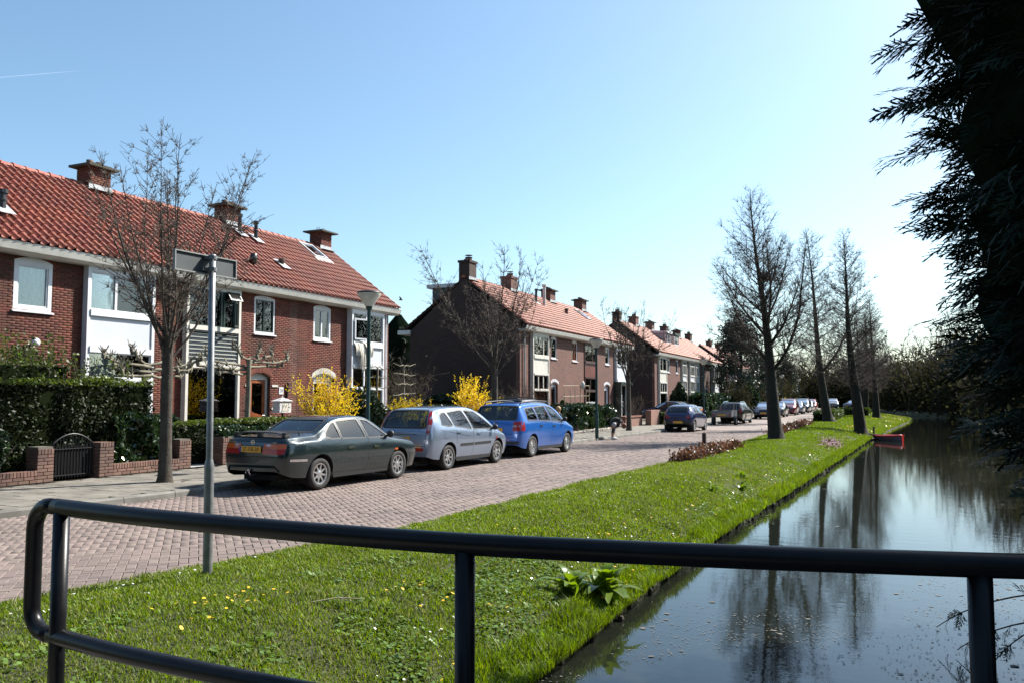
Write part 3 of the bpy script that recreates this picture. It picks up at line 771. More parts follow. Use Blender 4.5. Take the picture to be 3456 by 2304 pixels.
def terrace1(i):
    ys = [(11.85, 17.32), (17.32, 22.82), (22.82, 28.75)][i]
    lab = ['red brick terrace house with white framed front, leftmost, behind the tall hedge',
           'red brick terrace house with dark louvred bay panel and orange wooden door',
           'red brick end house with laundry hanging out of its upper bay window'][i]
    h = thing('terrace_house', lab, 'house', (XF - 3, sum(ys) / 2, 0), group=grp1); y0, y1 = ys
    house_shell(h, XF, y0, y1, ZE_, XRG, ZRG, i == 0, i == 2, m_gable_shade)
    if i == 0: ops = [(12.76, 13.74, 3.8, 5.08), (14.6, 16.73, .2, 5.08)]
    elif i == 1: ops = [(17.9, 20.1, .2, 5.08), (20.87, 21.86, 3.81, 5.08), (20.78, 21.68, .15, 2.56)]
    else: ops = [(23.9, 24.9, 3.79, 5.08), (23.95, 25.15, .15, 2.6), (25.9, 28.1, .2, 5.08)]
    w = MB()
    for a, b, c, d in wall_cells(y0 + (0.0 if i else .2), y1 - (.0 if i < 2 else 0), .02, 5.30, ops):
        w.box(XF - .22, XF - .014, max(a, y0 + .201) if a == y0 else a, min(b, y1 - .201) if b == y1 else b, c, d)
    wl = w.build('wall', m_mortar, h)
    brick_facade(wl, XF, y0, y1, .08, 5.09, ops, m_brick)
    rf = roof_slopes(h, XE_, ZE_, XRG, ZRG, y0, y1, m_tile, skip=skip_skylight if i == 2 else None, v1=.12 if i == 2 else 0)
    gutter(h, XF, y0 + .002, y1 + (.28 if i == 2 else -.002))
    chimney(h, XRG, [17.35, 22.95, 28.4][i], 8.0, 8.62 if i < 2 else 8.66, mat=m_brick, pots='slab' if i < 2 else 'wire')
    if i == 0:
        window(wl, XF, 12.76, 13.74, 3.8, 4.98, arch=.1, fw=.1, recess=.0, curtain=[(0.05, .95, .05, .3), (.1, .9, .3, .97)])
        lintel(wl, XF, 12.76, 13.74, 4.98, .1, m_brick, bricks=False)
        bay(wl, XF, 14.6, 16.73, [(.45, 2.15, 'glass', dict(cols=(1,), curtain=[(.03, .97, .02, .98)])), (2.25, 2.9, 'glass', dict(curtain=[(.03, .97, .05, .95)])), (3.05, 3.82, 'panel'), (3.98, 4.95, 'glass', dict(cols=(.8, 1.2), curtain=[(.05, .97, .1, .9)]))], z0=.2)
        MB().lathe([(.0, 0), (.05, 0), (.05, .12)], 8, (XF, 13.24, 3.0), 'x').build('lamp_bracket', m_dark, wl)
        MB().lathe([(.11 * math.cos(t), .11 * math.sin(t)) for t in np.linspace(-1.57, 1.57, 9)], 14, (XF + .16, 13.24, 3.05)).build('globe_lamp', m_white, wl, smooth=True)
    if i == 1:
        window(wl, XF, 20.87, 21.86, 3.81, 4.98, cols=(1, 1), arch=.08, sash=m_dgreen, recess=.01, sill_mat=m_white, curtain=[(.05, .3, .05, .95), (.7, .95, .05, .95)])
        lintel(wl, XF, 20.87, 21.86, 4.98, .1, m_brick, bricks=False)
        bay(wl, XF, 17.9, 20.1, [(.4, 2.62, 'glass', dict(cols=(1,), curtain=[(.02, .12, .0, 1), (.62, .97, .0, 1)])), (2.8, 3.72, 'louvre'), (3.86, 4.95, 'glass', dict(cols=(1.35, .12, .62), rows=((1.,), (1.,), (.78, .3)), sash=m_dgreen))], mat=m_cream, z0=.2, pro=.16)
        # the casement standing open and the tilted top light
        q = MB(); q.box(-.03, .03, 0, .05, 0, .78); q.box(-.03, .03, .45, .5, 0, .78); q.box(-.03, .03, .05, .45, 0, .05); q.box(-.03, .03, .05, .45, .73, .78)
        q.xf(Matrix.Translation((XF + .17, 19.9, 3.9)) @ Matrix.Rotation(R(-145), 4, 'Z')); q.build('open_casement', m_dgreen, wl)
        q = MB(); q.box(0, .03, 0, .52, -.3, -.26); q.box(0, .03, 0, .52, -.04, 0); q.box(0, .03, 0, .04, -.26, -.04); q.box(0, .03, .48, .52, -.26, -.04)
        q.xf(Matrix.Translation((XF + .17, 19.45, 4.95)) @ Matrix.Rotation(R(-32), 4, 'Y')); tl = q.build('open_top_light', m_dgreen, wl)
        MB().box(.012, .016, .04, .48, -.26, -.04).xf(Matrix.Translation((XF + .17, 19.45, 4.95)) @ Matrix.Rotation(R(-32), 4, 'Y')).build('pane', glassM('sky_glass', (.5, .55, .6), 1.8, boost=.35), tl)
        door(wl, XF, 20.78, 21.68, .15, 2.42, m_door, m_cream, hatch=True); lintel(wl, XF, 20.78, 21.68, 2.42, .13, m_brick, h=.2)
        for z in (1.35, 2.1): 
            MB().box(XF - .004, XF + .03, 21.75, 22.05, z, z + .07).build('stone_block', m_cream, wl)
            MB().box(XF - .004, XF + .03, 20.5, 20.72, z, z + .07).build('stone_block', m_cream, wl)
        npn = MB().box(XF + .005, XF + .02, 22.11, 22.33, 1.86, 2.1).build('number_plate', m_white, wl)
        text_part('20', .16, m_dark, npn, Matrix.Translation((XF + .022, 22.22, 1.98)) @ Matrix(((0, 0, 1, 0), (1, 0, 0, 0), (0, 1, 0, 0), (0, 0, 0, 1))))
        MB().tube([(XF + .03, 22.5, 1.75), (XF + .05, 22.52, 2.25)], .03, 6).build('wall_lantern', m_iron, wl)
    if i == 2:
        window(wl, XF, 23.9, 24.9, 3.79, 4.96, cols=(1, 1), arch=.1, fw=.08, recess=.01, curtain=[(.05, .95, .05, .45)])
        lintel(wl, XF, 23.9, 24.9, 4.96, .12, m_brick, bricks=False)
        door(wl, XF, 23.95, 25.15, .15, 2.45, m_white, m_white, arch=.14); lintel(wl, XF, 23.95, 25.15, 2.45, .15, m_cream)
        bay(wl, XF, 25.9, 28.1, [(.45, 2.05, 'glass', dict(cols=(1, 1.3))), (2.12, 2.88, 'glass', dict(cols=(1, 1.6), curtain=[(.03, .4, .1, .9)])), (3.02, 3.68, 'panel', dict(n=2)), (3.88, 4.95, 'glass', dict(cols=(1.05, .12, 1.2), rows=((1., .42), (1.,), (1.,)), curtain=[(.05, .95, .02, .4)]))], z0=.2, pro=.24)
        # hinged casement swung outwards
        q = MB(); q.box(-.025, .025, 0, .06, 0, .8); q.box(-.025, .025, .72, .78, 0, .8); q.box(-.025, .025, .06, .72, 0, .06); q.box(-.025, .025, .06, .72, .74, .8)
        mt = Matrix.Translation((XF + .27, 26.02, 3.93)) @ Matrix.Rotation(R(-12), 4, 'Z'); q.xf(mt); oc = q.build('open_casement', m_white, wl)
        MB().box(-.003, .003, .06, .72, .06, .74).xf(mt).build('pane', g_win, oc)
        MB().tube([(XF + .09, 28.45, 5.1), (XF + .09, 28.45, .1)], .045, 8).build('downpipe', m_white, wl)
        # skylight
        A = math.atan2(ZRG - ZE_, XE_ - XRG); S = Vector((-math.cos(A), 0, math.sin(A))); Nn = Vector((math.sin(A), 0, math.cos(A)))
        def rp(v, y, n): return tuple(Vector((XE_, y, ZE_)) + S * v + Nn * n)
        va = (XE_ + 20.78) / math.cos(A); vb = (XE_ + 21.66) / math.cos(A)
        q = MB()
        for (p, q_, r_, s_) in ((va, vb, 26.68, 26.78), (va, vb, 27.47, 27.57), (va, va + .1, 26.78, 27.47), (vb - .1, vb, 26.78, 27.47)):
            q.add([rp(p, r_, 0), rp(q_, r_, 0), rp(q_, s_, 0), rp(p, s_, 0), rp(p, r_, .12), rp(q_, r_, .12), rp(q_, s_, .12), rp(p, s_, .12)], [(0, 3, 2, 1), (4, 5, 6, 7), (0, 1, 5, 4), (1, 2, 6, 5), (2, 3, 7, 6), (3, 0, 4, 7)])
        sk = q.build('skylight', m_lead, rf)
        MB().add([rp(va + .1, 26.78, .08), rp(va + .1, 27.47, .08), rp(vb - .1, 27.47, .08), rp(vb - .1, 26.78, .08)], [(0, 1, 2, 3)]).build('pane', glassM('skylight_glass', (.25, .28, .3), 1.6, boost=.1), sk)
        MB().add([rp(va - .3, 26.6, .07), rp(va - .3, 27.65, .07), rp(va, 27.65, .09), rp(va, 26.6, .09)], [(0, 1, 2, 3)]).build('flashing', m_lead, sk, flip=False)
    if i < 2: MB().tube([(XF + .09, y1 + (.04 if i == 0 else -.3), 5.1), (XF + .09, y1 + (.04 if i == 0 else -.3), .1)], .04, 8).build('downpipe', m_pipe, wl) if i == 0 else None
    return h, rf
T1 = [terrace1(i) for i in range(3)]
def vent(rf, x, y, z, h, r, mat, hood=True, lead=True, tilt=0):
    q = MB().tube([(x, y, z - .2), (x, y, z + h)], r, 10)
    if hood: q.lathe([(r * 1.45, z + h - .09), (r * 1.45, z + h), (0, z + h + .03)], 10, (x, y, 0)); q.lathe([(r * 1.1, z + h * .45), (r * 1.35, z + h * .47), (r * 1.35, z + h * .53), (r, z + h * .55)], 10, (x, y, 0))
    o = q.build('roof_vent', mat, rf, smooth=False)
    if lead: MB().add([(x + .28, y - .2, z - .1), (x + .28, y + .2, z - .1), (x - .22, y + .2, z + .26), (x - .22, y - .2, z + .26)], [(0, 1, 2, 3)]).build('flashing', m_lead, o, flip=False)
vent(T1[1][1], -21.0, 22.72, 7.56, .72, .07, m_iron)
vent(T1[2][1], -20.86, 23.4, 7.44, .7, .07, m_iron)
vent(T1[2][1], -19.42, 23.12, 6.36, .26, .08, m_pot)
vent(T1[0][1], -19.2, 12.8, 6.2, .5, .09, m_iron)
q = MB().tube([(-19.2, 21.35, 6.1), (-19.1, 21.32, 6.3), (-19.05, 21.3, 6.5)], [.13, .13, .1], 8); q.build('roof_vent', m_iron, T1[1][1], smooth=True)
# ---- second and third terraces, facades nearer the street
def rear_dormer(par, rf, xr, zr, y0, y1, h=-.22):
    d = MB().box(xr - 2.2, xr - .25, y0, y1, zr - 1.9, zr + h - .12).build('rear_dormer', m_dark, rf)
    MB().box(xr - 2.5, xr - .1, y0 - .12, y1 + .12, zr + h - .12, zr + h + .08).build('dormer_roof', m_panel, d)
def simple_house(name, label, group, xf, y0, y1, gl, gr, wins, bays, doors, tile, single, wallm, gmat, chim=None, v0=0, v1=0, xr=None, zr=7.95, potk='plain', gut_r=0, gut_l=0, frame=None, tw=.235):
    xr = xr or xf - 3.2
    h = thing(name, label, 'house', (xf - 3, (y0 + y1) / 2, 0), group=group)
    house_shell(h, xf, y0, y1, 5.36, xr, zr, gl, gr, gmat)
    ops = [(a, b, c, d + .1) for a, b, c, d in [w[:4] for w in wins]] + [(b[0], b[1], .2, 5.08) for b in bays] + [(d[0], d[1], .15, 2.55) for d in doors]
    w = MB()
    for a, b, c, d in wall_cells(y0, y1, .02, 5.3, ops): w.box(xf - .22, xf, max(a, y0 + .003) if not gl else a - .001 if a == y0 else a, b, c, d)
    wl = w.build('wall', wallm, h)
    rf = roof_slopes(h, xf + .43, 5.36, xr, zr, y0, y1, tile, single=single, v0=v0, v1=v1, tw=tw)
    gutter(h, xf, y0 + .002 - gut_l, y1 - .002 + gut_r)
    if chim: chimney(h, xr, chim, zr - .05, chim_top(zr), mat=wallm, geo=False, pots=potk, sx=.65, sy=.9)
    for a in wins:
        opt = a[4] if len(a) > 4 else {}
        window(wl, xf, *a[:4], arch=.09, recess=.02, **opt); lintel(wl, xf, a[0], a[1], a[3], .1, wallm, bricks=False)
    for b in bays:
        opt = b[3] if len(b) > 3 else {}
        bay(wl, xf, b[0], b[1], b[2], **opt)
    for d in doors:
        leaf, fr = d[2], d[3]
        door(wl, xf, d[0], d[1], .15, 2.42, leaf, fr, arch=.13); lintel(wl, xf, d[0], d[1], 2.42, .13, wallm, bricks=False)
        for k in range(11):     # white voussoirs round the door head
            t0, t1 = k / 11, (k + 1) / 11; pts = []
            for t in (t0 + .008, t1 - .008):
                s = 2 * t - 1; pts.append((d[0] - .12 + (d[1] - d[0] + .24) * t, 2.46 + .16 * (1 - s * s)))
            MB().prism([pts[0], pts[1], (pts[1][0], pts[1][1] + .15), (pts[0][0], pts[0][1] + .15)], 'x', xf, xf + .02).build('arch_stone', m_white, wl)
    return h, wl, rf
def chim_top(z): return z + .65
X2 = -16.8; g2 = 'houses of the second terrace'
std = dict(cols=(1,))
def bay_white(c=(1.1, .5)):
    return [(.45, 2.1, 'glass', {}), (2.18, 2.92, 'glass', dict(cols=(1, 1, 1))), (3.02, 3.78, 'panel', dict(mat=m_cream)), (3.95, 4.95, 'glass', dict(cols=c, curtain=[(.03, .2, .05, .95)]))]
H2 = []
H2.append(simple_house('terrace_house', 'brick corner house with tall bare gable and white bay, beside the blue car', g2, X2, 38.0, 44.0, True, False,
    [(42.2, 43.05, 3.88, 5.0, dict(sash=m_dgreen))], [(39.3, 41.5, bay_white(), dict(mat=m_cream))], [(42.2, 43.2, m_dark, m_white)], m_tile2, True, m_brick2, m_gable_shade, chim=43.7, gut_l=.15))
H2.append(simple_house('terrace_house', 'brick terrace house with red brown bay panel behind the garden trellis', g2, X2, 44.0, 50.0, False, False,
    [(45.55, 46.4, 3.86, 5.0, dict(cols=(1, 1), sash=m_door))], [(47.6, 49.9, [(.45, 2.1, 'glass', {}), (2.2, 2.92, 'glass', dict(cols=(1, 1))), (3.0, 3.8, 'panel', dict(mat=m_brown)), (3.95, 4.95, 'glass', dict(cols=(1.3, .6)))], dict(mat=M('dark_brown_paint', (.045, .014, .01), .5), pro=.05))], [], m_tile2, True, m_brick2, m_gable_shade, chim=49.8, potk='slab'))
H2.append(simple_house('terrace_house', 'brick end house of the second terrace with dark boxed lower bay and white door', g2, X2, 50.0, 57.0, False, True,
    [(51.75, 52.65, 3.88, 5.0)], [(53.7, 56.0, [(.45, 2.6, 'glass', dict(cols=(1, 1))), (3.0, 3.85, 'panel'), (3.95, 4.95, 'glass', dict(cols=(1, 1)))], {})], [(51.5, 52.6, m_white, m_white)], m_tile2, True, m_brick2, m_gable_shade, chim=55.9, potk='slab', gut_r=.15))
h, wl, rf = H2[0]
chimney(h, -20.0, 38.45, 7.9, 8.75, sx=.62, sy=.8, mat=m_gable_shade, geo=False, pots='plain')
rear_dormer(h, rf, -20.0, 7.9, 38.6, 42.8); 
# gutter ends, downpipes and little things on the gable side
MB().tube([(X2 + .08, 38.4, 5.1), (X2 + .08, 38.4, .1)], .045, 8).build('downpipe', m_pipe, wl)
MB().box(-23.9, -23.15, 37.85, 44.0, 5.08, 5.3).build('rear_gutter', m_gutter, h)
h, wl, rf = H2[1]
vent(rf, -19.1, 45.6, 7.35, .85, .07, m_iron); q = MB().tube([(-18.9, 46.4, 7.2), (-18.9, 46.4, 8.4)], [.1, .09], 10); q.lathe([(.09, 8.4), (.15, 8.42), (.15, 8.55), (0, 8.58)], 10, (-18.9, 46.4, 0)); q.build('flue_pipe', m_gutter, rf)
vent(rf, -18.6, 49.4, 6.9, .45, .1, m_pot)
h, wl, rf = H2[2]
MB().box(X2 + .02, X2 + .55, 53.5, 56.2, 2.62, 2.8).build('porch_roof', m_dgreen, wl); MB().box(X2 + .02, X2 + .5, 53.5, 53.62, .15, 2.62).build('porch_side', m_dgreen, wl)
A2 = math.atan2(7.95 - 5.36, 3.63)
q = MB(); S2 = Vector((-math.cos(A2), 0, math.sin(A2))); N2 = Vector((math.sin(A2), 0, math.cos(A2)))
def rp2(v, y, n): return tuple(Vector((X2 + .43, y, 5.36)) + S2 * v + N2 * n)
q.add([rp2(2.7, 53.2, .08), rp2(3.9, 53.2, .08), rp2(3.9, 54.0, .08), rp2(2.7, 54.0, .08), rp2(2.7, 53.2, .17), rp2(3.9, 53.2, .17), rp2(3.9, 54.0, .17), rp2(2.7, 54.0, .17)], [(4, 5, 6, 7), (0, 1, 5, 4), (1, 2, 6, 5), (2, 3, 7, 6), (3, 0, 4, 7)])
sk = q.build('skylight', m_lead, rf); MB().add([rp2(2.8, 53.3, .175), rp2(3.8, 53.3, .175), rp2(3.8, 53.9, .175), rp2(2.8, 53.9, .175)], [(0, 1, 2, 3)]).build('pane', MATS['skylight_glass'], sk)

X3 = -17.0; g3 = 'houses of the third terrace'
def tall_bay(n=3): return [(.45, 2.2, 'glass', dict(cols=(1,) * n)), (2.3, 3.2, 'glass', dict(cols=(1,) * n)), (3.3, 3.7, 'panel', dict(n=n)), (3.8, 5.0, 'glass', dict(cols=(1,) * n, rows=(1, .4)))]
specs3 = [
 ('brick corner house with white bay and thin conifer by its door, third terrace', 65., 70.6, True, False, [(69.2, 70.1, 3.85, 5.0)], [(66.0, 68.4, bay_white((1, 1.2)), dict(mat=m_gutter))], []),
 ('terrace house with flat roofed pale dormer on its orange tiles, nearer of two', 70.6, 76.0, False, False, [(72.3, 73.2, 3.85, 5.0)], [(74.2, 75.9, tall_bay(), dict(mat=m_gutter))], [(72.0, 73.0, m_white, m_white)]),
 ('terrace house with green edged dormer on its orange tiles, farther of two', 76.0, 81.4, False, False, [], [(77.3, 79.3, tall_bay(), dict(mat=m_gutter)), (80.0, 81.3, tall_bay(2), dict(mat=m_gutter))], []),
 ('dark brick terrace house without dormer, behind the tall laurel hedge', 81.4, 86.8, False, False, [(83.6, 84.5, 3.85, 5.0)], [], [(84.9, 85.9, m_white, m_white)]),
 ('brick end house with white bay at far end of the third terrace', 86.8, 92.4, False, True, [], [(88.0, 90.2, [(.45, 2.2, 'glass', dict(cols=(1, 1))), (2.4, 3.5, 'panel', dict(n=2)), (3.6, 4.95, 'glass', dict(cols=(1, 1)))], dict(mat=m_white, pro=.4))], []),
]
H3 = []
for k, (lb, a, b, gl, gr, wn, by, dr) in enumerate(specs3):
    H3.append(simple_house('terrace_house', lb, g3, X3, a, b, gl, gr, wn, by, dr, m_tile2, False, m_brick2 if k < 2 else m_brick3, m_gable_shade, chim=b - .3, potk='slab' if k % 2 else 'plain', gut_r=.2 if gr else 0, gut_l=.2 if gl else 0, zr=8.0))
h, wl, rf = H3[0]; chimney(h, -20.2, 65.4, 7.95, 8.6, sx=.6, sy=.7, mat=m_gable_shade, geo=False, pots='plain')
rear_dormer(H3[1][0], H3[1][2], -20.2, 7.95, 71, 75)
def front_dormer(rf, y0, y1, mroof, mside):
    d = MB().prism([(-18.2, 6.35), (-18.2, 7.45), (-20.1, 7.5), (-20.1, 6.35)], 'y', y0, y1).build('dormer', mside, rf)
    MB().box(-20.4, -18.0, y0 - .12, y1 + .12, 7.5, 7.7).build('dormer_roof', mroof, d)
    q = MB(); q.box(-18.2, -18.12, y0 + .05, y1 - .05, 6.62, 6.7); n = 3; w = (y1 - y0 - .1) / n
    for i in range(n + 1): q.box(-18.2, -18.12, y0 + .05 + i * w - .03, y0 + .05 + i * w + .03, 6.7, 7.4)
    q.build('dormer_window', m_white, d)
    MB().box(-18.17, -18.15, y0 + .1, y1 - .1, 6.7, 7.4).build('pane', MATS['skylight_glass'], d)
front_dormer(H3[1][2], 73.4, 75.2, m_panel, m_lead); front_dormer(H3[2][2], 76.6, 78.4, m_dgreen, m_cream)
# fourth terrace, mostly behind trees
for k in range(4):
    a = 99 + k * 6
    lb = ['brick corner house of the far terrace behind the dark pine', 'far brick house with white windows seen between the street trees', 'far brick house third along behind the parked red car', 'last brick house glimpsed at the far end of the street'][k]
    simple_house('terrace_house', lb, 'houses of the far terrace', -17.2, a, a + 6, k == 0, k == 3, [(a + 4.4, a + 5.2, 3.85, 5.0)], [(a + .8, a + 3., tall_bay(2), dict(mat=m_white))], [], m_tile2, False, m_brick2, m_gable_shade, chim=a + 5.7, zr=8.0, tw=.3)
# ------------------------------------------------------------------ vehicles
def paintM(name, col, metal=.55, rough=.32):
    m = M(name, col, rough, metal=metal, coat=1., scale=.7, col2=tuple(c * .93 for c in col)); return m
m_tyre = M('tyre_rubber', (.014, .014, .014), .8, col2=(.022, .021, .02), scale=12)
m_rim = M('alloy', (.55, .56, .57), .32, metal=.9, col2=(.45, .45, .46), scale=20)
m_plastic = M('black_plastic', (.018, .018, .02), .55, col2=(.028, .028, .03), scale=30)
m_seam = M('panel_gap', (.004, .004, .004), .9)
m_seat = M('seat_cloth', (.028, .030, .034), .95, col2=(.04, .042, .048), scale=40)
m_liner = M('underbody', (.008, .008, .008), .95)
m_red = M('red_lens', (.36, .008, .010), .3, coat=.25, scale=30, col2=(.25, .004, .008))
m_amber = M('amber_lens', (.55, .10, .01), .3, coat=.2)
m_clear = M('clear_lens', (.34, .31, .31), .25, metal=.1, coat=.3, scale=40, col2=(.4, .4, .42))
m_plate = M('plate_yellow', (.72, .36, .02), .45)
m_eu = M('plate_blue', (.01, .03, .3), .5)
m_chrome = M('chrome', (.7, .7, .72), .12, metal=1.)
m_ink = M('black_ink', (.01, .01, .01), .6)
g_car = glassM('car_glass', (.42, .50, .50), 1.5, boost=.03)

def mono(pts):
    """monotone cubic through (y, v) points"""
    p = sorted(pts); x = np.array([a for a, _ in p], float); v = np.array([b for _, b in p], float)
    h = np.diff(x); d = np.diff(v) / h; m = np.zeros(len(x)); m[0], m[-1] = d[0], d[-1]
    for i in range(1, len(x) - 1):
        if d[i - 1] * d[i] <= 0: m[i] = 0
        else:
            w1, w2 = 2 * h[i] + h[i - 1], h[i] + 2 * h[i - 1]; m[i] = (w1 + w2) / (w1 / d[i - 1] + w2 / d[i])
    def f(t):
        if t <= x[0]: return float(v[0])
        if t >= x[-1]: return float(v[-1])
        i = int(np.searchsorted(x, t) - 1); s = (t - x[i]) / h[i]
        return float((2 * s**3 - 3 * s**2 + 1) * v[i] + (s**3 - 2 * s**2 + s) * h[i] * m[i] + (-2 * s**3 + 3 * s**2) * v[i + 1] + (s**3 - s**2) * h[i] * m[i + 1])
    return f
def inside(p, poly):
    x, y = p; c = False; n = len(poly); j = n - 1
    for i in range(n):
        xi, yi = poly[i]; xj, yj = poly[j]
        if (yi > y) != (yj > y) and x < (xj - xi) * (y - yi) / (yj - yi) + xi: c = not c
        j = i
    return c
def nearest_on(p, poly):
    best = None; n = len(poly); px, py = p
    for i in range(n):
        ax, ay = poly[i]; bx, by = poly[(i + 1) % n]; dx, dy = bx - ax, by - ay; l2 = dx * dx + dy * dy
        t = 0 if l2 == 0 else max(0, min(1, ((px - ax) * dx + (py - ay) * dy) / l2)); q = (ax + t * dx, ay + t * dy)
        d = (q[0] - px) ** 2 + (q[1] - py) ** 2
        if best is None or d < best[0]: best = (d, q)
    return best[1]
def round_poly(poly, r=.05, n=4):
    out = []; N = len(poly)
    for i in range(N):
        a, b, c = Vector(poly[i - 1]), Vector(poly[i]), Vector(poly[(i + 1) % N])
        d1, d2 = (a - b), (c - b); rr = min(r, d1.length * .45, d2.length * .45); p, q = b + d1.normalized() * rr, b + d2.normalized() * rr
        for k in range(n + 1):
            t = k / n; out.append(tuple((1 - t) ** 2 * p + 2 * t * (1 - t) * b + t * t * q))
    return out
def dense(poly, step=.05):
    out = []; n = len(poly)
    for i in range(n):
        a, b = Vector(poly[i]), Vector(poly[(i + 1) % n]); k = max(1, int((b - a).length / step))
        for j in range(k): out.append(tuple(a + (b - a) * j / k))
    return out
AX = {'R': (0, 1), 'L': (0, -1), 'B': (1, -1), 'F': (1, 1), 'T': (2, 1)}
def to3(p, ax, h):
    a = AX[ax][0]
    return Vector((h, p[0], p[1])) if a == 0 else Vector((p[0], h, p[1])) if a == 1 else Vector((p[0], p[1], h))
def hit(bvh, p, ax):
    a, s = AX[ax]; o = to3(p, ax, s * 6.); d = Vector((0, 0, 0)); d[a] = -s
    loc, nor, _, _ = bvh.ray_cast(o, d)
    if loc is None: loc, nor, _, _ = bvh.find_nearest(to3(p, ax, s * .8)); 
    if nor[a] * s < 0: nor = -nor
    return loc, nor
def patch(bvh, poly, ax, off=.004, step=.07, thick=.012):
    """a panel draped on the body along an axis"""
    poly = dense(poly, step); a = AX[ax][0]
    xs = [p[0] for p in poly]; zs = [p[1] for p in poly]; pts = list(poly)
    gx = np.arange(min(xs) + step / 2, max(xs), step); gz = np.arange(min(zs) + step / 2, max(zs), step)
    for x in gx:
        for z in gz:
            if inside((x, z), poly) and (Vector(nearest_on((x, z), poly)) - Vector((x, z))).length > step * .35: pts.append((float(x), float(z)))
    n = len(poly)
    r = delaunay_2d_cdt([Vector(p) for p in pts], [(i, (i + 1) % n) for i in range(n)], [], 1, 1e-5)
    mb = MB(); V = []
    for p in r[0]:
        l, nn = hit(bvh, p, ax); V.append(tuple(l + nn * off))
    mb.add(V, [tuple(f) for f in r[2]])
    return mb
def strip(bvh, line, ax, w=.008, off=.0015):
    """a thin line draped on the body"""
    pts = []
    for a, b in zip(line[:-1], line[1:]):
        a, b = Vector(a), Vector(b); k = max(1, int((b - a).length / .08))
        for j in range(k): pts.append(a + (b - a) * j / k)
    pts.append(Vector(line[-1])); V = []
    for i, p in enumerate(pts):
        d = (pts[min(i + 1, len(pts) - 1)] - pts[max(i - 1, 0)]).normalized(); nrm = Vector((-d.y, d.x))
        for s in (-1, 1):
            l, nn = hit(bvh, tuple(p + nrm * s * w / 2), ax); V.append(tuple(l + nn * off))
    return MB().add(V, [(2 * i, 2 * i + 1, 2 * i + 3, 2 * i + 2) for i in range(len(pts) - 1)])
def flipx(poly): return [(-a, b) for a, b in poly][::-1]

def make_wheel(r, rim_r, n, style, width=.19):
    t = MB().lathe([(rim_r, -width / 2), (rim_r + .02, -width / 2 - .002), (r - .02, -width / 2), (r, -width / 2 + .03), (r, width / 2 - .03), (r - .02, width / 2), (rim_r + .02, width / 2 + .002), (rim_r, width / 2 - .01), (rim_r - .005, -width / 2)], 32, axis='x')
    k = MB(); f = width / 2 - .012
    k.lathe([(rim_r - .002, f - .05), (rim_r, f + .004), (rim_r - .022, f), (rim_r - .03, f - .04)], 32, axis='x')
    k.lathe([(0, f - .005), (.03, f - .005), (.055, f - .012), (.06, f - .04)], 16, axis='x')
    wide = {'star': (.055, .018), 'cover': (.03, .048)}[style]
    for i in range(n):
        a = 2 * math.pi * i / n; V = []
        for rr, hw, dx in ((.035, wide[0], -.014), (rim_r - .015, wide[1], -.006)):
            for s in (-1, 1):
                y, z = rr, s * hw * .5; V.append((f + dx, y * math.cos(a) - z * math.sin(a), y * math.sin(a) + z * math.cos(a)))
            for s in (-1, 1):
                y, z = rr, s * hw * .6; V.append((f + dx - .03, y * math.cos(a) - z * math.sin(a), y * math.sin(a) + z * math.cos(a)))
        k.add(V, [(0, 1, 5, 4), (0, 4, 6, 2), (1, 3, 7, 5)])
    d = MB().lathe([(0, f - .06), (rim_r - .01, f - .06)], 20, axis='x')
    return t, k, d

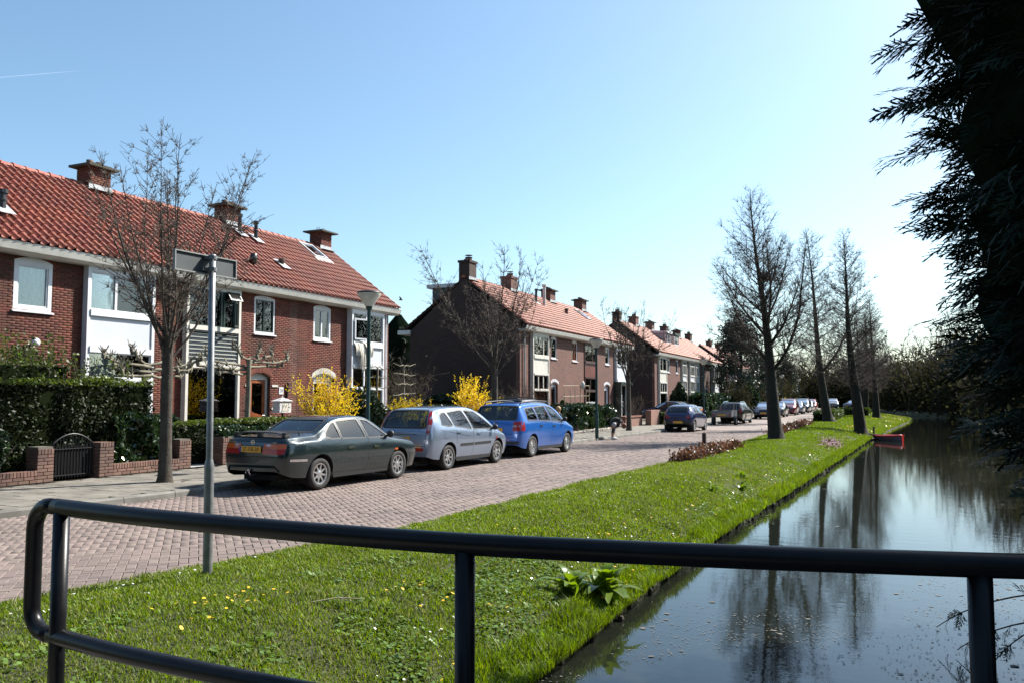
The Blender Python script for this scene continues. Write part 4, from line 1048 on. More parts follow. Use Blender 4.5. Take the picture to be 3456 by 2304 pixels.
def build_car(sp, label, loc, rz, group='parked cars', paint=None, name='parked_car', scale=1.):
    root = thing(name, label, 'car', loc, rz, group); root.scale = (scale,) * 3
    root.scale = (scale,) * 3
    fz, fhw, fzs, fwr, fzb, fcr = (mono(sp[k]) for k in ('zt', 'hw', 'zs', 'wr', 'zb', 'cr'))
    y0, y1 = sp['zt'][0][0], sp['zt'][-1][0]; N = int((y1 - y0) / .045)
    ysl = [y0 + (y1 - y0) * (.5 - .5 * math.cos(math.pi * i / N) if False else i / N) for i in range(N + 1)]
    ysl = sorted(set(ysl + [y0 + .008, y0 + .02, y1 - .008, y1 - .02]))
    nb, nu, nr = 14, 11, 9; V = []; F = []
    bul, tuck = sp.get('bulge', .10), sp.get('tuck', .25)
    def section(y):
        zt, hw, wr, zb, cr = fz(y), fhw(y), fwr(y), fzb(y), fcr(y); ze = zt - cr; zs = min(fzs(y), ze - .012); wr = min(wr, hw * .985); P = []
        for i in range(nb):
            t = i / (nb - 1); x = hw * (1 - bul * (1 - t) ** 2.4 - tuck * max(0, t - .62) ** 2); P.append((x, zb + (zs - zb) * t))
        xs = P[-1][0]
        for i in range(1, nu):
            t = i / (nu - 1); P.append((xs + (wr - xs) * t + .018 * math.sin(math.pi * t) * (1 if ze - zs > .1 else 0), zs + (ze - zs) * t))
        for i in range(1, nr):
            th = math.pi / 2 * i / (nr - 1); P.append((wr * max(0., math.cos(th)) ** .62, ze + cr * math.sin(th) ** .8))
        return P
    secs = [section(y) for y in ysl]; m = len(secs[0])
    for y, P in zip(ysl, secs):
        for x, z in P: V.append((x, y, z))
        for x, z in P[:-1][::-1]: V.append((-x, y, z))
    W2 = 2 * m - 1
    for j in range(len(ysl) - 1):
        for i in range(W2 - 1): k = j * W2 + i; F.append((k, k + 1, k + W2 + 1, k + W2))
    for j, yy, s in ((0, y0, -1), (len(ysl) - 1, y1, 1)):        # end caps, slightly bowed
        C = 12; P = secs[j]; base = len(V)
        for x, z in P[:-1]:
            for c in range(1, C):
                u = 1 - 2 * c / C; V.append((x * u, yy + s * sp.get('bow', .05) * (1 - u * u) * min(1, x / .5), z))
        def idx(i, c):
            if c == 0: return j * W2 + i
            if c == C: return j * W2 + (W2 - 1 - i)
            return base + i * (C - 1) + c - 1
        for i in range(m - 2):
            for c in range(C): F.append((idx(i, c), idx(i, c + 1), idx(i + 1, c + 1), idx(i + 1, c)))
        top = j * W2 + m - 1
        for c in range(C): F.append((idx(m - 2, c), idx(m - 2, c + 1), top))
    bm = bmesh.new(); bv = [bm.verts.new(v) for v in V]
    for f in F:
        try: bm.faces.new([bv[i] for i in f])
        except ValueError: pass
    bmesh.ops.recalc_face_normals(bm, faces=bm.faces)
    bvh = BVHTree.FromBMesh(bm)
    # openings: windows and wheel arches
    ops = []
    wr_, wy = sp['wheel'], sp['axles']; ar = wr_ + .065
    for ax in 'RL':
        for y in wy: ops.append((ax, [(y + ar * math.cos(t), wr_ + .005 + ar * math.sin(t)) for t in np.linspace(0, 2 * math.pi, 29)[:-1]], .25))
        for w in sp['side']: ops.append((ax, round_poly(w, .045), .2))
    if 'rear' in sp: ops.append(('B', round_poly(sp['rear'], .07), .12))
    if 'front' in sp: ops.append(('F', round_poly(sp['front'], .07), .12))
    for ax, poly, lim in ops:
        a, s = AX[ax]; kill = []
        for f in bm.faces:
            if f.normal[a] * s < lim: continue
            c = f.calc_center_median()
            if a == 1 and c.z < .5: continue
            p = (c.y, c.z) if a == 0 else (c.x, c.z)
            if a == 0 and c.x * s < 0: continue
            if inside(p, poly): kill.append(f)
        vs = {v for f in kill for v in f.verts}
        bmesh.ops.delete(bm, geom=kill, context='FACES')
        for v in vs:
            if not v.is_valid or not any(e.is_boundary for e in v.link_edges): continue
            q = nearest_on((v.co.y, v.co.z) if a == 0 else (v.co.x, v.co.z), poly)
            if a == 0 and q[1] < .24: continue
            l, nn = hit(bvh, q, ax)
            if (l - v.co).length < .12: v.co = l
    me = bpy.data.meshes.new('body'); bm.to_mesh(me); bm.free(); me.materials.append(paint)
    me.polygons.foreach_set('use_smooth', [True] * len(me.polygons)); body = link('body', me, root, True)
    P = lambda mb, nm, mat, par=None, sm=False: mb.build(nm, mat, par or root, smooth=sm, local=True, flip=False)
    # glass and rubber surrounds
    for ax in 'RL':
        for w in sp['side']:
            pl_ = round_poly(w, .045); g = P(patch(bvh, pl_, ax, -.006, .12), 'side_window', g_car, sm=True)
            P(strip(bvh, pl_ + [pl_[0]], ax, .03, .003), 'window_seal', m_plastic, g)
    for key, ax in (('rear', 'B'), ('front', 'F')):
        if key in sp:
            pl_ = round_poly(sp[key], .07); g = P(patch(bvh, pl_, ax, -.006, .12), 'rear_window' if ax == 'B' else 'windscreen', g_car, sm=True)
            P(strip(bvh, pl_ + [pl_[0]], ax, .035, .003), 'window_seal', m_plastic, g)
    # wheels, arches
    st = sp.get('rim', ('star', 8)); t, k, d = make_wheel(wr_, wr_ * .66, st[1], st[0])
    tm = None
    trk = sp['track']
    for y in wy:
        for s in (1, -1):
            if tm is None:
                wo = P(t, 'wheel', m_tyre, sm=True); ro = P(k, 'rim', m_rim, wo); do = P(d, 'brake_disc', m_liner, wo); tm = (wo, ro, do)
            else:
                wo = copy_tree(tm[0], root)
            wo.location = (s * (trk - .095), y, wr_); wo.rotation_euler = (rnd(0, 1), 0, 0) if s > 0 else (rnd(0, 1), 0, math.pi)
    for y in wy:
        for s in (1, -1):
            q = MB(); n = 14
            pts = [(ar * 1.0 * math.cos(a), ar * math.sin(a)) for a in np.linspace(-.5, math.pi + .5, n)]; Vv = []
            for yy, zz in pts:
                xo = hit(bvh, (y + yy, max(.28, wr_ + zz)), 'R')[0].x - .012
                Vv += [(s * .42, y + yy, wr_ + zz), (s * xo, y + yy, wr_ + zz)]
            q.add(Vv, [(2 * i, 2 * i + 1, 2 * i + 3, 2 * i + 2) for i in range(n - 1)]); q.add([(s * .42, y + yy, wr_ + zz) for yy, zz in pts], [tuple(range(n))])
            P(q, 'wheel_arch', m_liner)
    P(MB().box(-sp['track'] + .02, sp['track'] - .02, wy[0] + ar + .02, wy[1] - ar - .02, .20, .30).box(-.4, .4, y0 + .2, y1 - .2, .22, .32), 'underbody', m_liner)
    P(MB().box(-.62, .62, y0 + .35, y1 - .6, .34, .40), 'cabin_floor', m_liner)
    # cabin
    for (sx, sy) in sp['seats']:
        q = MB().box(sx - .23, sx + .23, sy, sy + .5, .42, .56)
        q.add([(sx - .24, sy - .02, .5), (sx + .24, sy - .02, .5), (sx + .24, sy + .1, .5), (sx - .24, sy + .1, .5), (sx - .19, sy - .2, 1.02), (sx + .19, sy - .2, 1.02), (sx + .19, sy - .1, 1.02), (sx - .19, sy - .1, 1.02)], [(0, 1, 5, 4), (1, 2, 6, 5), (2, 3, 7, 6), (3, 0, 4, 7), (4, 5, 6, 7)])
        q.box(sx - .12, sx + .12, sy - .22, sy - .12, 1.05, 1.22); P(q, 'seat', m_seat)
    yd = sp.get('dash'); 
    if yd: P(MB().box(-.6, .6, yd, yd + .35, .62, .84), 'dashboard', m_seat)
    if sp.get('shelf'): a, b, z = sp['shelf']; P(MB().box(-.58, .58, a, b, z - .03, z), 'parcel_shelf', m_seat)
    # doors, handles, trims
    for ax in 'RL':
        s = AX[ax][1]
        for ln in sp.get('seams', ()): P(strip(bvh, ln, ax, .009), 'door_gap', m_seam)
        for ln, w, mt in sp.get('strips', ()): P(strip(bvh, ln, ax, w, .006), 'rubbing_strip', mt or paint)
        for hy, hz in sp.get('handles', ()):
            l, nn = hit(bvh, (hy, hz), ax); q = MB().box(-.012, .022, -.085, .085, -.018, .018); q.xf(Matrix.Translation(l) @ (Matrix.Identity(4) if s > 0 else Matrix.Rotation(math.pi, 4, 'Z'))); P(q, 'door_handle', sp.get('handle_mat') or paint)
        my, mz = sp['mirror']; l, nn = hit(bvh, (my, mz), ax)
        q = MB(); prof = [(0, -.07), (.055, -.068), (.085, -.03), (.085, .02), (.06, .055), (0, .07)]
        q.lathe([(r_, h_ * 1.1) for r_, h_ in prof], 10, axis='x'); q.xf(Matrix.Translation((l.x + s * .1, my, mz + .05)) @ Matrix.Diagonal((1, .55, .9, 1))); q.tube([(l.x - s * .03, my, mz), (l.x + s * .08, my, mz + .03)], .025, 6)
        P(q, 'door_mirror', sp.get('mirror_mat') or m_plastic, sm=True)
        for key, nm, mt in sp.get('side_patches', ()): P(patch(bvh, round_poly(key, .02), ax, .005), nm, mt or paint, sm=True)
    for ax, key in (('B', 'rear_patches'), ('F', 'front_patches')):
        for poly, nm, mt, both in sp.get(key, ()):
            for pp in ((poly, flipx(poly)) if both else (poly,)): P(patch(bvh, round_poly(pp, .025), ax, .007), nm, mt or paint, sm=True)
        for ln, w, mt in sp.get(key[:-7] + 'strips', ()): P(strip(bvh, ln, ax, w, .004), 'panel_gap', mt)
    # number plates
    for ax, key in (('B', 'plate'), ('F', 'fplate')):
        if key not in sp: continue
        txt, px_, pz = sp[key]; l, nn = hit(bvh, (px_, pz), ax); s = AX[ax][1]; yv = l.y + s * .012
        pb = P(MB().box(px_ - .26, px_ + .26, yv - .006, yv + .006, pz - .055, pz + .055), 'number_plate', m_plate)
        lft = -1 if ax == 'B' else 1
        P(MB().box(px_ + lft * .26 - (0 if lft < 0 else .04), px_ + lft * .26 + (.04 if lft < 0 else 0), yv - .008, yv + .008, pz - .054, pz + .054), 'plate_band', m_eu, pb)
        if txt:
            bs = Matrix(((-lft, 0, 0, px_ - lft * .02), (0, 0, s, yv + s * .0075), (0, 1, 0, pz - .003), (0, 0, 0, 1)))
            text_part(txt, .105, m_ink, pb, bs)
    return root, bvh, P

WH = [(-2.245, .60), (-2.23, .68), (-2.19, .745), (-2.05, .80), (-1.7, .838), (-.5, .85), (1., .85), (1.7, .83), (1.95, .78), (2.08, .70), (2.14, .58), (2.155, .5)]
def scale_y(pts, a0, a1, b0, b1):
    return [(b0 + (y - a0) * (b1 - b0) / (a1 - a0), v) for y, v in pts]
SEDAN = dict(
  zt=[(-2.245, .84), (-2.225, .945), (-2.18, 1.0), (-2.0, 1.035), (-1.55, 1.055), (-1.38, 1.065), (-1.2, 1.14), (-.78, 1.335), (-.55, 1.375), (-.05, 1.395), (.25, 1.375), (.43, 1.315), (1.02, 1.0), (1.12, .965), (1.6, .90), (1.95, .82), (2.09, .74), (2.14, .64), (2.155, .55)],
  hw=WH, zs=[(-2.245, .7), (-2.1, .86), (-1.5, .93), (-1, .925), (1., .87), (1.9, .74), (2.155, .5)],
  wr=[(-2.245, .5), (-2.1, .70), (-1.4, .71), (-1.1, .675), (-.6, .62), (.2, .625), (.8, .69), (1.1, .72), (1.9, .66), (2.155, .42)],
  zb=[(-2.245, .40), (-2.2, .36), (-1.9, .27), (-1.2, .24), (1.2, .22), (1.9, .24), (2.1, .30), (2.155, .36)],
  cr=[(-2.245, .05), (-1.5, .045), (-1.1, .05), (-.6, .06), (.3, .06), (1., .05), (2.155, .05)],
  wheel=.305, axles=(-1.275, 1.275), track=.80,
  side=[[(-.97, .95), (-1.14, .985), (-1.10, 1.07), (-.86, 1.245), (-.74, 1.275), (-.7, .95)], [(-.66, .95), (-.70, 1.285), (-.12, 1.318), (-.02, 1.312), (.10, .93)], [(.18, .925), (.06, 1.312), (.30, 1.285), (.92, .925)]],
  rear=[(-.60, 1.085), (.60, 1.085), (.53, 1.325), (-.53, 1.325)], front=[(-.64, .995), (.64, .995), (.56, 1.30), (-.56, 1.30)],
  seats=[(-.36, .05), (.36, .05), (-.36, -.75), (.36, -.75)], dash=.55, shelf=(-1.35, -.9, .92),
  seams=[[(.16, 1.28), (.17, .9), (.17, .4), (.14, .30)], [(1.02, .90), (1.05, .6), (.98, .32)], [(-.68, .92), (-.80, .75), (-.90, .62)], [(.98, .93), (1.6, .86), (2.0, .76)], [(-1.3, .99), (-1.7, .96), (-2.1, .93)], [(-.95, .30), (.95, .27)]],
  strips=[([(-.88, .52), (.14, .505)], .05, None), ([(.2, .505), (.93, .49)], .05, None), ([(-2.1, .60), (-1.68, .585)], .045, m_chrome), ([(1.66, .53), (2.0, .5)], .045, m_plastic)],
  handles=[(-.42, .76), (.42, .74)], handle_mat=m_chrome, mirror=(.85, .93),
  side_patches=[([(1.08, .63), (1.2, .63), (1.2, .67), (1.08, .67)], 'side_indicator', m_amber), ([(-2.18, .30), (-1.66, .28), (-1.66, .56), (-2.18, .57)], 'bumper_side', None), ([(1.7, .26), (2.05, .32), (2.05, .5), (1.7, .5)], 'bumper_side', None)],
  rear_patches=[([(.28, .71), (.72, .71), (.74, .80), (.28, .80)], 'tail_light', m_red, True), ([(.28, .805), (.74, .805), (.73, .90), (.28, .90)], 'tail_light', m_amber, True), ([(.34, .855), (.44, .855), (.44, .892), (.34, .892)], 'reversing_light', m_clear, True), ([(-.74, .36), (.74, .36), (.745, .62), (-.745, .62)], 'bumper', None, False)],
  rear_strips=[([(-.7, .94), (.7, .94)], .008, m_seam), ([(-.72, .665), (.72, .665)], .01, m_seam)],
  front_patches=[([(.3, .62), (.62, .62), (.6, .73), (.3, .73)], 'headlight', m_clear, True), ([(-.27, .63), (.27, .63), (.27, .72), (-.27, .72)], 'grille', m_plastic, False), ([(-.45, .4), (.45, .4), (.45, .5), (-.45, .5)], 'air_intake', m_plastic, False)],
  plate=('JZ-XB-30', 0, .80), fplate=('', 0, .52), rim=('star', 8))
ROAD_RZ = -R(2.2)
GP = 'cars parked along the kerb'
root, bvh, P = build_car(SEDAN, 'dark green saloon with black rear spoiler, nearest of the parked cars', (-10.66, 14.36, 0), -R(3), GP, paintM('paint_dark_green', (.007, .019, .024), .45, .3))
# boot spoiler, badge, boot lettering, tow bar, aerial
q = MB(); V = []
for i in range(13):
    x = -.66 + 1.32 * i / 12; e = abs(x) / .66; z = 1.115 - .07 * e ** 5; y = -2.13 + .03 * e * e
    V += [(x, y, z), (x, y + .15, z + .012), (x, y + .15, z - .02), (x, y, z - .022)]
q.add(V, [(4 * i + a, 4 * i + (a + 1) % 4, 4 * i + 4 + (a + 1) % 4, 4 * i + 4 + a) for i in range(12) for a in range(4)] + [(0, 1, 2, 3), (48, 49, 50, 51)])
for x in (-.6, 0, .6): q.box(x - .05, x + .05, -2.08, -1.98, .98, 1.10)
P(q, 'rear_spoiler', m_plastic)
l, nn = hit(bvh, (0, .925), 'B')
q = MB().lathe([(.035, 0), (.045, 0), (.045, -.008), (.035, -.008)], 16, (0, l.y - .003, .925), 'y'); q.box(-.05, .05, l.y - .014, l.y - .003, .916, .934); P(q, 'badge', m_chrome)
for tx, x in (('PRIMERA', -.5), ('2.0LX', .52)):
    l, nn = hit(bvh, (x, .925), 'B'); text_part(tx, .04, m_chrome, root, Matrix(((1, 0, 0, x), (0, 0, -1, l.y - .006), (0, 1, 0, .925), (0, 0, 0, 1))), 'boot_lettering')
P(MB().tube([(0, -2.05, .33), (0, -2.3, .33), (0, -2.34, .40)], .022, 8).lathe([(.028 * math.cos(t), .028 * math.sin(t)) for t in np.linspace(-1.5, 1.5, 6)], 8, (0, -2.34, .42)), 'tow_bar', m_chrome)
P(MB().tube([(.5, -1.55, 1.04), (.52, -1.6, 1.10)], .012, 6), 'aerial', m_plastic)

REZZO = dict(
  zt=[(-2.1, .98), (-2.085, 1.08), (-2.0, 1.26), (-1.86, 1.44), (-1.74, 1.52), (-1.5, 1.55), (-.8, 1.585), (-.2, 1.59), (.25, 1.545), (.55, 1.45), (1.25, 1.06), (1.35, 1.02), (1.75, .90), (2.02, .78), (2.12, .66), (2.15, .55)],
  hw=[(-2.1, .70), (-2.08, .755), (-2.0, .80), (-1.6, .855), (-.5, .875), (1., .875), (1.6, .85), (1.95, .77), (2.1, .64), (2.15, .5)],
  zs=[(-2.1, .86), (-1.9, 1.02), (-1.4, 1.04), (-.4, .99), (1.1, .88), (1.8, .76), (2.15, .5)],
  wr=[(-2.1, .68), (-1.95, .69), (-1.75, .665), (-1.5, .62), (-.5, .60), (.3, .60), (.8, .68), (1.3, .74), (1.9, .64), (2.15, .4)],
  zb=[(-2.1, .36), (-1.9, .30), (-1.2, .25), (1.2, .23), (1.9, .24), (2.15, .34)],
  cr=[(-2.1, .06), (-1.7, .09), (-.5, .1), (.3, .1), (1.1, .06), (2.15, .05)],
  wheel=.315, axles=(-1.3, 1.3), track=.82, tuck=.18,
  side=[[(-1.62, 1.13), (-1.56, 1.35), (-1.44, 1.42), (-1.24, 1.435), (-1.1, 1.10), (-1.3, 1.08)], [(-1.03, 1.08), (-1.16, 1.43), (-.5, 1.475), (-.36, 1.47), (-.18, .99)], [(-.10, .985), (-.28, 1.47), (.3, 1.43), (.52, 1.32), (1.12, .96)]],
  rear=[(-.635, 1.06), (.635, 1.06), (.54, 1.485), (-.54, 1.485)], front=[(-.64, 1.1), (.64, 1.1), (.55, 1.46), (-.55, 1.46)],
  seats=[(-.38, .0), (.38, .0), (-.38, -.95), (.38, -.95)], dash=.62, 
  seams=[[(-.14, 1.48), (-.12, .95), (-.1, .4), (-.13, .3)], [(1.08, .96), (1.12, .6), (1.02, .3)], [(-1.0, 1.05), (-.98, .8), (-.92, .62)], [(-1.72, 1.0), (-1.2, .93), (-.6, .84), (-.3, .82)], [(-.9, .3), (.95, .28)]],
  strips=[([(-.78, .60), (-.12, .60)], .07, m_plastic), ([(-.06, .60), (.86, .60)], .07, m_plastic)],
  handles=[(-.86, .92), (.18, .86)], mirror=(.98, .95), 
  side_patches=[([(1.14, .68), (1.22, .68), (1.22, .74), (1.14, .74)], 'side_indicator', m_red), ([(-1.55, .80), (-1.36, .80), (-1.36, .98), (-1.55, .98)], 'fuel_flap', None)],
  rear_patches=[([(.65, .93), (.735, .93), (.735, 1.2), (.64, 1.46), (.575, 1.46), (.645, 1.2)], 'tail_light', m_red, True), ([(.665, 1.0), (.725, 1.0), (.725, 1.14), (.665, 1.14)], 'indicator_light', m_clear, True), ([(.36, .50), (.58, .50), (.58, .58), (.36, .58)], 'fog_light', m_red, True), ([(-.62, .70), (.62, .70), (.62, .78), (-.62, .78)], 'plate_recess', m_plastic, False)],
  rear_strips=[([(-.62, .62), (.62, .62)], .01, m_seam), ([(-.62, .62), (-.655, 1.04)], .01, m_seam), ([(.62, .62), (.655, 1.04)], .01, m_seam), ([(-.4, .9), (.4, .9)], .012, m_seam)],
  front_patches=[([(.34, .68), (.66, .68), (.62, .8), (.34, .78)], 'headlight', m_clear, True), ([(-.3, .66), (.3, .66), (.3, .74), (-.3, .74)], 'grille', m_plastic, False)],
  plate=('95-LT-GX', -.05, .79), fplate=('', 0, .5), rim=('star', 7))
REZZO['rear_patches'] = [r for r in REZZO['rear_patches'] if r[1] != 'plate_recess']
build_car(REZZO, 'silver blue compact people carrier between dark saloon and blue car', (-10.53, 19.15, 0), ROAD_RZ, GP, paintM('paint_silver_blue', (.24, .30, .40), .6, .32), scale=.97)

TOURAN = dict(
  zt=[(-2.15, 1.0), (-2.14, 1.1), (-2.08, 1.25), (-1.97, 1.48), (-1.88, 1.57), (-1.7, 1.60), (-.8, 1.645), (0, 1.64), (.35, 1.59), (.6, 1.50), (1.2, 1.13), (1.32, 1.07), (1.85, .94), (2.1, .82), (2.2, .68), (2.23, .55)],
  hw=[(-2.15, .72), (-2.13, .78), (-2.05, .835), (-1.7, .885), (-.5, .895), (1., .895), (1.7, .87), (2.0, .80), (2.16, .68), (2.23, .52)],
  zs=[(-2.15, .86), (-1.95, 1.03), (-1.4, 1.05), (1.1, .93), (1.8, .80), (2.23, .5)],
  wr=[(-2.15, .70), (-1.95, .69), (-1.6, .665), (-.5, .66), (.35, .65), (.8, .71), (1.3, .77), (2.0, .66), (2.23, .4)],
  zb=[(-2.15, .38), (-1.95, .30), (-1.2, .24), (1.2, .23), (2.0, .24), (2.23, .34)],
  cr=[(-2.15, .06), (-1.7, .09), (-.5, .1), (.3, .1), (1.1, .06), (2.23, .05)],
  wheel=.32, axles=(-1.33, 1.34), track=.84, tuck=.12,
  side=[[(-1.72, 1.12), (-1.66, 1.44), (-1.55, 1.47), (-1.08, 1.49), (-1.02, 1.10)], [(-.95, 1.10), (-1.0, 1.495), (-.2, 1.53), (-.05, 1.06)], [(.03, 1.055), (-.1, 1.53), (.35, 1.48), (.55, 1.38), (1.05, 1.02)]],
  rear=[(-.68, 1.13), (.68, 1.13), (.63, 1.53), (-.63, 1.53)], front=[(-.68, 1.17), (.68, 1.17), (.59, 1.5), (-.59, 1.5)],
  seats=[(-.38, .0), (.38, .0), (-.4, -.85), (.4, -.85), (0, -.85)], dash=.65,
  seams=[[(-.02, 1.55), (-.0, 1.0), (.02, .4), (0, .3)], [(1.06, 1.0), (1.12, .6), (1.02, .3)], [(-.98, 1.08), (-.97, .85), (-.93, .66)], [(-.95, .3), (.98, .28)]],
  strips=[([(-.88, .58), (-.02, .58)], .05, None), ([(.04, .58), (.86, .58)], .05, None), ([(-1.72, 1.075), (1.02, .985)], .012, m_plastic)],
  handles=[(-.80, .93), (.16, .90)], handle_mat=m_plastic, mirror=(.9, 1.04),
  side_patches=[([(-2.08, .80), (-1.9, .80), (-1.92, 1.06), (-2.06, 1.08)], 'tail_light', m_red)],
  rear_patches=[([(.57, .80), (.80, .80), (.79, 1.08), (.60, 1.08)], 'tail_light', m_red, True), ([(.575, .92), (.79, .92), (.79, .97), (.58, .97)], 'reversing_light', m_clear, True), ([(-.75, .40), (.75, .40), (.76, .50), (-.76, .50)], 'bumper_lip', m_plastic, False)],
  rear_strips=[([(-.56, .70), (.56, .70)], .01, m_seam), ([(-.78, .60), (.78, .60)], .008, m_seam)],
  front_patches=[([(.36, .72), (.68, .72), (.66, .86), (.36, .84)], 'headlight', m_clear, True), ([(-.32, .7), (.32, .7), (.32, .82), (-.32, .82)], 'grille', m_plastic, False), ([(-.5, .4), (.5, .4), (.5, .52), (-.5, .52)], 'air_intake', m_plastic, False)],
  plate=('', .0, .83), fplate=('', 0, .56), rim=('cover', 9))
TOURAN_PAINT = paintM('paint_bright_blue', (.004, .105, .42), .2, .32)
root, bvh, P = build_car(TOURAN, 'bright blue people carrier with black roof rails', (-10.42, 24.1, 0), ROAD_RZ, GP, TOURAN_PAINT, scale=.98)
for s in (-1, 1): P(MB().tube([(s * .60, -1.75, 1.585), (s * .60, -1.6, 1.65), (s * .6, -.6, 1.69), (s * .60, .15, 1.665), (s * .60, .35, 1.61)], .018, 8), 'roof_rail', m_plastic, sm=True)
l, nn = hit(bvh, (0, 1.03), 'B'); yb = l.y - .006
q = MB().lathe([(.05, 0), (.062, 0), (.062, -.01), (.05, -.01)], 20, (0, yb, 1.03), 'y')
for seg in (((-.036, .04), (0, .004)), ((0, .004), (.036, .04)), ((-.05, .01), (-.022, -.042)), ((-.022, -.042), (0, .0)), ((0, .0), (.022, -.042)), ((.022, -.042), (.05, .01))):
    q.tube([(seg[0][0], yb - .006, 1.03 + seg[0][1]), (seg[1][0], yb - .006, 1.03 + seg[1][1])], .006, 4)
P(q, 'badge', m_chrome)

l, nn = hit(bvh, (.19, .83), 'B'); text_part('V', .105, m_ink, root, Matrix(((1, 0, 0, .20), (0, 0, -1, l.y - .0205), (0, 1, 0, .827), (0, 0, 0, 1))), 'plate_lettering')
KA = dict(
  zt=[(-1.72, .80), (-1.71, .95), (-1.6, 1.10), (-1.42, 1.26), (-1.2, 1.345), (-.7, 1.395), (-.1, 1.40), (.3, 1.34), (.9, 1.0), (1.05, .95), (1.5, .84), (1.78, .70), (1.85, .55)],
  hw=[(-1.72, .62), (-1.70, .68), (-1.6, .74), (-1.2, .805), (0, .815), (1., .81), (1.5, .76), (1.75, .64), (1.85, .48)],
  zs=[(-1.72, .72), (-1.4, .95), (-.9, .96), (.9, .86), (1.5, .74), (1.85, .5)], wr=[(-1.72, .58), (-1.4, .58), (-1., .55), (.2, .55), (.8, .64), (1.5, .6), (1.85, .4)],
  zb=[(-1.72, .40), (-1.5, .30), (-1, .24), (1, .22), (1.6, .24), (1.85, .34)], cr=[(-1.72, .06), (-1.2, .08), (.2, .08), (.9, .05), (1.85, .05)],
  wheel=.28, axles=(-1.22, 1.23), track=.76, side=[[(-1.2, 1.0), (-1.1, 1.2), (-.95, 1.24), (-.5, 1.28), (-.38, .97)], [(-.3, .96), (-.42, 1.28), (.12, 1.26), (.72, .92)]],
  rear=[(-.52, 1.0), (.52, 1.0), (.45, 1.28), (-.45, 1.28)], front=[(-.58, .98), (.58, .98), (.5, 1.3), (-.5, 1.3)], seats=[(-.34, -.05), (.34, -.05), (-.3, -.75), (.3, -.75)], dash=.5,
  seams=[[(-.36, 1.28), (-.34, .9), (-.38, .35)], [(.72, .92), (.8, .6), (.72, .32)]], handles=[(-.22, .82)], mirror=(.6, .93),
  rear_patches=[([(.44, .70), (.64, .70), (.63, .84), (.42, .80)], 'tail_light', m_red, True), ([(-.62, .40), (.62, .40), (.63, .58), (-.63, .58)], 'bumper', m_plastic, False)],
  front_patches=[([(.32, .62), (.56, .62), (.52, .76), (.34, .72)], 'headlight', m_clear, True)], plate=('', 0, .50), rim=('cover', 7))
build_car(KA, 'small dark blue hatchback with rounded tail beyond the young street tree', (-9.82, 43.9, 0), -R(1.5), GP, paintM('paint_navy', (.008, .016, .075), .3, .3))
ESTATE = dict(SEDAN)
ESTATE.update(zt=[(-2.3, .98), (-2.28, 1.08), (-2.15, 1.25), (-2.0, 1.38), (-1.85, 1.42), (-.5, 1.46), (.1, 1.45), (.4, 1.36), (1.05, 1.0), (1.15, .965), (1.7, .89), (2.05, .80), (2.17, .72), (2.23, .6)],
  hw=[(y * 1.025, v) for y, v in WH], zs=[(-2.3, .84), (-1.9, .95), (1., .88), (1.9, .74), (2.23, .5)], wr=[(-2.3, .62), (-1.9, .62), (-1, .6), (.2, .6), (.8, .68), (1.1, .72), (1.9, .66), (2.23, .42)],
  zb=[(-2.3, .40), (-1.9, .27), (-1.2, .24), (1.2, .22), (2., .24), (2.23, .36)], cr=[(-2.3, .05), (-1.5, .07), (.3, .07), (1., .05), (2.23, .05)],
  side=[[(-1.9, 1.03), (-1.82, 1.28), (-1.0, 1.33), (-.94, .98)], [(-.87, .98), (-.92, 1.335), (-.05, 1.355), (.06, .94)], [(.13, .935), (.02, 1.355), (.3, 1.31), (.92, .94)]], rear=[(-.58, 1.05), (.58, 1.05), (.52, 1.34), (-.52, 1.34)],
  rear_patches=[([(.56, .72), (.74, .72), (.7, 1.05), (.6, 1.05)], 'tail_light', m_red, True)], rear_strips=[], strips=[([(-.9, .52), (.93, .49)], .05, m_plastic)], side_patches=[], shelf=None, plate=('', 0, .8))
er, ebvh, eP = build_car(ESTATE, 'dark estate car with roof rails hitched in front of the trailer', (-9.66, 58.9, 0), -R(.5), GP, paintM('paint_black_green', (.008, .014, .014), .3, .3))
for s in (-1, 1): eP(MB().tube([(s * .55, -1.8, 1.40), (s * .55, -1.6, 1.47), (s * .55, -.2, 1.50), (s * .55, 0, 1.43)], .018, 6), 'roof_rail', m_chrome)
SED2 = dict(SEDAN); SED2.update(plate=('', 0, .8), strips=[], fplate=('', 0, .5))
blackp = paintM('paint_black', (.010, .011, .014), .3, .3)
sd_root, _, _ = build_car(SED2, 'black saloon facing the viewer behind the big bare tree trunk', (-9.3, 71.6, 0), math.pi - R(.5), GP, blackp)
def dup_car(src, label, loc, rz, col, sc=(1, 1, 1), group=GP, pname=None):
    c = copy_tree(src); c.location = loc; c.rotation_euler = (0, 0, rz); c.scale = sc; tag(c, label, 'car', group)
    p = paintM(pname, col)
    for ch in c.children:
        for sl in ch.material_slots:
            if sl.material and sl.material.name.startswith('paint_'): sl.link = 'OBJECT'; sl.material = p
    return c
src_t = bpy.data.objects['parked_car.002']; src_s = sd_root
dup_car(src_s, 'dark grey saloon squeezed between black saloon and red car', (-9.35, 79.2, 0), math.pi, (.05, .055, .06), pname='paint_grey')
dup_car(src_t, 'dark red car facing the viewer, farther along the kerb', (-9.25, 87.5, 0), math.pi, (.16, .012, .014), (1, .92, 1.0), pname='paint_dark_red')
dup_car(src_s, 'silver saloon just behind the dark red car', (-9.2, 94.5, 0), math.pi, (.30, .31, .33), pname='paint_silver')
dup_car(src_t, 'dark blue grey people carrier near the far end of the row', (-9.2, 101.5, 0), math.pi, (.03, .04, .06), pname='paint_blue_grey')
dup_car(src_s, 'pale car second to last in the parked row', (-9.3, 108.5, 0), math.pi, (.40, .41, .42), pname='paint_pale')
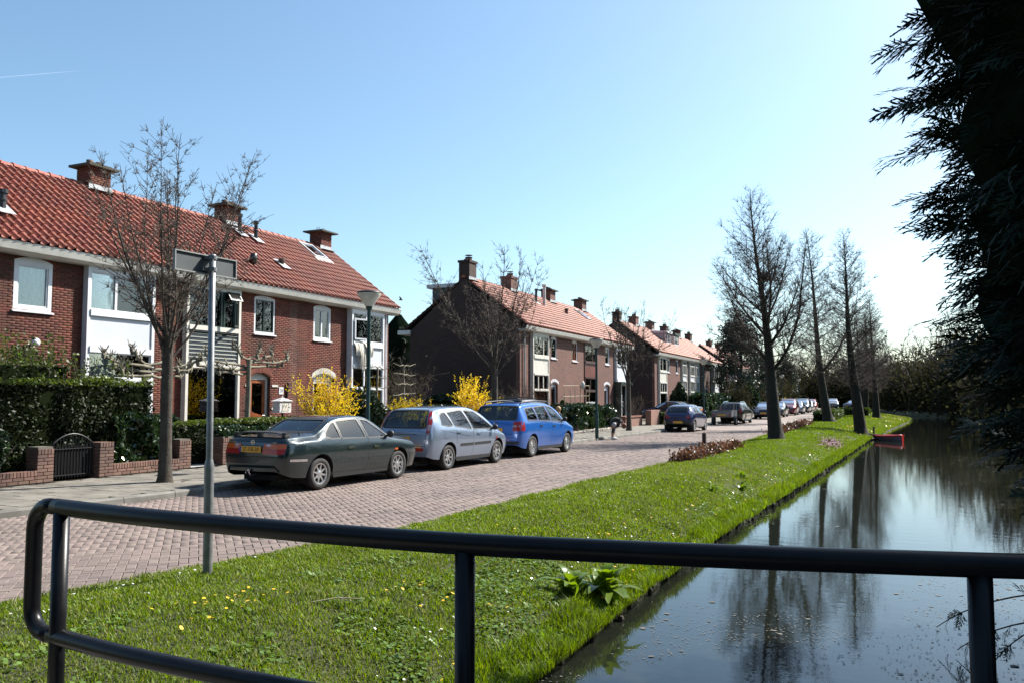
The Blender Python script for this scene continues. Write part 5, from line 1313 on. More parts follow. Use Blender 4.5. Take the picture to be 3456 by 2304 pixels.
dup_car(src_t, 'small red car last in the parked row', (-9.4, 115, 0), math.pi, (.25, .02, .02), (.95, .85, .95), pname='paint_red')
dup_car(src_t, 'grey car on the crossing at the far end of the street', (-8.2, 140, 0), math.pi + .1, (.12, .13, .14), (1, 1, 1), 'cars at the far crossing', pname='paint_mid_grey')
dup_car(src_s, 'dark car half hidden by trunk at the far crossing', (-4.9, 138, 0), math.pi - .5, (.02, .025, .035), (1, 1, 1), 'cars at the far crossing', pname='paint_ink')
dup_car(src_s, 'dark blue saloon in the driveway between the second and third terraces', (-14.6, 60.5, .09), R(75), (.010, .016, .05), (1, 1, 1), 'cars in driveways', pname='paint_dark_navy')
dup_car(src_t, 'dark car with roof rails in the driveway behind the blue car', (-15.6, 32.6, .09), R(78), (.012, .013, .016), (1, 1, 1), 'cars in driveways', pname='paint_dark')
# box trailer behind the estate
tr = thing('trailer', 'open grey box trailer with mesh front behind the dark estate car', 'trailer', (-9.72, 54.6, 0), -R(.5))
m_galv = M('galvanised', (.20, .21, .22), .5, metal=.4, col2=(.14, .14, .15), scale=5)
for a in ((-.62, -.58, -.95, .95), (.58, .62, -.95, .95)): MB().box(*a, .55, .95).build('side_board', m_galv, tr, local=True)
for a in ((-.62, .62, -.99, -.95), (-.62, .62, .95, .99)): MB().box(*a, .55, .93).build('end_board', m_galv, tr, local=True)
MB().box(-.58, .58, -.95, .95, .5, .55).build('floor_board', M('ply', (.12, .08, .05), .8), tr, local=True)
MB().tube([(0, .9, .5), (0, 1.95, .45)], .035, 8).build('drawbar', m_galv, tr, local=True)
q = MB()
for z in (.98, 1.08, 1.18, 1.28): q.tube([(-.6, .97, z), (.6, .97, z)], .012, 5)
for x in (-.6, -.2, .2, .6): q.tube([(x, .97, .9), (x, .97, 1.3)], .012, 5)
q.build('load_guard', m_galv, tr, local=True)
for s in (1, -1):
    t_, k_, d_ = make_wheel(.26, .15, 6, 'cover', .15); w_ = t_.build('wheel', m_tyre, tr, smooth=True, local=True, flip=False); k_.build('rim', m_rim, w_, local=True, flip=False); w_.location = (s * .70, 0, .26); w_.rotation_euler = (0, 0, 0 if s > 0 else math.pi)
    MB().lathe([(.3, -.09), (.3, .09)], 16, (s * .70, 0, .26), 'x').build('mudguard', m_plastic, tr, local=True)
    MB().box(s * .5 - .07, s * .5 + .07, -1.03, -.99, .62, .70).build('tail_light', m_red, tr, local=True)
MB().box(-.26, .26, -1.015, -.99, .60, .70).build('number_plate', m_plate, tr, local=True)
MB().tube([(.45, .5, .6), (.5, .7, 1.45)], .02, 5).build('load_plank', M('pale_wood', (.4, .3, .18), .8), tr, local=True)
# ------------------------------------------------------------------ trees
m_bark = M('bark', (.040, .031, .023), .95, col2=(.065, .056, .042), scale=7, bump=.8, bscale=30, bdist=.02)
m_bark_moss = M('bark_mossy', (.017, .014, .010), .95, col2=(.024, .025, .013), scale=4, bump=.9, bscale=22, bdist=.03)
m_twig = M('twig', (.085, .062, .048), .9, col2=(.12, .095, .075), scale=3)
m_twig2 = M('twig_dark', (.040, .029, .022), .9, col2=(.06, .045, .034), scale=3)
m_lime = M('lime_bark', (.13, .115, .085), .9, col2=(.20, .18, .13), scale=6, bump=.5, bscale=40)

class Tubes:
    """collection of thin tapering tubes, meshed in batches"""
    def __init__(s): s.g = {}
    def add(s, P, Rr, k):
        key = (len(P), k); e = s.g.get(key)
        if e is None: e = s.g[key] = ([], [])
        e[0].append(P); e[1].append(Rr)
    def mesh(s):
        Vs, Fs, off = [], [], 0
        for (n, k), (Ps, Rs) in s.g.items():
            P = np.array(Ps, float); Rr = np.array(Rs, float); m = len(P); T = np.gradient(P, axis=1); T /= np.linalg.norm(T, axis=2)[..., None] + 1e-9
            a = np.where(np.abs(T[:, :1, 2:3]) < .9, np.array([0, 0, 1.]), np.array([1., 0, 0]))
            U = np.cross(T, np.broadcast_to(a, T.shape)); U /= np.linalg.norm(U, axis=2)[..., None] + 1e-9; Wv = np.cross(T, U); an = np.arange(k) * 2 * math.pi / k
            ring = P[:, :, None, :] + (U[:, :, None, :] * np.cos(an)[None, None, :, None] + Wv[:, :, None, :] * np.sin(an)[None, None, :, None]) * Rr[:, :, None, None]
            i = np.arange(n - 1)[:, None] * k; j = np.arange(k)[None, :]; j2 = (j + 1) % k
            F = np.stack([i + j, i + j2, i + k + j2, i + k + j], -1).reshape(-1, 4)
            Fs.append((F[None] + (np.arange(m) * n * k)[:, None, None]).reshape(-1, 4) + off); Vs.append(ring.reshape(-1, 3)); off += m * n * k
        return np.concatenate(Vs), np.concatenate(Fs)
    def build(s, name, mat, parent, smooth=True): V, F = s.mesh(); return np_mesh(name, V, F, mat, parent, smooth=smooth)
PR = random.Random(99)
def path(p, d, L, n, wob, trop, rng, tropv=None):
    """wandering polyline"""
    x, y, z = float(p[0]), float(p[1]), float(p[2]); a, b, c = float(d[0]), float(d[1]), float(d[2]); g = PR.gauss
    l = math.sqrt(a * a + b * b + c * c); a, b, c = a / l, b / l, c / l; st = L / n; P = [(x, y, z)]
    for i in range(n):
        a += g(0, wob); b += g(0, wob); c += g(0, wob) + trop; l = math.sqrt(a * a + b * b + c * c); a, b, c = a / l, b / l, c / l
        x += a * st; y += b * st; z += c * st; P.append((x, y, z))
    return np.array(P)
def side_dir(d, ang, az, rng):
    a, b, c = float(d[0]), float(d[1]), float(d[2]); l = math.sqrt(a * a + b * b + c * c) or 1.; a, b, c = a / l, b / l, c / l
    if abs(c) < .95: ux, uy, uz = b, -a, 0.
    else: ux, uy, uz = 0., c, -b
    l = math.sqrt(ux * ux + uy * uy + uz * uz); ux, uy, uz = ux / l, uy / l, uz / l
    wx, wy, wz = b * uz - c * uy, c * ux - a * uz, a * uy - b * ux; ca_, sa_ = math.cos(ang), math.sin(ang); p, q = math.cos(az) * sa_, math.sin(az) * sa_
    return (a * ca_ + ux * p + wx * q, b * ca_ + uy * p + wy * q, c * ca_ + uz * p + wz * q)

def street_tree(label, loc, H, seed, spread=1., trunk_h=2.3, trunk_r=.115, limbs=11, lean=(0, 0), twig_r=.0065, group='young street trees', dens=1.):
    rng = np.random.default_rng(seed); PR.seed(seed); t = thing('street_tree', label, 'tree', loc, 0, group)
    bark, tw = Tubes(), Tubes()
    top = np.array([lean[0], lean[1], trunk_h])
    P = np.array([[0, 0, -.1], [.01, 0, .12], [0, .01, .6], [lean[0] * .5, lean[1] * .5, trunk_h * .6], top, [lean[0] * 1.2, lean[1] * 1.2, trunk_h + .6]])
    bark.add(P, [trunk_r * 1.7, trunk_r * 1.25, trunk_r * 1.03, trunk_r * .95, trunk_r * .92, trunk_r * .7], 12)
    def grow(p, d, L, r, lvl):
        n = max(3, int(L / .28)) if lvl < 2 else max(2, int(L / .17)); wob = (.045, .10, .19, .26)[min(lvl, 3)]; trop = (.075, .05, .04, .03)[min(lvl, 3)]
        Q = path(p, d, L, n, wob, trop, rng); Rr = r * (1 - (1 - (.14 if lvl == 0 else .3 if lvl == 1 else .5)) * np.linspace(0, 1, n + 1) ** .8); Rr = np.maximum(Rr, twig_r * .7)
        (bark if lvl < 2 else tw).add(Q, Rr, 7 if lvl == 0 else 5 if lvl == 1 else 3)
        if lvl >= 3 or L < .1: return
        m = int((L / (.15, .10, .065, .08)[min(lvl, 3)]) * dens * (1., 1., 1., .5)[min(lvl, 3)])
        for i in range(m):
            f = rng.uniform(.22 if lvl == 0 else .12, 1.0); k = min(n - 1, int(f * n)); dd = Q[k + 1] - Q[k]
            ang = rng.uniform(.5, 1.0); LL = L * (1 - f * .65) * rng.uniform(.25, .55) * (.75 if lvl == 0 else .62)
            LL = max(min(LL, (1.5, .6, .22, .10)[min(lvl, 3)] * rng.uniform(.6, 1.2)), (.25, .14, .06, .04)[min(lvl, 3)])
            grow(Q[k], side_dir(dd, ang, rng.uniform(0, 6.28), rng), LL, max(twig_r, Rr[k] * .5), lvl + 1)
    for i in range(limbs):
        az = i * 2.4 + rng.uniform(-.3, .3); hh = trunk_h * (.92 + .10 * i / limbs) + .55 * (i / limbs)
        el = R(rng.uniform(34, 68)) if i < limbs - 3 else R(rng.uniform(75, 86)); L = (H - hh) / max(.75, math.sin(el) + .12) * rng.uniform(.86, .97) * (1. if i % 3 else .82)
        d = np.array([math.cos(az) * math.cos(el) * spread, math.sin(az) * math.cos(el) * spread, math.sin(el)])
        grow(np.array([lean[0], lean[1], hh]), d, L * .86, trunk_r * rng.uniform(.20, .34), 0)
    bark.build('trunk', m_bark, t).matrix_parent_inverse = Matrix.Identity(4); c = tw.build('crown', m_twig, t); c.matrix_parent_inverse = Matrix.Identity(4)
    return t
street_tree('bare street tree in the pavement in front of the big dark hedge', (-13.0, 12.15, .08), 7.3, 12, spread=.74, trunk_h=2.4, limbs=16, dens=1.05, twig_r=.005)
street_tree('bare street tree in front of the dark gable, behind the silver car', (-12.45, 26.0, .08), 7.6, 23, trunk_r=.11, trunk_h=2.5, limbs=16, spread=.95, twig_r=.0062, dens=.92)
street_tree('bare street tree beside the bending person, before the small hatchback', (-12.0, 40.7, .08), 7.5, 31, trunk_r=.12, trunk_h=2.4, limbs=14, spread=.7, twig_r=.0075, dens=.75)

def canal_tree(label, loc, H, seed, width=3.0, trunk_r=.31, low=2.4, twig_r=.006, leaders=0, bend=(0, 0), nl=70, dens=1., group='tall bare trees on the canal bank', flare=1.8, el0=8, taper=1.35):
    rng = np.random.default_rng(seed); PR.seed(seed); t = thing('canal_tree', label, 'tree', loc, 0, group); bark, tw = Tubes(), Tubes(); U = PR.uniform
    n = 16; P = []
    for i in range(n + 1):
        f = i / n; P.append([bend[0] * f ** .8 + .07 * math.sin(f * 7 + seed), bend[1] * f + .06 * math.sin(f * 6 + 1 + seed), -.25 + (H + .25) * f])
    P = np.array(P); rr = trunk_r * (1 - np.linspace(0, 1, n + 1)) ** taper + .010; rr[0] *= flare * 1.1
    P = np.insert(P, 1, P[0] * .55 + P[1] * .45, axis=0); rr = np.insert(rr, 1, rr[1] * 1.22); bark.add(P, rr, 14)
    def trunk_at(z):
        i = np.searchsorted(P[:, 2], z) - 1; i = max(0, min(len(P) - 2, i)); f = (z - P[i, 2]) / (P[i + 1, 2] - P[i, 2]); return P[i] * (1 - f) + P[i + 1] * f, rr[i] * (1 - f) + rr[i + 1] * f
    def prof(f): return width * min(1, .70 + f * 1.6) * max(0., 1 - f) ** .62
    def grow(p, d, L, r, lvl, up):
        n = max(3, int(L / .32)) if lvl == 0 else max(2, int(L / (.26, .26, .2)[lvl - 1])); wob = (.055, .10, .14, .16)[lvl]
        Q = path(p, d, L, n, wob, up, rng); e = .1 if lvl == 0 else .35; Rr = np.maximum(r * (1 - (1 - e) * np.linspace(0, 1, n + 1) ** .7), twig_r * .55)
        (bark if lvl == 0 else tw).add(Q, Rr, 6 if lvl == 0 else 4 if lvl == 1 else 3)
        if lvl >= 3 or L < .16: return
        for i in range(int(L / (.12, .10, .12)[lvl] * dens * (1, .9, .55)[lvl])):
            f = U(.15, 1.); k = min(n - 1, int(f * n)); dd = Q[k + 1] - Q[k]
            LL = min(L * .5 * (1.2 - f) + .12, (1.15, .5, .22)[lvl]) * U(.5, 1.15)
            grow(Q[k], side_dir(dd, U(.45, .95), U(0, 6.28), rng), LL, max(twig_r, Rr[k] * .42), lvl + 1, .06 if lvl == 0 else .02)
    for i in range(nl):
        f = (i + U(0, 1)) / nl; z = low + (H - low - .25) * f ** .95; p, r0 = trunk_at(z); az = i * 2.39996 + U(-.35, .35)
        L = prof((z - low) / (H - low)) * U(.72, 1.08) + .2; el = R(U(el0 - 10, el0 + 12) + 40 * f); d = (math.cos(az) * math.cos(el), math.sin(az) * math.cos(el), math.sin(el))
        grow(p, d, L * 1.18, min(r0 * .5, .008 + .0085 * L), 0, .055)
    for i in range(leaders):     # limbs rising like second trunks
        z = low + (H - low) * (.05 + .38 * i / max(1, leaders)); p, r0 = trunk_at(z); az = i * 2.2 + .4; el = R(U(36, 50))
        L = (H - z) * U(.60, .80); grow(p, (math.cos(az) * math.cos(el), math.sin(az) * math.cos(el), math.sin(el)), L, r0 * .46, 0, .085)
    b = bark.build('trunk', m_bark_moss, t); b.matrix_parent_inverse = Matrix.Identity(4); c = tw.build('crown', m_twig2, t); c.matrix_parent_inverse = Matrix.Identity(4)
    return t
def lz(x, y): return lawn_z(x, y)
ct1 = canal_tree('broad bare tree with mossy leaning trunk, nearest on the canal bank', (-4.1, 35.1, lz(-4.1, 35.1)), 10.3, 5, width=2.95, trunk_r=.30, low=2.3, leaders=9, bend=(-.9, 0), nl=70, dens=.85, twig_r=.0062, el0=14)
ct2 = canal_tree('slender bare tree by the clipped low hedge, second along the bank', (-3.85, 61.5, lz(-3.85, 61.5)), 13.6, 9, width=2.7, trunk_r=.34, low=2.8, nl=96, bend=(-1.2, 0), dens=.7, twig_r=.0085, flare=2., leaders=1)
ct3 = canal_tree('narrow cone shaped bare tree nearest the red boat', (-1.55, 51.0, lz(-1.55, 51.0)), 11.7, 14, width=2.55, trunk_r=.35, low=2.5, nl=110, bend=(-.7, 0), dens=.78, twig_r=.0075, flare=2.2)
GT = 'tall bare trees on the canal bank'
for i, (x, y, s, rz, lb) in enumerate([(-1.1, 81.5, .95, 1.1, 'bare tree with flared foot, right one of the far pair on the bank'), (-2.2, 88, .9, 2.3, 'bare tree, left one of the far pair on the bank'), (-2.6, 101, .95, .4, 'farthest bare tree on the canal bank behind the pair')]):
    c = copy_tree(ct3); c.location = (x, y, lz(x, y)); c.rotation_euler = (0, 0, rz); c.scale = (s, s, s); tag(c, lb, 'tree', GT)

# dark Scots pine in front of the third and fourth terraces
m_needle = leafM('pine_needles', (.016, .030, .016), (.022, .040, .020), trans=.1, rand=.4)
def cards(C, size, rng, normal=None, elong=1.6, jitter=1.):
    """leaf-sized rhombic faces at points C, random directions; returns V, F"""
    C = np.asarray(C); n = len(C); a = rng.normal(size=(n, 3)); a /= np.linalg.norm(a, axis=1)[:, None]
    b = rng.normal(size=(n, 3)); b -= a * (a * b).sum(1)[:, None]; b /= np.linalg.norm(b, axis=1)[:, None]
    s = np.asarray(size) * rng.uniform(.7, 1.3, n) if np.ndim(size) == 0 else size
    a *= (s * elong)[:, None] * .5; b *= s[:, None] * .5; c = np.cross(a, b); c /= np.linalg.norm(c, axis=1)[:, None] + 1e-9
    V = np.stack([C - a, C + b + c * (s * .12)[:, None], C + a, C - b + c * (s * .12)[:, None]], 1).reshape(-1, 3)
    F = np.arange(4 * n).reshape(-1, 4); return V, F
def pine(label, loc, H, seed, w=3.2):
    rng = np.random.default_rng(seed); t = thing('pine_tree', label, 'tree', loc, 0, 'dark pines'); bark = Tubes(); C = []
    bark.add([[0, 0, -.1], [.05, 0, H * .4], [0, .1, H * .95]], [.24, .18, .03], 8)
    for i in range(46):
        f = rng.uniform(.22, 1.); z = H * f; az = rng.uniform(0, 6.28); L = w * (1.1 - f) ** .6 * rng.uniform(.6, 1.1)
        Q = path([0, 0, z], [math.cos(az), math.sin(az), rng.uniform(-.05, .3)], L, 5, .1, .03, rng); bark.add(Q, np.linspace(.05, .012, 6), 4)
        for k in range(5):
            c = Q[rng.integers(2, 6)] + rng.normal(0, .22, 3); C.append(c + rng.normal(0, 1, (70, 3)) * np.array([.34, .34, .2]))
    V, F = cards(np.concatenate(C), .11, rng, elong=2.4)
    np_mesh('crown', V, F, m_needle, t, local=True); b = bark.build('trunk', m_bark, t); b.matrix_parent_inverse = Matrix.Identity(4); return t
p1 = pine('tall dark pine standing before the far terrace', (-13.7, 86.5, 0), 10.5, 3, 3.4)
for i, (x, y, s, lb) in enumerate([(-13.2, 97, .62, 'shorter dark pine just beyond the tall one'), (-12.9, 118, .7, 'small dark evergreen near the end of the parked row')]):
    c = copy_tree(p1); c.location = (x, y, 0); c.rotation_euler = (0, 0, 1.3 + i); c.scale = (s, s, s); tag(c, lb, 'tree', 'dark pines')

# the great cypress hanging over the water on the right
m_cyp = leafM('cypress_spray', (.010, .020, .011), (.014, .028, .014), trans=.08, rand=.35, rough=.6, spec=.2)
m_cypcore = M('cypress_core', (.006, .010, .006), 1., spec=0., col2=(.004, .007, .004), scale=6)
def frond(L, rng):
    """one flat drooping spray of thin fingers; axis +x"""
    V, F = [], []; n = 11
    def blade(p, q, w):
        d = q - p; s = np.array([-d[1], d[0], 0]); s /= np.linalg.norm(s) + 1e-9; i = len(V); m = p * .55 + q * .45
        V.extend([p, m + s * w, q, m - s * w]); F.append((i, i + 1, i + 2, i + 3))
    ax = lambda t: np.array([L * t, .0, .10 * L * math.sin(t * 2.2) - .34 * L * t * t])
    for i in range(4): blade(ax(i / 4), ax((i + 1.3) / 4), .033 * L)
    for i in range(n):
        t = .08 + .88 * i / n; p = ax(t); sgn = 1 if i % 2 else -1; l = L * (.42 * (1 - t) + .14) * rng.uniform(.8, 1.2); a = rng.uniform(.45, .8)
        q = p + np.array([math.cos(a) * l, sgn * math.sin(a) * l, -.22 * l]); blade(p, q, .029 * L)
        for k in (.6,):
            pp = p + (q - p) * k; l2 = l * .34 * rng.uniform(.7, 1.2); a2 = a + rng.choice([-1, 1]) * .6
            blade(pp, pp + np.array([math.cos(a2) * l2, sgn * math.sin(a2) * l2, -.25 * l2]), .022 * L)
    return np.array(V), np.array(F)
def cypress(label, loc, prof, seed, npl, nfr=11, core=.8, zr=(.3, 12.), group=None, arc=None, plume=1.5, fl=.62):
    rng = np.random.default_rng(seed); t = thing('cypress_tree', label, 'tree', loc, 0, group)
    fr = [frond(fl, rng) for _ in range(5)]; Vs, Fs, off = [], [], 0; br = Tubes()
    zs_, rs_ = [a for a, b in prof], [b for a, b in prof]
    for i in range(npl):
        z = rng.uniform(zr[0], zr[1]); az = rng.uniform(0, 2 * math.pi) if arc is None else rng.uniform(*arc); r1 = np.interp(z, zs_, rs_) * rng.uniform(.80, 1.04)
        L = min(plume * rng.uniform(.8, 1.25), r1 * .95); d = np.array([math.cos(az), math.sin(az), rng.uniform(.02, .3)])
        p = np.array([math.cos(az) * (r1 - L), math.sin(az) * (r1 - L), z - .15]); Q = path(p, d, L, 7, .05, -.045, rng); br.add(Q[::7], [.016, .004], 3)
        for k in range(nfr):
            f = rng.uniform(.2, 1.) if k else 1.; j = min(6, int(f * 7)); c = Q[j]; dd = Q[min(7, j + 1)] - Q[max(0, j - 1)]; dd /= np.linalg.norm(dd)
            yaw = math.atan2(dd[1], dd[0]) + rng.normal(0, .5) * (k > 0); pit = -math.asin(max(-1, min(1, dd[2]))) + rng.normal(0, .22); rol = rng.normal(0, .5)
            Rm = np.array(Matrix.Rotation(yaw, 3, 'Z') @ Matrix.Rotation(pit, 3, 'Y') @ Matrix.Rotation(rol, 3, 'X')); v, f_ = fr[rng.integers(5)]
            s = rng.uniform(.7, 1.15); Vs.append((v * s) @ Rm.T + c); Fs.append(f_ + off); off += len(v)
    np_mesh('foliage', np.concatenate(Vs), np.concatenate(Fs), m_cyp, t, local=True)
    b = br.build('branches', m_bark, t); b.matrix_parent_inverse = Matrix.Identity(4)
    # solid dark core added to block light in place of inner foliage
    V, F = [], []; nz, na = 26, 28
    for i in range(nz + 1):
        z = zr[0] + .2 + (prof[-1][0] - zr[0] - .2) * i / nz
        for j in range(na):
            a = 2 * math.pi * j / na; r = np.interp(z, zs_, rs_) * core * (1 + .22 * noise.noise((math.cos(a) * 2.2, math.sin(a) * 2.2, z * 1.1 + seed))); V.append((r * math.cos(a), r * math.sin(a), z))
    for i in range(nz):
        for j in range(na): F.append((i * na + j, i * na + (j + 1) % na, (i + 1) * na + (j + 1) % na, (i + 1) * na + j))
    np_mesh('light_blocking_core', V, F, m_cypcore, t, local=True)
    tk = Tubes(); tk.add([[0, 0, -.8], [0, 0, 3.], [0, 0, prof[-1][0] * .9]], [.45, .35, .05], 10); b = tk.build('trunk', m_bark, t); b.matrix_parent_inverse = Matrix.Identity(4)
    return t
CYP = (4.68, 9.2, -.1)
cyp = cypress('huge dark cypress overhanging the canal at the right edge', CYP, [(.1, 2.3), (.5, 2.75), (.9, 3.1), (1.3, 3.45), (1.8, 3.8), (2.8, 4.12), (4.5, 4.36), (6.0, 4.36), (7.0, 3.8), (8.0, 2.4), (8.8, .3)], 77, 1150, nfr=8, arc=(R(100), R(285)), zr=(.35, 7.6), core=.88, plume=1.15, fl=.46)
# unseen trees added behind the viewer and along the far bank: they close off the sky to darken ambient light, for reflections and side views
cyp2 = cypress('unseen dark cypress added to block sky light on the right bank, beside the footbridge', (8.2, 4.5, -.1), [(.1, 2.4), (1.5, 3.2), (5, 3.0), (8, 2.2), (10.5, .3)], 78, 60, nfr=4, core=.93, zr=(.3, 9.5), group='cypresses lining the right bank', plume=.9, fl=1.)
for i, (x, y, s, lb) in enumerate([(8.6, -3, 1.0, 'unseen dark cypress added to block sky light on the right bank behind the footbridge'), (9.0, 24.5, 1.05, 'unseen dark cypress added to block sky light behind the huge overhanging one'), (-3.0, -14, 1.1, 'unseen dark evergreen added to block sky light on the near side lawn behind the viewer'), (4.5, -13, 1.0, 'unseen dark evergreen added to block sky light beside the canal behind the viewer'), (-10.5, -17, 1.1, 'unseen dark evergreen added to block sky light across the street behind the viewer'), (-18, -15, 1.15, 'unseen dark evergreen added to block sky light by the gardens behind the viewer')]):
    c = copy_tree(cyp2); c.location = (x, y, -.1); c.rotation_euler = (0, 0, i * 1.1); c.scale = (s * 1.15, s * 1.15, s); tag(c, lb, 'tree', 'cypresses lining the right bank' if i < 2 else 'unseen evergreens added behind the viewer')

# bare undergrowth and trees along the far bank and the end of the street
def thicket(label, name, cat, loc, H, w, seed, nst=26, r=.014, green=0, group=None, col=None, leaf=None, nsub=6):
    rng = np.random.default_rng(seed); t = thing(name, label, cat, loc, 0, group); tw = Tubes(); L = []
    for i in range(nst):
        p = [rng.uniform(-w * .35, w * .35), rng.uniform(-w * .35, w * .35), -.1]; a = rng.uniform(0, 6.28); e = rng.uniform(.1, .55)
        Q = path(p, [math.cos(a) * e, math.sin(a) * e, 1], H * rng.uniform(.55, 1.), 7, .10, .01, rng); tw.add(Q, np.linspace(r * 2.2, r * .5, 8), 3)
        for k in range(nsub):
            j = rng.integers(2, 7); LL = H * rng.uniform(.1, .32); Q2 = path(Q[j], side_dir(Q[j + 1] - Q[j], rng.uniform(.4, .9), rng.uniform(0, 6.28), rng), LL, 3, .15, .03, rng); tw.add(Q2, np.linspace(r * .8, r * .35, 4), 3)
            for q in range(3):
                m = rng.integers(0, 3); Q3 = path(Q2[m], side_dir(Q2[m + 1] - Q2[m], rng.uniform(.4, .9), rng.uniform(0, 6.28), rng), LL * .45, 2, .15, .03, rng); tw.add(Q3, np.linspace(r * .55, r * .32, 3), 3)
        if green:
            for k in range(green): L.append(Q[rng.integers(1, 6)] + rng.normal(0, w * .12, 3))
    o = tw.build('stems', col or m_twig2, t); o.matrix_parent_inverse = Matrix.Identity(4)
    if green: V, F = cards(np.array(L), .22, rng); np_mesh('leaves', V, F, leaf, t, local=True)
    return t
m_brush = M('brushwood', (.052, .037, .029), .9, col2=(.038, .032, .022), scale=.8)
m_bud = leafM('fresh_leaves', (.042, .038, .018), (.030, .032, .014), trans=.25, rough=.9, spec=.05)
th1 = thicket('leafless thicket on the far bank just past the huge cypress', 'bare_thicket', 'bush', (7.6, 37, -.1), 5.6, 4.5, 1, nst=24, r=.025, green=70, group='thickets on the far bank', col=m_brush, leaf=m_bud)
th2 = thicket('leafless tall tree group far along the right bank', 'bare_thicket', 'bush', (8.4, 60, -.1), 8.5, 5.5, 2, nst=24, r=.031, green=60, group='thickets on the far bank', col=m_brush, leaf=m_bud)
def mass(name, label, cat, spots):
    """far brushwood reading as one mass"""
    Vs, Fs, Ms, off = [], [], [], 0
    for i, (x, y, s) in enumerate(spots):
        src = th1 if i % 2 else th2
        for o in src.children:
            me = o.data; v = np.empty(len(me.vertices) * 3); me.vertices.foreach_get('co', v); v = v.reshape(-1, 3)
            f = np.empty(len(me.loops), np.int32); me.loops.foreach_get('vertex_index', f); a = i * 1.7; c_, s_ = math.cos(a), math.sin(a)
            v = (v @ np.array([[c_, s_, 0], [-s_, c_, 0], [0, 0, 1]])) * s * (1. if i % 2 else .8) + (x, y, -.15)
            Vs.append(v); Fs.append(f.reshape(-1, 4) + off); off += len(v); Ms.append(np.full(len(f) // 4, 0 if o.name.startswith('stems') else 1))
    o = np_mesh(name, np.concatenate(Vs), np.concatenate(Fs), [m_brush, m_bud], kind='stuff', mi=np.concatenate(Ms)); tag(o, label, cat)
mass('far_brushwood', 'leafless brown brushwood crowding the far bank beyond the cypress', 'brushwood', [(7.2, 30, 1.0), (7.4, 43, 1.05), (7.4, 48, 1.), (7.8, 53, 1.1), (8.0, 67, 1.1), (8.4, 73, 1.15), (8.6, 80, 1.15), (8.8, 87, 1.2), (9.4, 95, 1.2), (9, 104, 1.5), (8, 112, 1.7), (6.8, 118, 1.7), (4.6, 124, 1.7), (2, 130, 1.6), (-1., 136, 1.5), (9.5, 121, 2.1), (5, 132, 2.0), (11, 100, 2.0), (10.5, 110, 2.1), (11, 88, 1.9), (12.5, 46, 1.35), (13, 60, 1.4), (13.5, 75, 1.45), (14, 90, 1.45), (14, 104, 1.4), (12, 120, 1.4), (7, 130, 1.35), (2, 140, 1.3)])
mass('far_wood', 'brown mass of leafless trees closing the end of the street', 'wood', [(-26 + i * 2.1, 150 + (i * 7 % 13), 1.45 + .5 * ((i * 5) % 7) / 7) for i in range(16)])
for i, (x, y, s, lb) in enumerate([(-12.8, 104, 1.0, 'bare garden tree beside the far parked cars'), (-13.0, 112, 1.1, 'bare garden tree at the end of the parked row'), (-12.9, 93, .8, 'bare shrub behind the parked silver saloon'), (-12.6, 79, .75, 'bare dark tree in the garden left of the big trunk'), (-13.2, 125, 1.2, 'bare tree past the far terrace')]):
    c = copy_tree(th1); c.location = (x, y, 0); c.rotation_euler = (0, 0, i * 1.3 + .5); c.scale = (s * .6, s * .6, s); tag(c, lb, 'tree', 'bare garden trees')
c = copy_tree(th2); c.location = (-21.5, 33.6, 0); c.scale = (.45, .45, .55); tag(c, 'bare brown bush against the dark gable wall', 'bush')
# evergreen behind the gap between first and second terrace
c = copy_tree(cyp2); c.location = (-31.5, 50, 0); c.scale = (.7, .7, .72); tag(c, 'dark conifer seen in the gap between the first two terraces', 'tree')
# ------------------------------------------------------------------ hedges, shrubs, grass
rng7 = np.random.default_rng(70)
def leafmesh(name, C, size, mat, parent, rng=rng7, elong=1.7, local=False):
    V, F = cards(C, size, rng, elong=elong); return np_mesh(name, V, F, mat, parent, local=local)
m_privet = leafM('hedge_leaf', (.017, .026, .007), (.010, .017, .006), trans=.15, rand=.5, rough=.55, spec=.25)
m_privet_lit = leafM('hedge_leaf_lit', (.085, .115, .022), (.055, .08, .018), trans=.35, rand=.4)  # paler leaf for hedge tops: sunlight from above is put into the colour
m_laurel = leafM('laurel_leaf', (.024, .048, .012), (.015, .032, .010), trans=.15, rand=.45, rough=.22, spec=.7)
m_box = leafM('clipped_leaf', (.060, .085, .016), (.040, .060, .013), trans=.3, rand=.4)
m_yew = leafM('dark_conifer_leaf', (.014, .030, .010), (.022, .042, .014), trans=.1, rand=.4)
m_fors = leafM('forsythia_flower', (.85, .64, .035), (.74, .50, .02), trans=.3, rand=.22, rough=.6)
m_red_twig = M('red_brown_twig', (.12, .045, .028), .9, col2=(.075, .04, .022), scale=5)
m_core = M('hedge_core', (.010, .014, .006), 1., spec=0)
m_under = leafM('undergrowth_leaf', (.030, .026, .015), (.022, .022, .012), trans=.15, rough=.9, spec=.05)
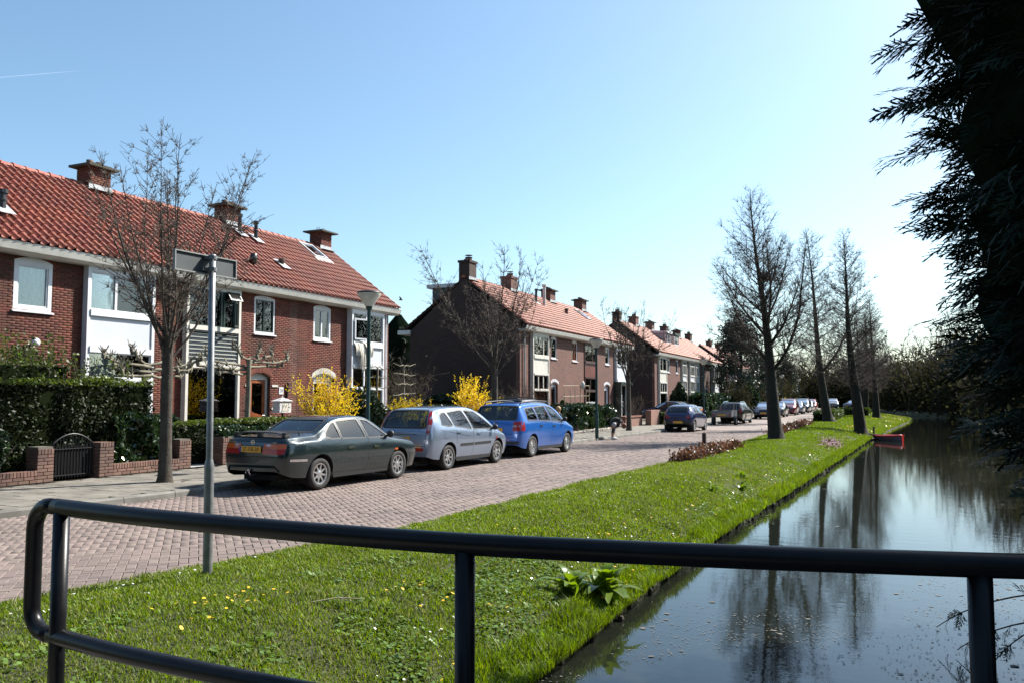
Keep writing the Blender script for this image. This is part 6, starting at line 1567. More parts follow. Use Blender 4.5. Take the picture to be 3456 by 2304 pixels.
def hedge(name, label, x0, x1, y0, y1, z0, z1, n, size, mat, topmat=None, group=None, wob=.08, cat='hedge', seed=0, shoots=0):
    rng = np.random.default_rng(100 + seed); t = thing(name, label, cat, ((x0 + x1) / 2, (y0 + y1) / 2, z0), 0, group)
    u = rng.uniform(0, 1, (n, 3)); face = rng.choice(5, n, p=np.array([(y1 - y0) * (z1 - z0), (y1 - y0) * (z1 - z0), (x1 - x0) * (z1 - z0), (x1 - x0) * (z1 - z0), (x1 - x0) * (y1 - y0)]) / (2 * (y1 - y0) * (z1 - z0) + 2 * (x1 - x0) * (z1 - z0) + (x1 - x0) * (y1 - y0)))
    P = np.stack([x0 + (x1 - x0) * u[:, 0], y0 + (y1 - y0) * u[:, 1], z0 + (z1 - z0) * u[:, 2]], 1)
    for f, ax, v, s in ((0, 0, x1, 1), (1, 0, x0, -1), (2, 1, y1, 1), (3, 1, y0, -1), (4, 2, z1, 1)):
        m = face == f; nzv = 1.6 * vnoise(P[m][:, (ax + 1) % 3], P[m][:, (ax + 2) % 3], 2.2, seed)
        P[m, ax] = v + s * (wob * nzv - np.abs(rng.normal(0, .05, m.sum())))
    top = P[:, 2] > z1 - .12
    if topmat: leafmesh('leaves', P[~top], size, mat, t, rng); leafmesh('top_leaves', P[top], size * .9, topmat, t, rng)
    else: leafmesh('leaves', P, size, mat, t, rng)
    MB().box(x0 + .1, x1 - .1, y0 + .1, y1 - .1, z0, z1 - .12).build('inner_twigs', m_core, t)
    if shoots:
        tb = Tubes(); L = []
        for i in range(shoots):
            p = [rng.uniform(x0, x1), rng.uniform(y0, y1), z1 - .1]; Q = path(p, [rng.normal(0, .12), rng.normal(0, .12), 1], rng.uniform(.2, .7), 5, .06, .03, rng); tb.add(Q, np.linspace(.006, .003, 6), 3)
            for k in range(16): L.append(Q[rng.integers(1, 6)] + rng.normal(0, .035, 3))
        tb.build('shoots', m_twig, t)['kind'] = 'stuff'; leafmesh('shoot_leaves', np.array(L), size * .9, topmat or mat, t, rng)
    return t
hedge('tall_hedge', 'tall dark evergreen hedge behind the low garden wall on the left', -16.6, -15.3, 8.6, 13.95, .09, 2.12, 30000, .05, m_privet, m_privet_lit, seed=1, wob=.16, shoots=60)
hedge('tall_hedge', 'unclipped taller hedge with wispy shoots at the far left edge', -17.0, -15.6, 9.0, 12.1, .5, 2.5, 5000, .05, m_privet, m_privet_lit, seed=21, wob=.2, shoots=110)
hedge('ivy_bush', 'glossy leaved bush spilling over the low wall by the street tree', -15.55, -15.1, 12.9, 14.3, .3, 1.35, 5200, .065, m_laurel, seed=2, wob=.25, cat='bush')
hedge('low_hedge', 'low clipped hedge in front of the house with the orange door', -16.3, -15.6, 14.9, 22.0, .09, 1.18, 16000, .045, m_privet, m_privet_lit, seed=3, wob=.05)
hedge('ivy_bush', 'glossy low plants along the wall behind the dark saloon', -15.35, -15.0, 15.8, 20.0, .3, .98, 4200, .07, m_laurel, seed=4, wob=.15, cat='bush')
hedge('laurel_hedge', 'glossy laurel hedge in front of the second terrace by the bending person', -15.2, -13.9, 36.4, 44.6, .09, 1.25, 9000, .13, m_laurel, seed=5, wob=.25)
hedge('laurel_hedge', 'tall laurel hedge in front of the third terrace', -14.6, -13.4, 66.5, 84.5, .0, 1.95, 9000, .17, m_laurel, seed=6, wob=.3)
hedge('clipped_hedge', 'small clipped green hedge behind the low brick wall', -13.6, -12.6, 50.5, 54.5, .0, .75, 3000, .08, m_box, seed=7, wob=.1)
hedge('clipped_hedge', 'low clipped light green hedge on the bank around the slender tree', -4.95, -3.6, 62.5, 78, .0, .78, 9000, .10, m_box, m_box, seed=8, wob=.12)
hedge('clipped_hedge', 'second clipped hedge farther along the grass bank', -4.5, -1.8, 84, 88, .0, .7, 3000, .12, m_box, seed=9, wob=.15)
hedge('dark_hedge', 'dark evergreen hedge beside the driveway of the first terrace', -16.4, -15.2, 23.4, 29.5, .09, 1.35, 6500, .07, m_yew, seed=10, wob=.3)
hedge('dark_hedge', 'dark evergreen hedge along the gable of the second terrace', -22, -17.2, 35.4, 36.4, .09, 1.7, 6000, .09, m_yew, seed=11, wob=.35)
hedge('far_undergrowth', 'dark undergrowth closing the far end of the street', -30, 8, 163, 166, -.1, 4.2, 9000, .5, m_under, seed=13, wob=1.2, cat='undergrowth')
hedge('far_undergrowth', 'dark undergrowth behind the thickets on the right bank', 13.5, 15, 45, 118, -.1, 3.4, 9000, .4, m_under, seed=14, wob=1.0, cat='undergrowth')
hedge('dark_hedge', 'dark clipped hedge beyond the estate car', -13.6, -12.4, 86, 97, 0, 1.5, 3500, .14, m_yew, seed=12, wob=.2)
def bush(name, label, c, rad, n, size, mat, cat='bush', group=None, seed=0, lumps=14, elong=1.7):
    rng = np.random.default_rng(300 + seed); t = thing(name, label, cat, (c[0], c[1], c[2]), 0, group); L = []
    for i in range(lumps):
        d = rng.normal(size=3); d /= np.linalg.norm(d); q = np.array(rad) * d * rng.uniform(.35, .75); q[2] = abs(q[2]) if rng.random() < .8 else q[2] * .3
        k = rng.normal(size=(n // lumps, 3)); k /= np.linalg.norm(k, axis=1)[:, None]; L.append(q + k * np.array(rad) * rng.uniform(.25, .42) * rng.uniform(.75, 1.05, (len(k), 1)))
    P = np.concatenate(L) + (0, 0, rad[2] * .6); P[:, 2] = np.maximum(P[:, 2], .02)
    leafmesh('leaves', P, size, mat, t, rng, elong, True)
    tb = Tubes()
    for i in range(5): Q = path([0, 0, 0], [rng.normal(0, .3), rng.normal(0, .3), 1], rad[2] * 1.2, 5, .1, 0, rng); tb.add(Q, np.linspace(.02, .006, 6), 4)
    b = tb.build('stems', m_twig, t); b.matrix_parent_inverse = Matrix.Identity(4); return t
bush('conifer_shrub', 'dark pointed conifer shrub at the left edge before the gate', (-15.35, 10.15, .09), (.34, .34, .75), 5000, .05, m_yew, seed=1, elong=2.4)
bush('yew_shrub', 'dark evergreen shrub between yellow forsythia and lamp post', (-15.8, 22.6, .09), (1.2, 1.1, 1.25), 9000, .07, m_yew, seed=2, elong=2.2)
bush('yew_shrub', 'dark evergreen shrub behind the silver car', (-15.2, 24.9, .09), (1.0, 1.2, .95), 6000, .07, m_yew, seed=3, elong=2.2)
bush('laurel_bush', 'tall glossy laurel bush at the end of the laurel hedge', (-13.2, 85.2, 0), (1.6, 1.6, 2.0), 6500, .17, m_laurel, seed=4)
bush('clipped_cone', 'small clipped cone shrub beside the driveway saloon', (-13.4, 58.2, .0), (.45, .45, .85), 2200, .08, m_yew, seed=5)
bush('thin_conifer', 'narrow conifer climbing beside the white bay of the third terrace', (-16.0, 68.9, 0), (.75, .75, 2.2), 4500, .12, m_yew, seed=6)
bush('window_shrub', 'small orange brown shrub in front of the large window', (-17.2, 19.0, .09), (.45, .45, .75), 2500, .05, leafM('rust_leaf', (.22, .10, .02), (.14, .075, .018), trans=.3), seed=7)
bush('window_shrub', 'yellow green shrub under the right side of the large window', (-17.3, 20.0, .09), (.4, .4, .7), 2200, .05, leafM('olive_leaf', (.30, .24, .04), (.2, .17, .04), trans=.3), seed=8)
bush('window_shrub', 'pale grey green shrub at the left foot of the large window', (-17.2, 18.15, .09), (.3, .3, .4), 1300, .06, leafM('grey_leaf', (.16, .20, .13), (.12, .16, .1), trans=.2), seed=9)
bush('climber', 'climbing plant on the garden trellis', (-15.6, 40.9, .09), (.35, .55, .9), 2600, .09, m_laurel, seed=10)
def forsythia(label, c, H, w, seed, n=44, dens=30, size=.036):
    rng = np.random.default_rng(500 + seed); t = thing('forsythia_bush', label, 'bush', c, 0, 'yellow forsythia bushes'); tb = Tubes(); L = []
    for i in range(n):
        a = rng.uniform(0, 6.28); e = rng.uniform(.05, 1.) * w / H; Q = path([rng.normal(0, w * .1), rng.normal(0, w * .1), 0], [math.cos(a) * e, math.sin(a) * e, 1], H * rng.uniform(.7, 1.05), 9, .07, -.01, rng); tb.add(Q, np.linspace(.009, .003, 10), 3)
        for k in range(3):
            j = rng.integers(3, 8); Q2 = path(Q[j], side_dir(Q[j + 1] - Q[j], .6, rng.uniform(0, 6.28), rng), H * .28, 5, .1, .04, rng); tb.add(Q2, np.linspace(.005, .002, 6), 3)
            for q in range(dens): f = rng.uniform(0, 5); m = int(f); L.append(Q2[m] + (Q2[m + 1] - Q2[m]) * (f - m) + rng.normal(0, .022, 3))
        for q in range(dens): f = rng.uniform(3, 9) - 1e-3; m = int(f); L.append(Q[m] + (Q[m + 1] - Q[m]) * (f - m) + rng.normal(0, .025, 3))
    b = tb.build('stems', m_twig, t); b.matrix_parent_inverse = Matrix.Identity(4); leafmesh('flowers', np.array(L), size, m_fors, t, rng, 1.3, True)
forsythia('large yellow forsythia in bloom before the white arched door', (-15.6, 20.75, .09), 2.45, 1.15, 1, n=64, dens=24)
forsythia('low yellow forsythia behind the silver car', (-14.9, 24.4, .09), 1.75, 1.0, 2, n=50, dens=30)
forsythia('tall thin yellow forsythia before the dark gable', (-16.2, 31.4, .09), 2.7, .6, 3, n=26, dens=36, size=.045)
forsythia('small yellow forsythia spreading beside the gable', (-15.6, 32.3, .09), 1.7, .9, 4, n=26, dens=22, size=.045)
forsythia('yellow flowering bush at the far end of the gardens', (-12.6, 107, .0), 1.9, 1.2, 5, n=26, dens=22, size=.10)
def twig_bush(label, c, H, w, seed, n=26, r=.007, mat=None, name='bare_shrub', group='bare shrubs in the gardens'):
    rng = np.random.default_rng(700 + seed); t = thing(name, label, 'bush', c, 0, group); tb = Tubes()
    for i in range(n):
        a = rng.uniform(0, 6.28); e = rng.uniform(.1, .8) * w / H; Q = path([rng.normal(0, w * .12), rng.normal(0, w * .12), 0], [math.cos(a) * e, math.sin(a) * e, 1], H * rng.uniform(.6, 1.), 8, .08, .0, rng); tb.add(Q, np.linspace(r * 1.5, r * .6, 9), 4)
        for k in range(9):
            j = rng.integers(2, 8); Q2 = path(Q[j], side_dir(Q[j + 1] - Q[j], .6, rng.uniform(0, 6.28), rng), H * rng.uniform(.1, .3), 5, .12, .05, rng); tb.add(Q2, np.linspace(r * .7, r * .4, 6), 3)
            for q in range(3):
                m = rng.integers(1, 5); Q3 = path(Q2[m], side_dir(Q2[m + 1] - Q2[m], .7, rng.uniform(0, 6.28), rng), H * .08, 3, .15, .05, rng); tb.add(Q3, np.linspace(r * .45, r * .3, 4), 3)
    b = tb.build('stems', mat or m_twig, t); b.matrix_parent_inverse = Matrix.Identity(4); return t
twig_bush('bare twiggy shrub before the dark gable, left of the street tree', (-15.4, 34.0, .09), 2.4, 1.6, 1, n=36)
twig_bush('bare shrub with reddish twigs beside the second terrace', (-15.2, 36.2, .09), 2.6, 1.1, 2, n=22, mat=m_red_twig)
twig_bush('low tangle of dark twigs right of the orange door', (-17.6, 22.6, .09), 1.2, .9, 3, n=24, mat=m_red_twig)
twig_bush('bare shrub in the garden beside the low brick wall', (-13.9, 47.8, .09), 1.9, 1.2, 4, n=22)
twig_bush('bare tall shrub behind the dark hedge left of the gable', (-19.5, 31.5, .09), 3.2, 1.8, 5, n=40)
def low_twigs(label, a, b, n, seed, H=.32):
    rng = np.random.default_rng(900 + seed); t = thing('low_shrub_strip', label, 'bush', ((a[0] + b[0]) / 2, (a[1] + b[1]) / 2, 0), 0, 'strips of low brown shrubs by the road'); tb = Tubes(); L = []
    for i in range(n):
        f = rng.uniform(0, 1); x = a[0] + (b[0] - a[0]) * f + rng.normal(0, .16); y = a[1] + (b[1] - a[1]) * f; z = lawn_z(x, y)
        Q = path([x, y, z - .03], [rng.normal(0, .45), rng.normal(0, .45), 1], H * rng.uniform(.5, 1.1), 4, .15, 0, rng); tb.add(Q, np.linspace(.006, .003, 5), 3)
        for k in range(7): L.append(Q[rng.integers(1, 5)] + rng.normal(0, .035, 3))
    tb.build('stems', m_red_twig, t); leafmesh('dry_leaves', np.array(L), .05, leafM('dry_leaf', (.15, .065, .035), (.09, .05, .025), trans=.2), t, rng)
low_twigs('strip of low red brown shrubs around the wooden bollard', (-5.05, 21.8), (-4.85, 28.6), 900, 1)
low_twigs('strip of low brown shrubs past the nearest bank tree', (-4.85, 40.), (-4.75, 56), 900, 2, .4)
# docks and leafy plants at the water's edge
def leaf_blade(mb, p, d, L, w, rng):
    d = Vector(d).normalized(); s = d.cross(Vector((0, 0, 1)));  s = s.normalized() if s.length > 1e-3 else Vector((1, 0, 0)); up = s.cross(d); P = Vector(p); V = []
    for i in range(7):
        t = i / 6; c = P + d * (L * t) + up * (L * .22 * math.sin(t * 2.4)) - Vector((0, 0, 1)) * (L * .28 * t * t); ww = w * math.sin(math.pi * min(1, t * .93 + .05)) ** .8
        V += [tuple(c - s * ww + up * ww * .25), tuple(c), tuple(c + s * ww + up * ww * .25)]
    F = [];
    for i in range(6): k = 3 * i; F += [(k, k + 1, k + 4, k + 3), (k + 1, k + 2, k + 5, k + 4)]
    mb.add(V, F)
m_dock = leafM('dock_leaf', (.15, .22, .03), (.11, .175, .026), trans=.4, rand=.25, rough=.3, spec=.5)
def dock(label, x, y, n, L, seed, group='leafy docks on the bank'):
    rng = np.random.default_rng(40 + seed); z = lawn_z(x, y); t = thing('dock_plant', label, 'plant', (x, y, z), 0, group)
    for i in range(n):
        a = rng.uniform(0, 6.28); e = rng.uniform(.25, 1.25); mb = MB(); leaf_blade(mb, (rng.normal(0, .03), rng.normal(0, .03), -.01), (math.cos(a) * math.cos(e), math.sin(a) * math.cos(e), math.sin(e)), L * rng.uniform(.6, 1.1), L * .13, rng)
        mb.build('leaf', m_dock, t, smooth=True, local=True, flip=False)
dock('large clump of broad green dock leaves at the water edge, right of the railing post', -2.84, 8.75, 34, .55, 1)
dock('leafy dock just left of the large clump', -3.1, 8.35, 20, .45, 2)
dock('dock plant on the upper bank far from the railing', -3.3, 17.2, 12, .3, 3)
dock('small dock plant near the staked bank edge', -2.95, 18.6, 12, .3, 4)
dock('small dock plant on the lawn left of the staked edge', -3.2, 20.2, 10, .28, 5)
dock('dock plant at the bottom edge beside the middle railing post', -2.95, 7.0, 9, .16, 6)

# grass: blades on the bank, thinning with distance
def grass(name, label, mats, y0, y1, n, hgt, wid, seed, srange=(-.02, 1.015)):
    rng = np.random.default_rng(seed); y = rng.uniform(y0, y1, int(n * 1.3)); a = np.interp(y, [p[1] for p in XR], [p[0] for p in XR]); b = np.interp(y, [p[1] for p in XB], [p[0] for p in XB])
    s = rng.uniform(*srange, len(y)); x = a + (b - a) * s; keep = np.ones(len(y), bool)
    keep &= y > .5 * np.abs(x) - .6
    x, y, s = x[keep], y[keep], s[keep]
    z = lawn_zv(x, y)
    cl = 1.3 * vnoise(x, y, 2.2, 5) + .8 * vnoise(x, y, 6, 8)
    h = hgt * (1 + .7 * cl) * rng.uniform(.5, 1.3, len(x)); h = np.maximum(h, hgt * .3); h *= np.where(s < .05, 1.35, 1.) * np.where(s > .93, 1.5, 1.)
    az = rng.uniform(0, 2 * math.pi, len(x)); ln = rng.uniform(.15, .95, len(x)) * h; w = wid * rng.uniform(.7, 1.3, len(x))
    dx, dy = np.cos(az), np.sin(az); px, py = -dy, dx
    T = np.stack([x + dx * ln, y + dy * ln, z + h], 1); N = len(x)
    if y0 < 15:
        B0 = np.stack([x, y, z - .01], 1); M0 = np.stack([x - px * w + dx * ln * .3, y - py * w + dy * ln * .3, z + h * .5], 1); M1 = np.stack([x + px * w + dx * ln * .3, y + py * w + dy * ln * .3, z + h * .5], 1)
        V = np.stack([B0, M1, T, M0], 1).reshape(-1, 3); i = np.arange(N)[:, None] * 4; F = np.concatenate([i + np.array([[0, 1, 3]]), i + np.array([[3, 1, 2]])], 0)
    else:
        B0 = np.stack([x - px * w, y - py * w, z - .01], 1); B1 = np.stack([x + px * w, y + py * w, z - .01], 1)
        V = np.stack([B0, B1, T], 1).reshape(-1, 3); F = np.arange(3 * N).reshape(-1, 3)
    o = np_mesh(name, V, F, mats, kind='stuff'); tag(o, label, 'grass'); return o
m_grass = leafM('grass_blade', (.150, .212, .024), (.105, .150, .018), trans=.4, rand=.38, rough=.5, spec=.25, scale=2.0)
m_grass2 = leafM('grass_blade_dry', (.30, .28, .09), (.22, .21, .06), trans=.35, rand=.3, rough=.5, spec=.3)
grass('lawn_grass', 'short bright grass of the near bank', m_grass, 2.9, 9.5, 84000, .034, .0042, 1)
grass('lawn_grass', 'short bright grass of the middle bank', m_grass, 9.5, 18, 64000, .042, .006, 2)
grass('lawn_grass', 'short grass of the bank around the bollard', m_grass, 18, 40, 72000, .045, .009, 3)
grass('lawn_grass', 'short grass of the far bank stretch', m_grass, 40, 112, 60000, .07, .018, 4)
grass('dry_grass', 'pale dry blades in the near lawn', m_grass2, 3.0, 22, 20000, .04, .003, 5)
grass('edge_grass', 'longer grass hanging over the near water edge', m_grass, 4.5, 16, 18000, .07, .0042, 6, (.93, 1.05))
grass('edge_grass', 'longer grass hanging over the far water edge', m_grass, 16, 60, 14000, .085, .010, 7, (.94, 1.05))
# leafy weeds and flowers
def weeds(name, label, mat, pts, size, lift=.03, cat='flowers', elong=1.2, flat=.3):
    rng = np.random.default_rng(len(pts)); P = np.array(pts); P = np.column_stack([P, lawn_zv(P[:, 0], P[:, 1]) + lift * rng.uniform(.4, 1.3, len(P))]); n = len(P)
    a = rng.uniform(0, 6.28, n); k = 6; s = np.asarray(size) * rng.uniform(.7, 1.2, n); V = []; F = []
    tilt = rng.normal(0, flat, (n, 2)); an = np.arange(k) * 2 * math.pi / k
    X = P[:, None, 0] + np.cos(an + a[:, None]) * s[:, None] * .5 * elong; Y = P[:, None, 1] + np.sin(an + a[:, None]) * s[:, None] * .5
    Z = P[:, None, 2] + (X - P[:, None, 0]) * tilt[:, :1] + (Y - P[:, None, 1]) * tilt[:, 1:]
    V = np.stack([X, Y, Z], -1).reshape(-1, 3); i = np.arange(n)[:, None] * k
    F = np.concatenate([i + np.array([[0, 1, 2, 3]]), i + np.array([[0, 3, 4, 5]])], 0)
    o = np_mesh(name, V, F, mat, kind='stuff'); tag(o, label, cat)
rw = np.random.default_rng(55)
def spots(n, y0, y1, s0, s1, clump=.0, thr=0., seed=0.):
    out = []
    while len(out) < n:
        y = rw.uniform(y0, y1) ** 1.; s = rw.uniform(s0, s1); x = pl(XR, y) + (pl(XB, y) - pl(XR, y)) * s
        if clump and noise.noise((x * clump, y * clump, seed)) < thr: continue
        out.append((x, y))
    return out
m_daisy = M('daisy_white', (.75, .75, .72), .6); m_celand = M('celandine_yellow', (.75, .48, .02), .4)
m_celleaf = leafM('celandine_leaf', (.10, .165, .024), (.13, .20, .035), trans=.25, rand=.3, rough=.25, spec=.6)
weeds('daisies', 'white daisies scattered over the lawn', m_daisy, spots(210, 4., 14, .02, .9, .5, .05) + spots(520, 14, 45, .05, .9, .35, .08), .019, .04)
weeds('celandine_leaves', 'low round leaves of yellow flowered weeds near the water', m_celleaf, spots(1500, 3.5, 9, .3, 1., 1.6, .10, 3.) + spots(2600, 4.5, 9, .6, 1., 1.2, -.05, 3.) + spots(3000, 9, 32, .8, 1., .7, -.1, 3.) + spots(4200, 4.8, 14, .93, 1.03) + spots(2500, 14, 34, .94, 1.03), .032, .03, 'weeds')
weeds('celandine_flowers', 'small yellow flowers among the weeds near the water', m_celand, spots(150, 4.5, 11, .4, 1., .9, .18, 3.) + spots(420, 11, 45, .72, 1., .7, .0, 3.), .026, .065)
weeds('bank_flowers_far', 'yellow flowers on the bank bend beyond the boat', m_celand, spots(500, 50, 100, .6, 1., .2, .0), .06, .08)
weeds('heather_patch', 'faded mauve patch on the lawn beside the boat', M('mauve_flower', (.22, .10, .15), .8), [(-2.3 + rw.normal(0, .22), 38.5 + rw.normal(0, 1.6)) for _ in range(700)], .06, .06)
weeds('fallen_leaves', 'brown leaves lying along the kerb edge', M('brown_leaf', (.13, .07, .035), .8), [(pl(XR, y) + abs(rw.normal(0, .12)), y) for y in rw.uniform(12, 30, 260)], .035, .03, 'leaves')

# scum and flakes floating on the canal
def flakes():
    rng = np.random.default_rng(12); V, F = [], []; n = 0; P = []
    while len(P) < 9000:
        y = 4 + 34 * rng.random() ** 1.9; x = rng.uniform(-2.75, 4.2)
        d = noise.noise((x * .55, y * .4, 4.)) + .6 * noise.noise((x * 1.7, y * 1.3, 9.))
        if d < (.02 + .012 * y if y < 14 else .25) : continue
        P.append((x, y))
    P = np.array(P); k = 5; m = len(P); an = np.arange(k) * 2 * math.pi / k
    s = rng.uniform(.003, .011, m) * (1 + (rng.random(m) < .04) * 2.); rad = s[:, None] * rng.uniform(.5, 1.3, (m, k)); ph = rng.uniform(0, 6.28, m)
    X = P[:, :1] + rad * np.cos(an + ph[:, None]) * 1.3; Y = P[:, 1:] + rad * np.sin(an + ph[:, None]); Z = np.full_like(X, WATER_Z + .004) + rng.uniform(0, .003, (m, 1))
    V = np.stack([X, Y, Z], -1).reshape(-1, 3); F = np.arange(m * k).reshape(m, k)
    o = np_mesh('floating_scum', V, F, M('pond_scum', (.060, .056, .048), .8, col2=(.10, .096, .085), scale=9, rand=.4), kind='stuff'); tag(o, 'flecks of plant scum floating on the canal', 'scum')
flakes()
# ------------------------------------------------------------------ garden walls, furniture, people, boat
m_gbrick = M('garden_brick', (.155, .085, .062), .85, col2=(.105, .062, .050), scale=2, rand=.25, hue=.012, bump=.35, bscale=80, bdist=.005)
m_gbrick2 = M('garden_brick_red', (.22, .085, .055), .85, col2=(.15, .065, .045), scale=2, rand=.2, bump=.3, bscale=60)
m_gmortar = M('garden_mortar', (.13, .115, .095), .95, col2=(.09, .08, .065), scale=5)
def put_brick(par, x, y, z, L, D, H, rz, mat):
    me, _, _ = brick_unit(L, D, H, mat); o = link('brick', me, par, True); o.location = (x, y, z); o.rotation_euler = (rnd(-.01, .01), 0, rz + rnd(-.008, .008))
    if not par.get('_id'): pass
    o.matrix_parent_inverse = wm(par).inverted(); return o
def low_wall(par, x0, x1, y0, y1, z0, h, mat, bl=.21, bh=.055, j=.011):
    """wall along y with a soldier-course top; street face towards +x"""
    MB().box(x0 + .012, x1 - .012, y0 + .01, y1 - .01, z0 - .1, z0 + h - .1).build('wall_core', m_gmortar, par)
    nc = max(1, int((h - .11) / (bh + j)))
    for r in range(nc):
        z = z0 + .02 + bh / 2 + r * (bh + j); y = y0 - (bl + j) * (.5 if r % 2 else 0)
        while y < y1 - .02:
            a, b = max(y, y0), min(y + bl, y1)
            if b - a > .03: put_brick(par, x1 - .05 + .004, (a + b) / 2, z, round(b - a, 2), .1, bh, 0, mat)
            y += bl + j
    zt = z0 + .02 + nc * (bh + j); n = int((y1 - y0) / .067); w = (y1 - y0) / n
    for i in range(n):
        me, _, _ = brick_unit(round(w - .01, 3), x1 - x0 + .012, .10, mat); o = link('brick', me, par, True); o.matrix_parent_inverse = wm(par).inverted(); o.location = ((x0 + x1) / 2 + .004, y0 + (i + .5) * w, zt + .05 + rnd(-.003, .003))
def pier(par, x1, y0, y1, z0, h, mat, d=.34, bh=.055, j=.012):
    x0 = x1 - d; MB().box(x0 + .015, x1 - .015, y0 + .015, y1 - .015, z0 - .1, z0 + h - .02).build('pier_core', m_gmortar, par)
    nc = int((h - .12) / (bh + j)); L = y1 - y0
    for r in range(nc):
        z = z0 + .02 + bh / 2 + r * (bh + j)
        cuts = [(0, .62), (.62, 1)] if r % 2 else [(0, .38), (.38, 1)]
        for a, b in cuts:
            ya, yb = y0 + L * a + (.005 if a else 0), y0 + L * b - (.005 if b < 1 else 0)
            put_brick(par, x1 - .05 + .003, (ya + yb) / 2, z, round(yb - ya, 3), .1, bh, 0, mat)
            put_brick(par, x0 + .05 - .003, (ya + yb) / 2, z, round(yb - ya, 3), .1, bh, math.pi, mat)
        for s, rz in ((y0 + .05 - .003, -math.pi / 2), (y1 - .05 + .003, math.pi / 2)):
            for a, b in cuts:
                xa, xb = x0 + .02 + (d - .04) * a + (.005 if a else 0), x0 + .02 + (d - .04) * b - (.005 if b < 1 else 0); put_brick(par, (xa + xb) / 2, s, z, round(xb - xa, 3), .1, bh, rz, mat)
    zt = z0 + .02 + nc * (bh + j); n = 5; w = L / n
    for i in range(n): me, _, _ = brick_unit(round(w - .01, 3), d + .012, .10, mat); o = link('brick', me, par, True); o.matrix_parent_inverse = wm(par).inverted(); o.location = (x1 - d / 2 + .003, y0 + (i + .5) * w, zt + .05)
GW = 'brick garden walls along the pavement'
t = thing('garden_wall', 'low brick garden wall ending in a pier left of the iron gate', 'wall', (-15, 9.6, .1), 0, GW); low_wall(t, -15.1, -14.9, 8.7, 10.84, .1, .28, m_gbrick); pier(t, -14.9, 10.84, 11.18, .1, .72, m_gbrick)
t = thing('garden_wall', 'low brick garden wall between two piers right of the iron gate', 'wall', (-15, 13.3, .1), 0, GW); pier(t, -14.9, 12.22, 12.56, .1, .73, m_gbrick); low_wall(t, -15.1, -14.9, 12.56, 14.34, .1, .28, m_gbrick); pier(t, -14.9, 14.34, 14.69, .1, .71, m_gbrick)
t = thing('garden_wall', 'brick garden wall and pier half hidden behind the dark saloon', 'wall', (-15, 18, .1), 0, GW); pier(t, -14.9, 15.71, 16.06, .1, .71, m_gbrick); low_wall(t, -15.1, -14.9, 16.06, 21.2, .1, .4, m_gbrick)
t = thing('garden_wall', 'stepped reddish brick wall beside the small hatchback', 'wall', (-13, 48.5, .1), 0, GW)
MB().box(-13.75, -13.5, 45.2, 48.6, 0, .62).build('wall', brickM('garden_wall_red', (.26, .11, .075), (.19, .085, .06), (.2, .17, .14), .22, .065), t); MB().box(-13.3, -12.95, 48.6, 50.9, 0, 1.0).build('pier', MATS['garden_wall_red'], t); MB().box(-13.8, -13.45, 45.0, 48.7, .62, .7).build('coping', m_gbrick2, t)
# iron gate
m_gate = M('gate_paint', (.008, .008, .009), .8, spec=.2)
t = thing('iron_gate', 'black iron garden gate with arched top between two brick piers', 'gate', (-15.05, 11.7, .1))
ga, gb = 11.22, 12.18
def gz(y): return .80 + .22 * (1 - (2 * (y - ga) / (gb - ga) - 1) ** 2)
MB().tube([(-15.05, y, gz(y)) for y in np.linspace(ga, gb, 13)], .018, 6).build('top_bar', m_iron, t, smooth=True)
for z in (.2, .72): MB().tube([(-15.05, ga, z), (-15.05, gb, z)], .014, 6).build('cross_bar', m_gate, t)
for i in range(15): y = ga + (gb - ga) * i / 14; MB().tube([(-15.05, y, .14), (-15.05, y, gz(y))], .009, 5).build('upright', m_iron, t)
MB().box(-15.09, -15.07, ga + .01, gb - .01, .16, .78).build('backing_sheet', m_gate, t)
# gravel path and gravel garden
def patch_ground(name, pts, z, mat): tag(MB().add([(x, y, z) for x, y in pts], [tuple(range(len(pts)))]).build(name, mat, flip=False), kind='structure')
m_shell = M('pale_gravel', (.52, .51, .48), .95, col2=(.22, .21, .2), scale=30, rand=.1, bump=1., bscale=60, bdist=.02)
patch_ground('gravel_path', [(-14.98, 14.72), (-14.98, 15.68), (-18.2, 15.68), (-18.2, 14.72)], .115, m_shell)
m_shell2 = M('warm_gravel', (.42, .36, .29), .95, col2=(.24, .2, .16), scale=18, bump=1., bscale=40, bdist=.02)
patch_ground('gravel_garden', [(-13.2, 33.2), (-13.2, 36.6), (-14.9, 44), (-16.7, 44), (-16.7, 38.6), (-15.2, 33.2)], .118, m_shell2)
rs = np.random.default_rng(9); sv, sf = [], []
for i in range(900):
    f = rs.uniform(0, 1); x, y = -13.25 - rs.exponential(.5), rs.uniform(33.3, 43); s = rs.uniform(.03, .09); 
    b = MB().lathe([(0, -.4), (.8, -.2), (1, .1), (.5, .5), (0, .6)], 5); v = np.array(b.v) * s * rs.uniform(.7, 1.2, 3) + (x, y, .125); sf.append(np.array(b.f) + 25 * i); sv.append(v)
tag(np_mesh('garden_pebbles', np.concatenate(sv), np.concatenate(sf), M('pebble', (.42, .36, .30), .8, rand=.4, hue=.02), kind='stuff'), 'pale pebbles edging the garden behind the bending person', 'pebbles')
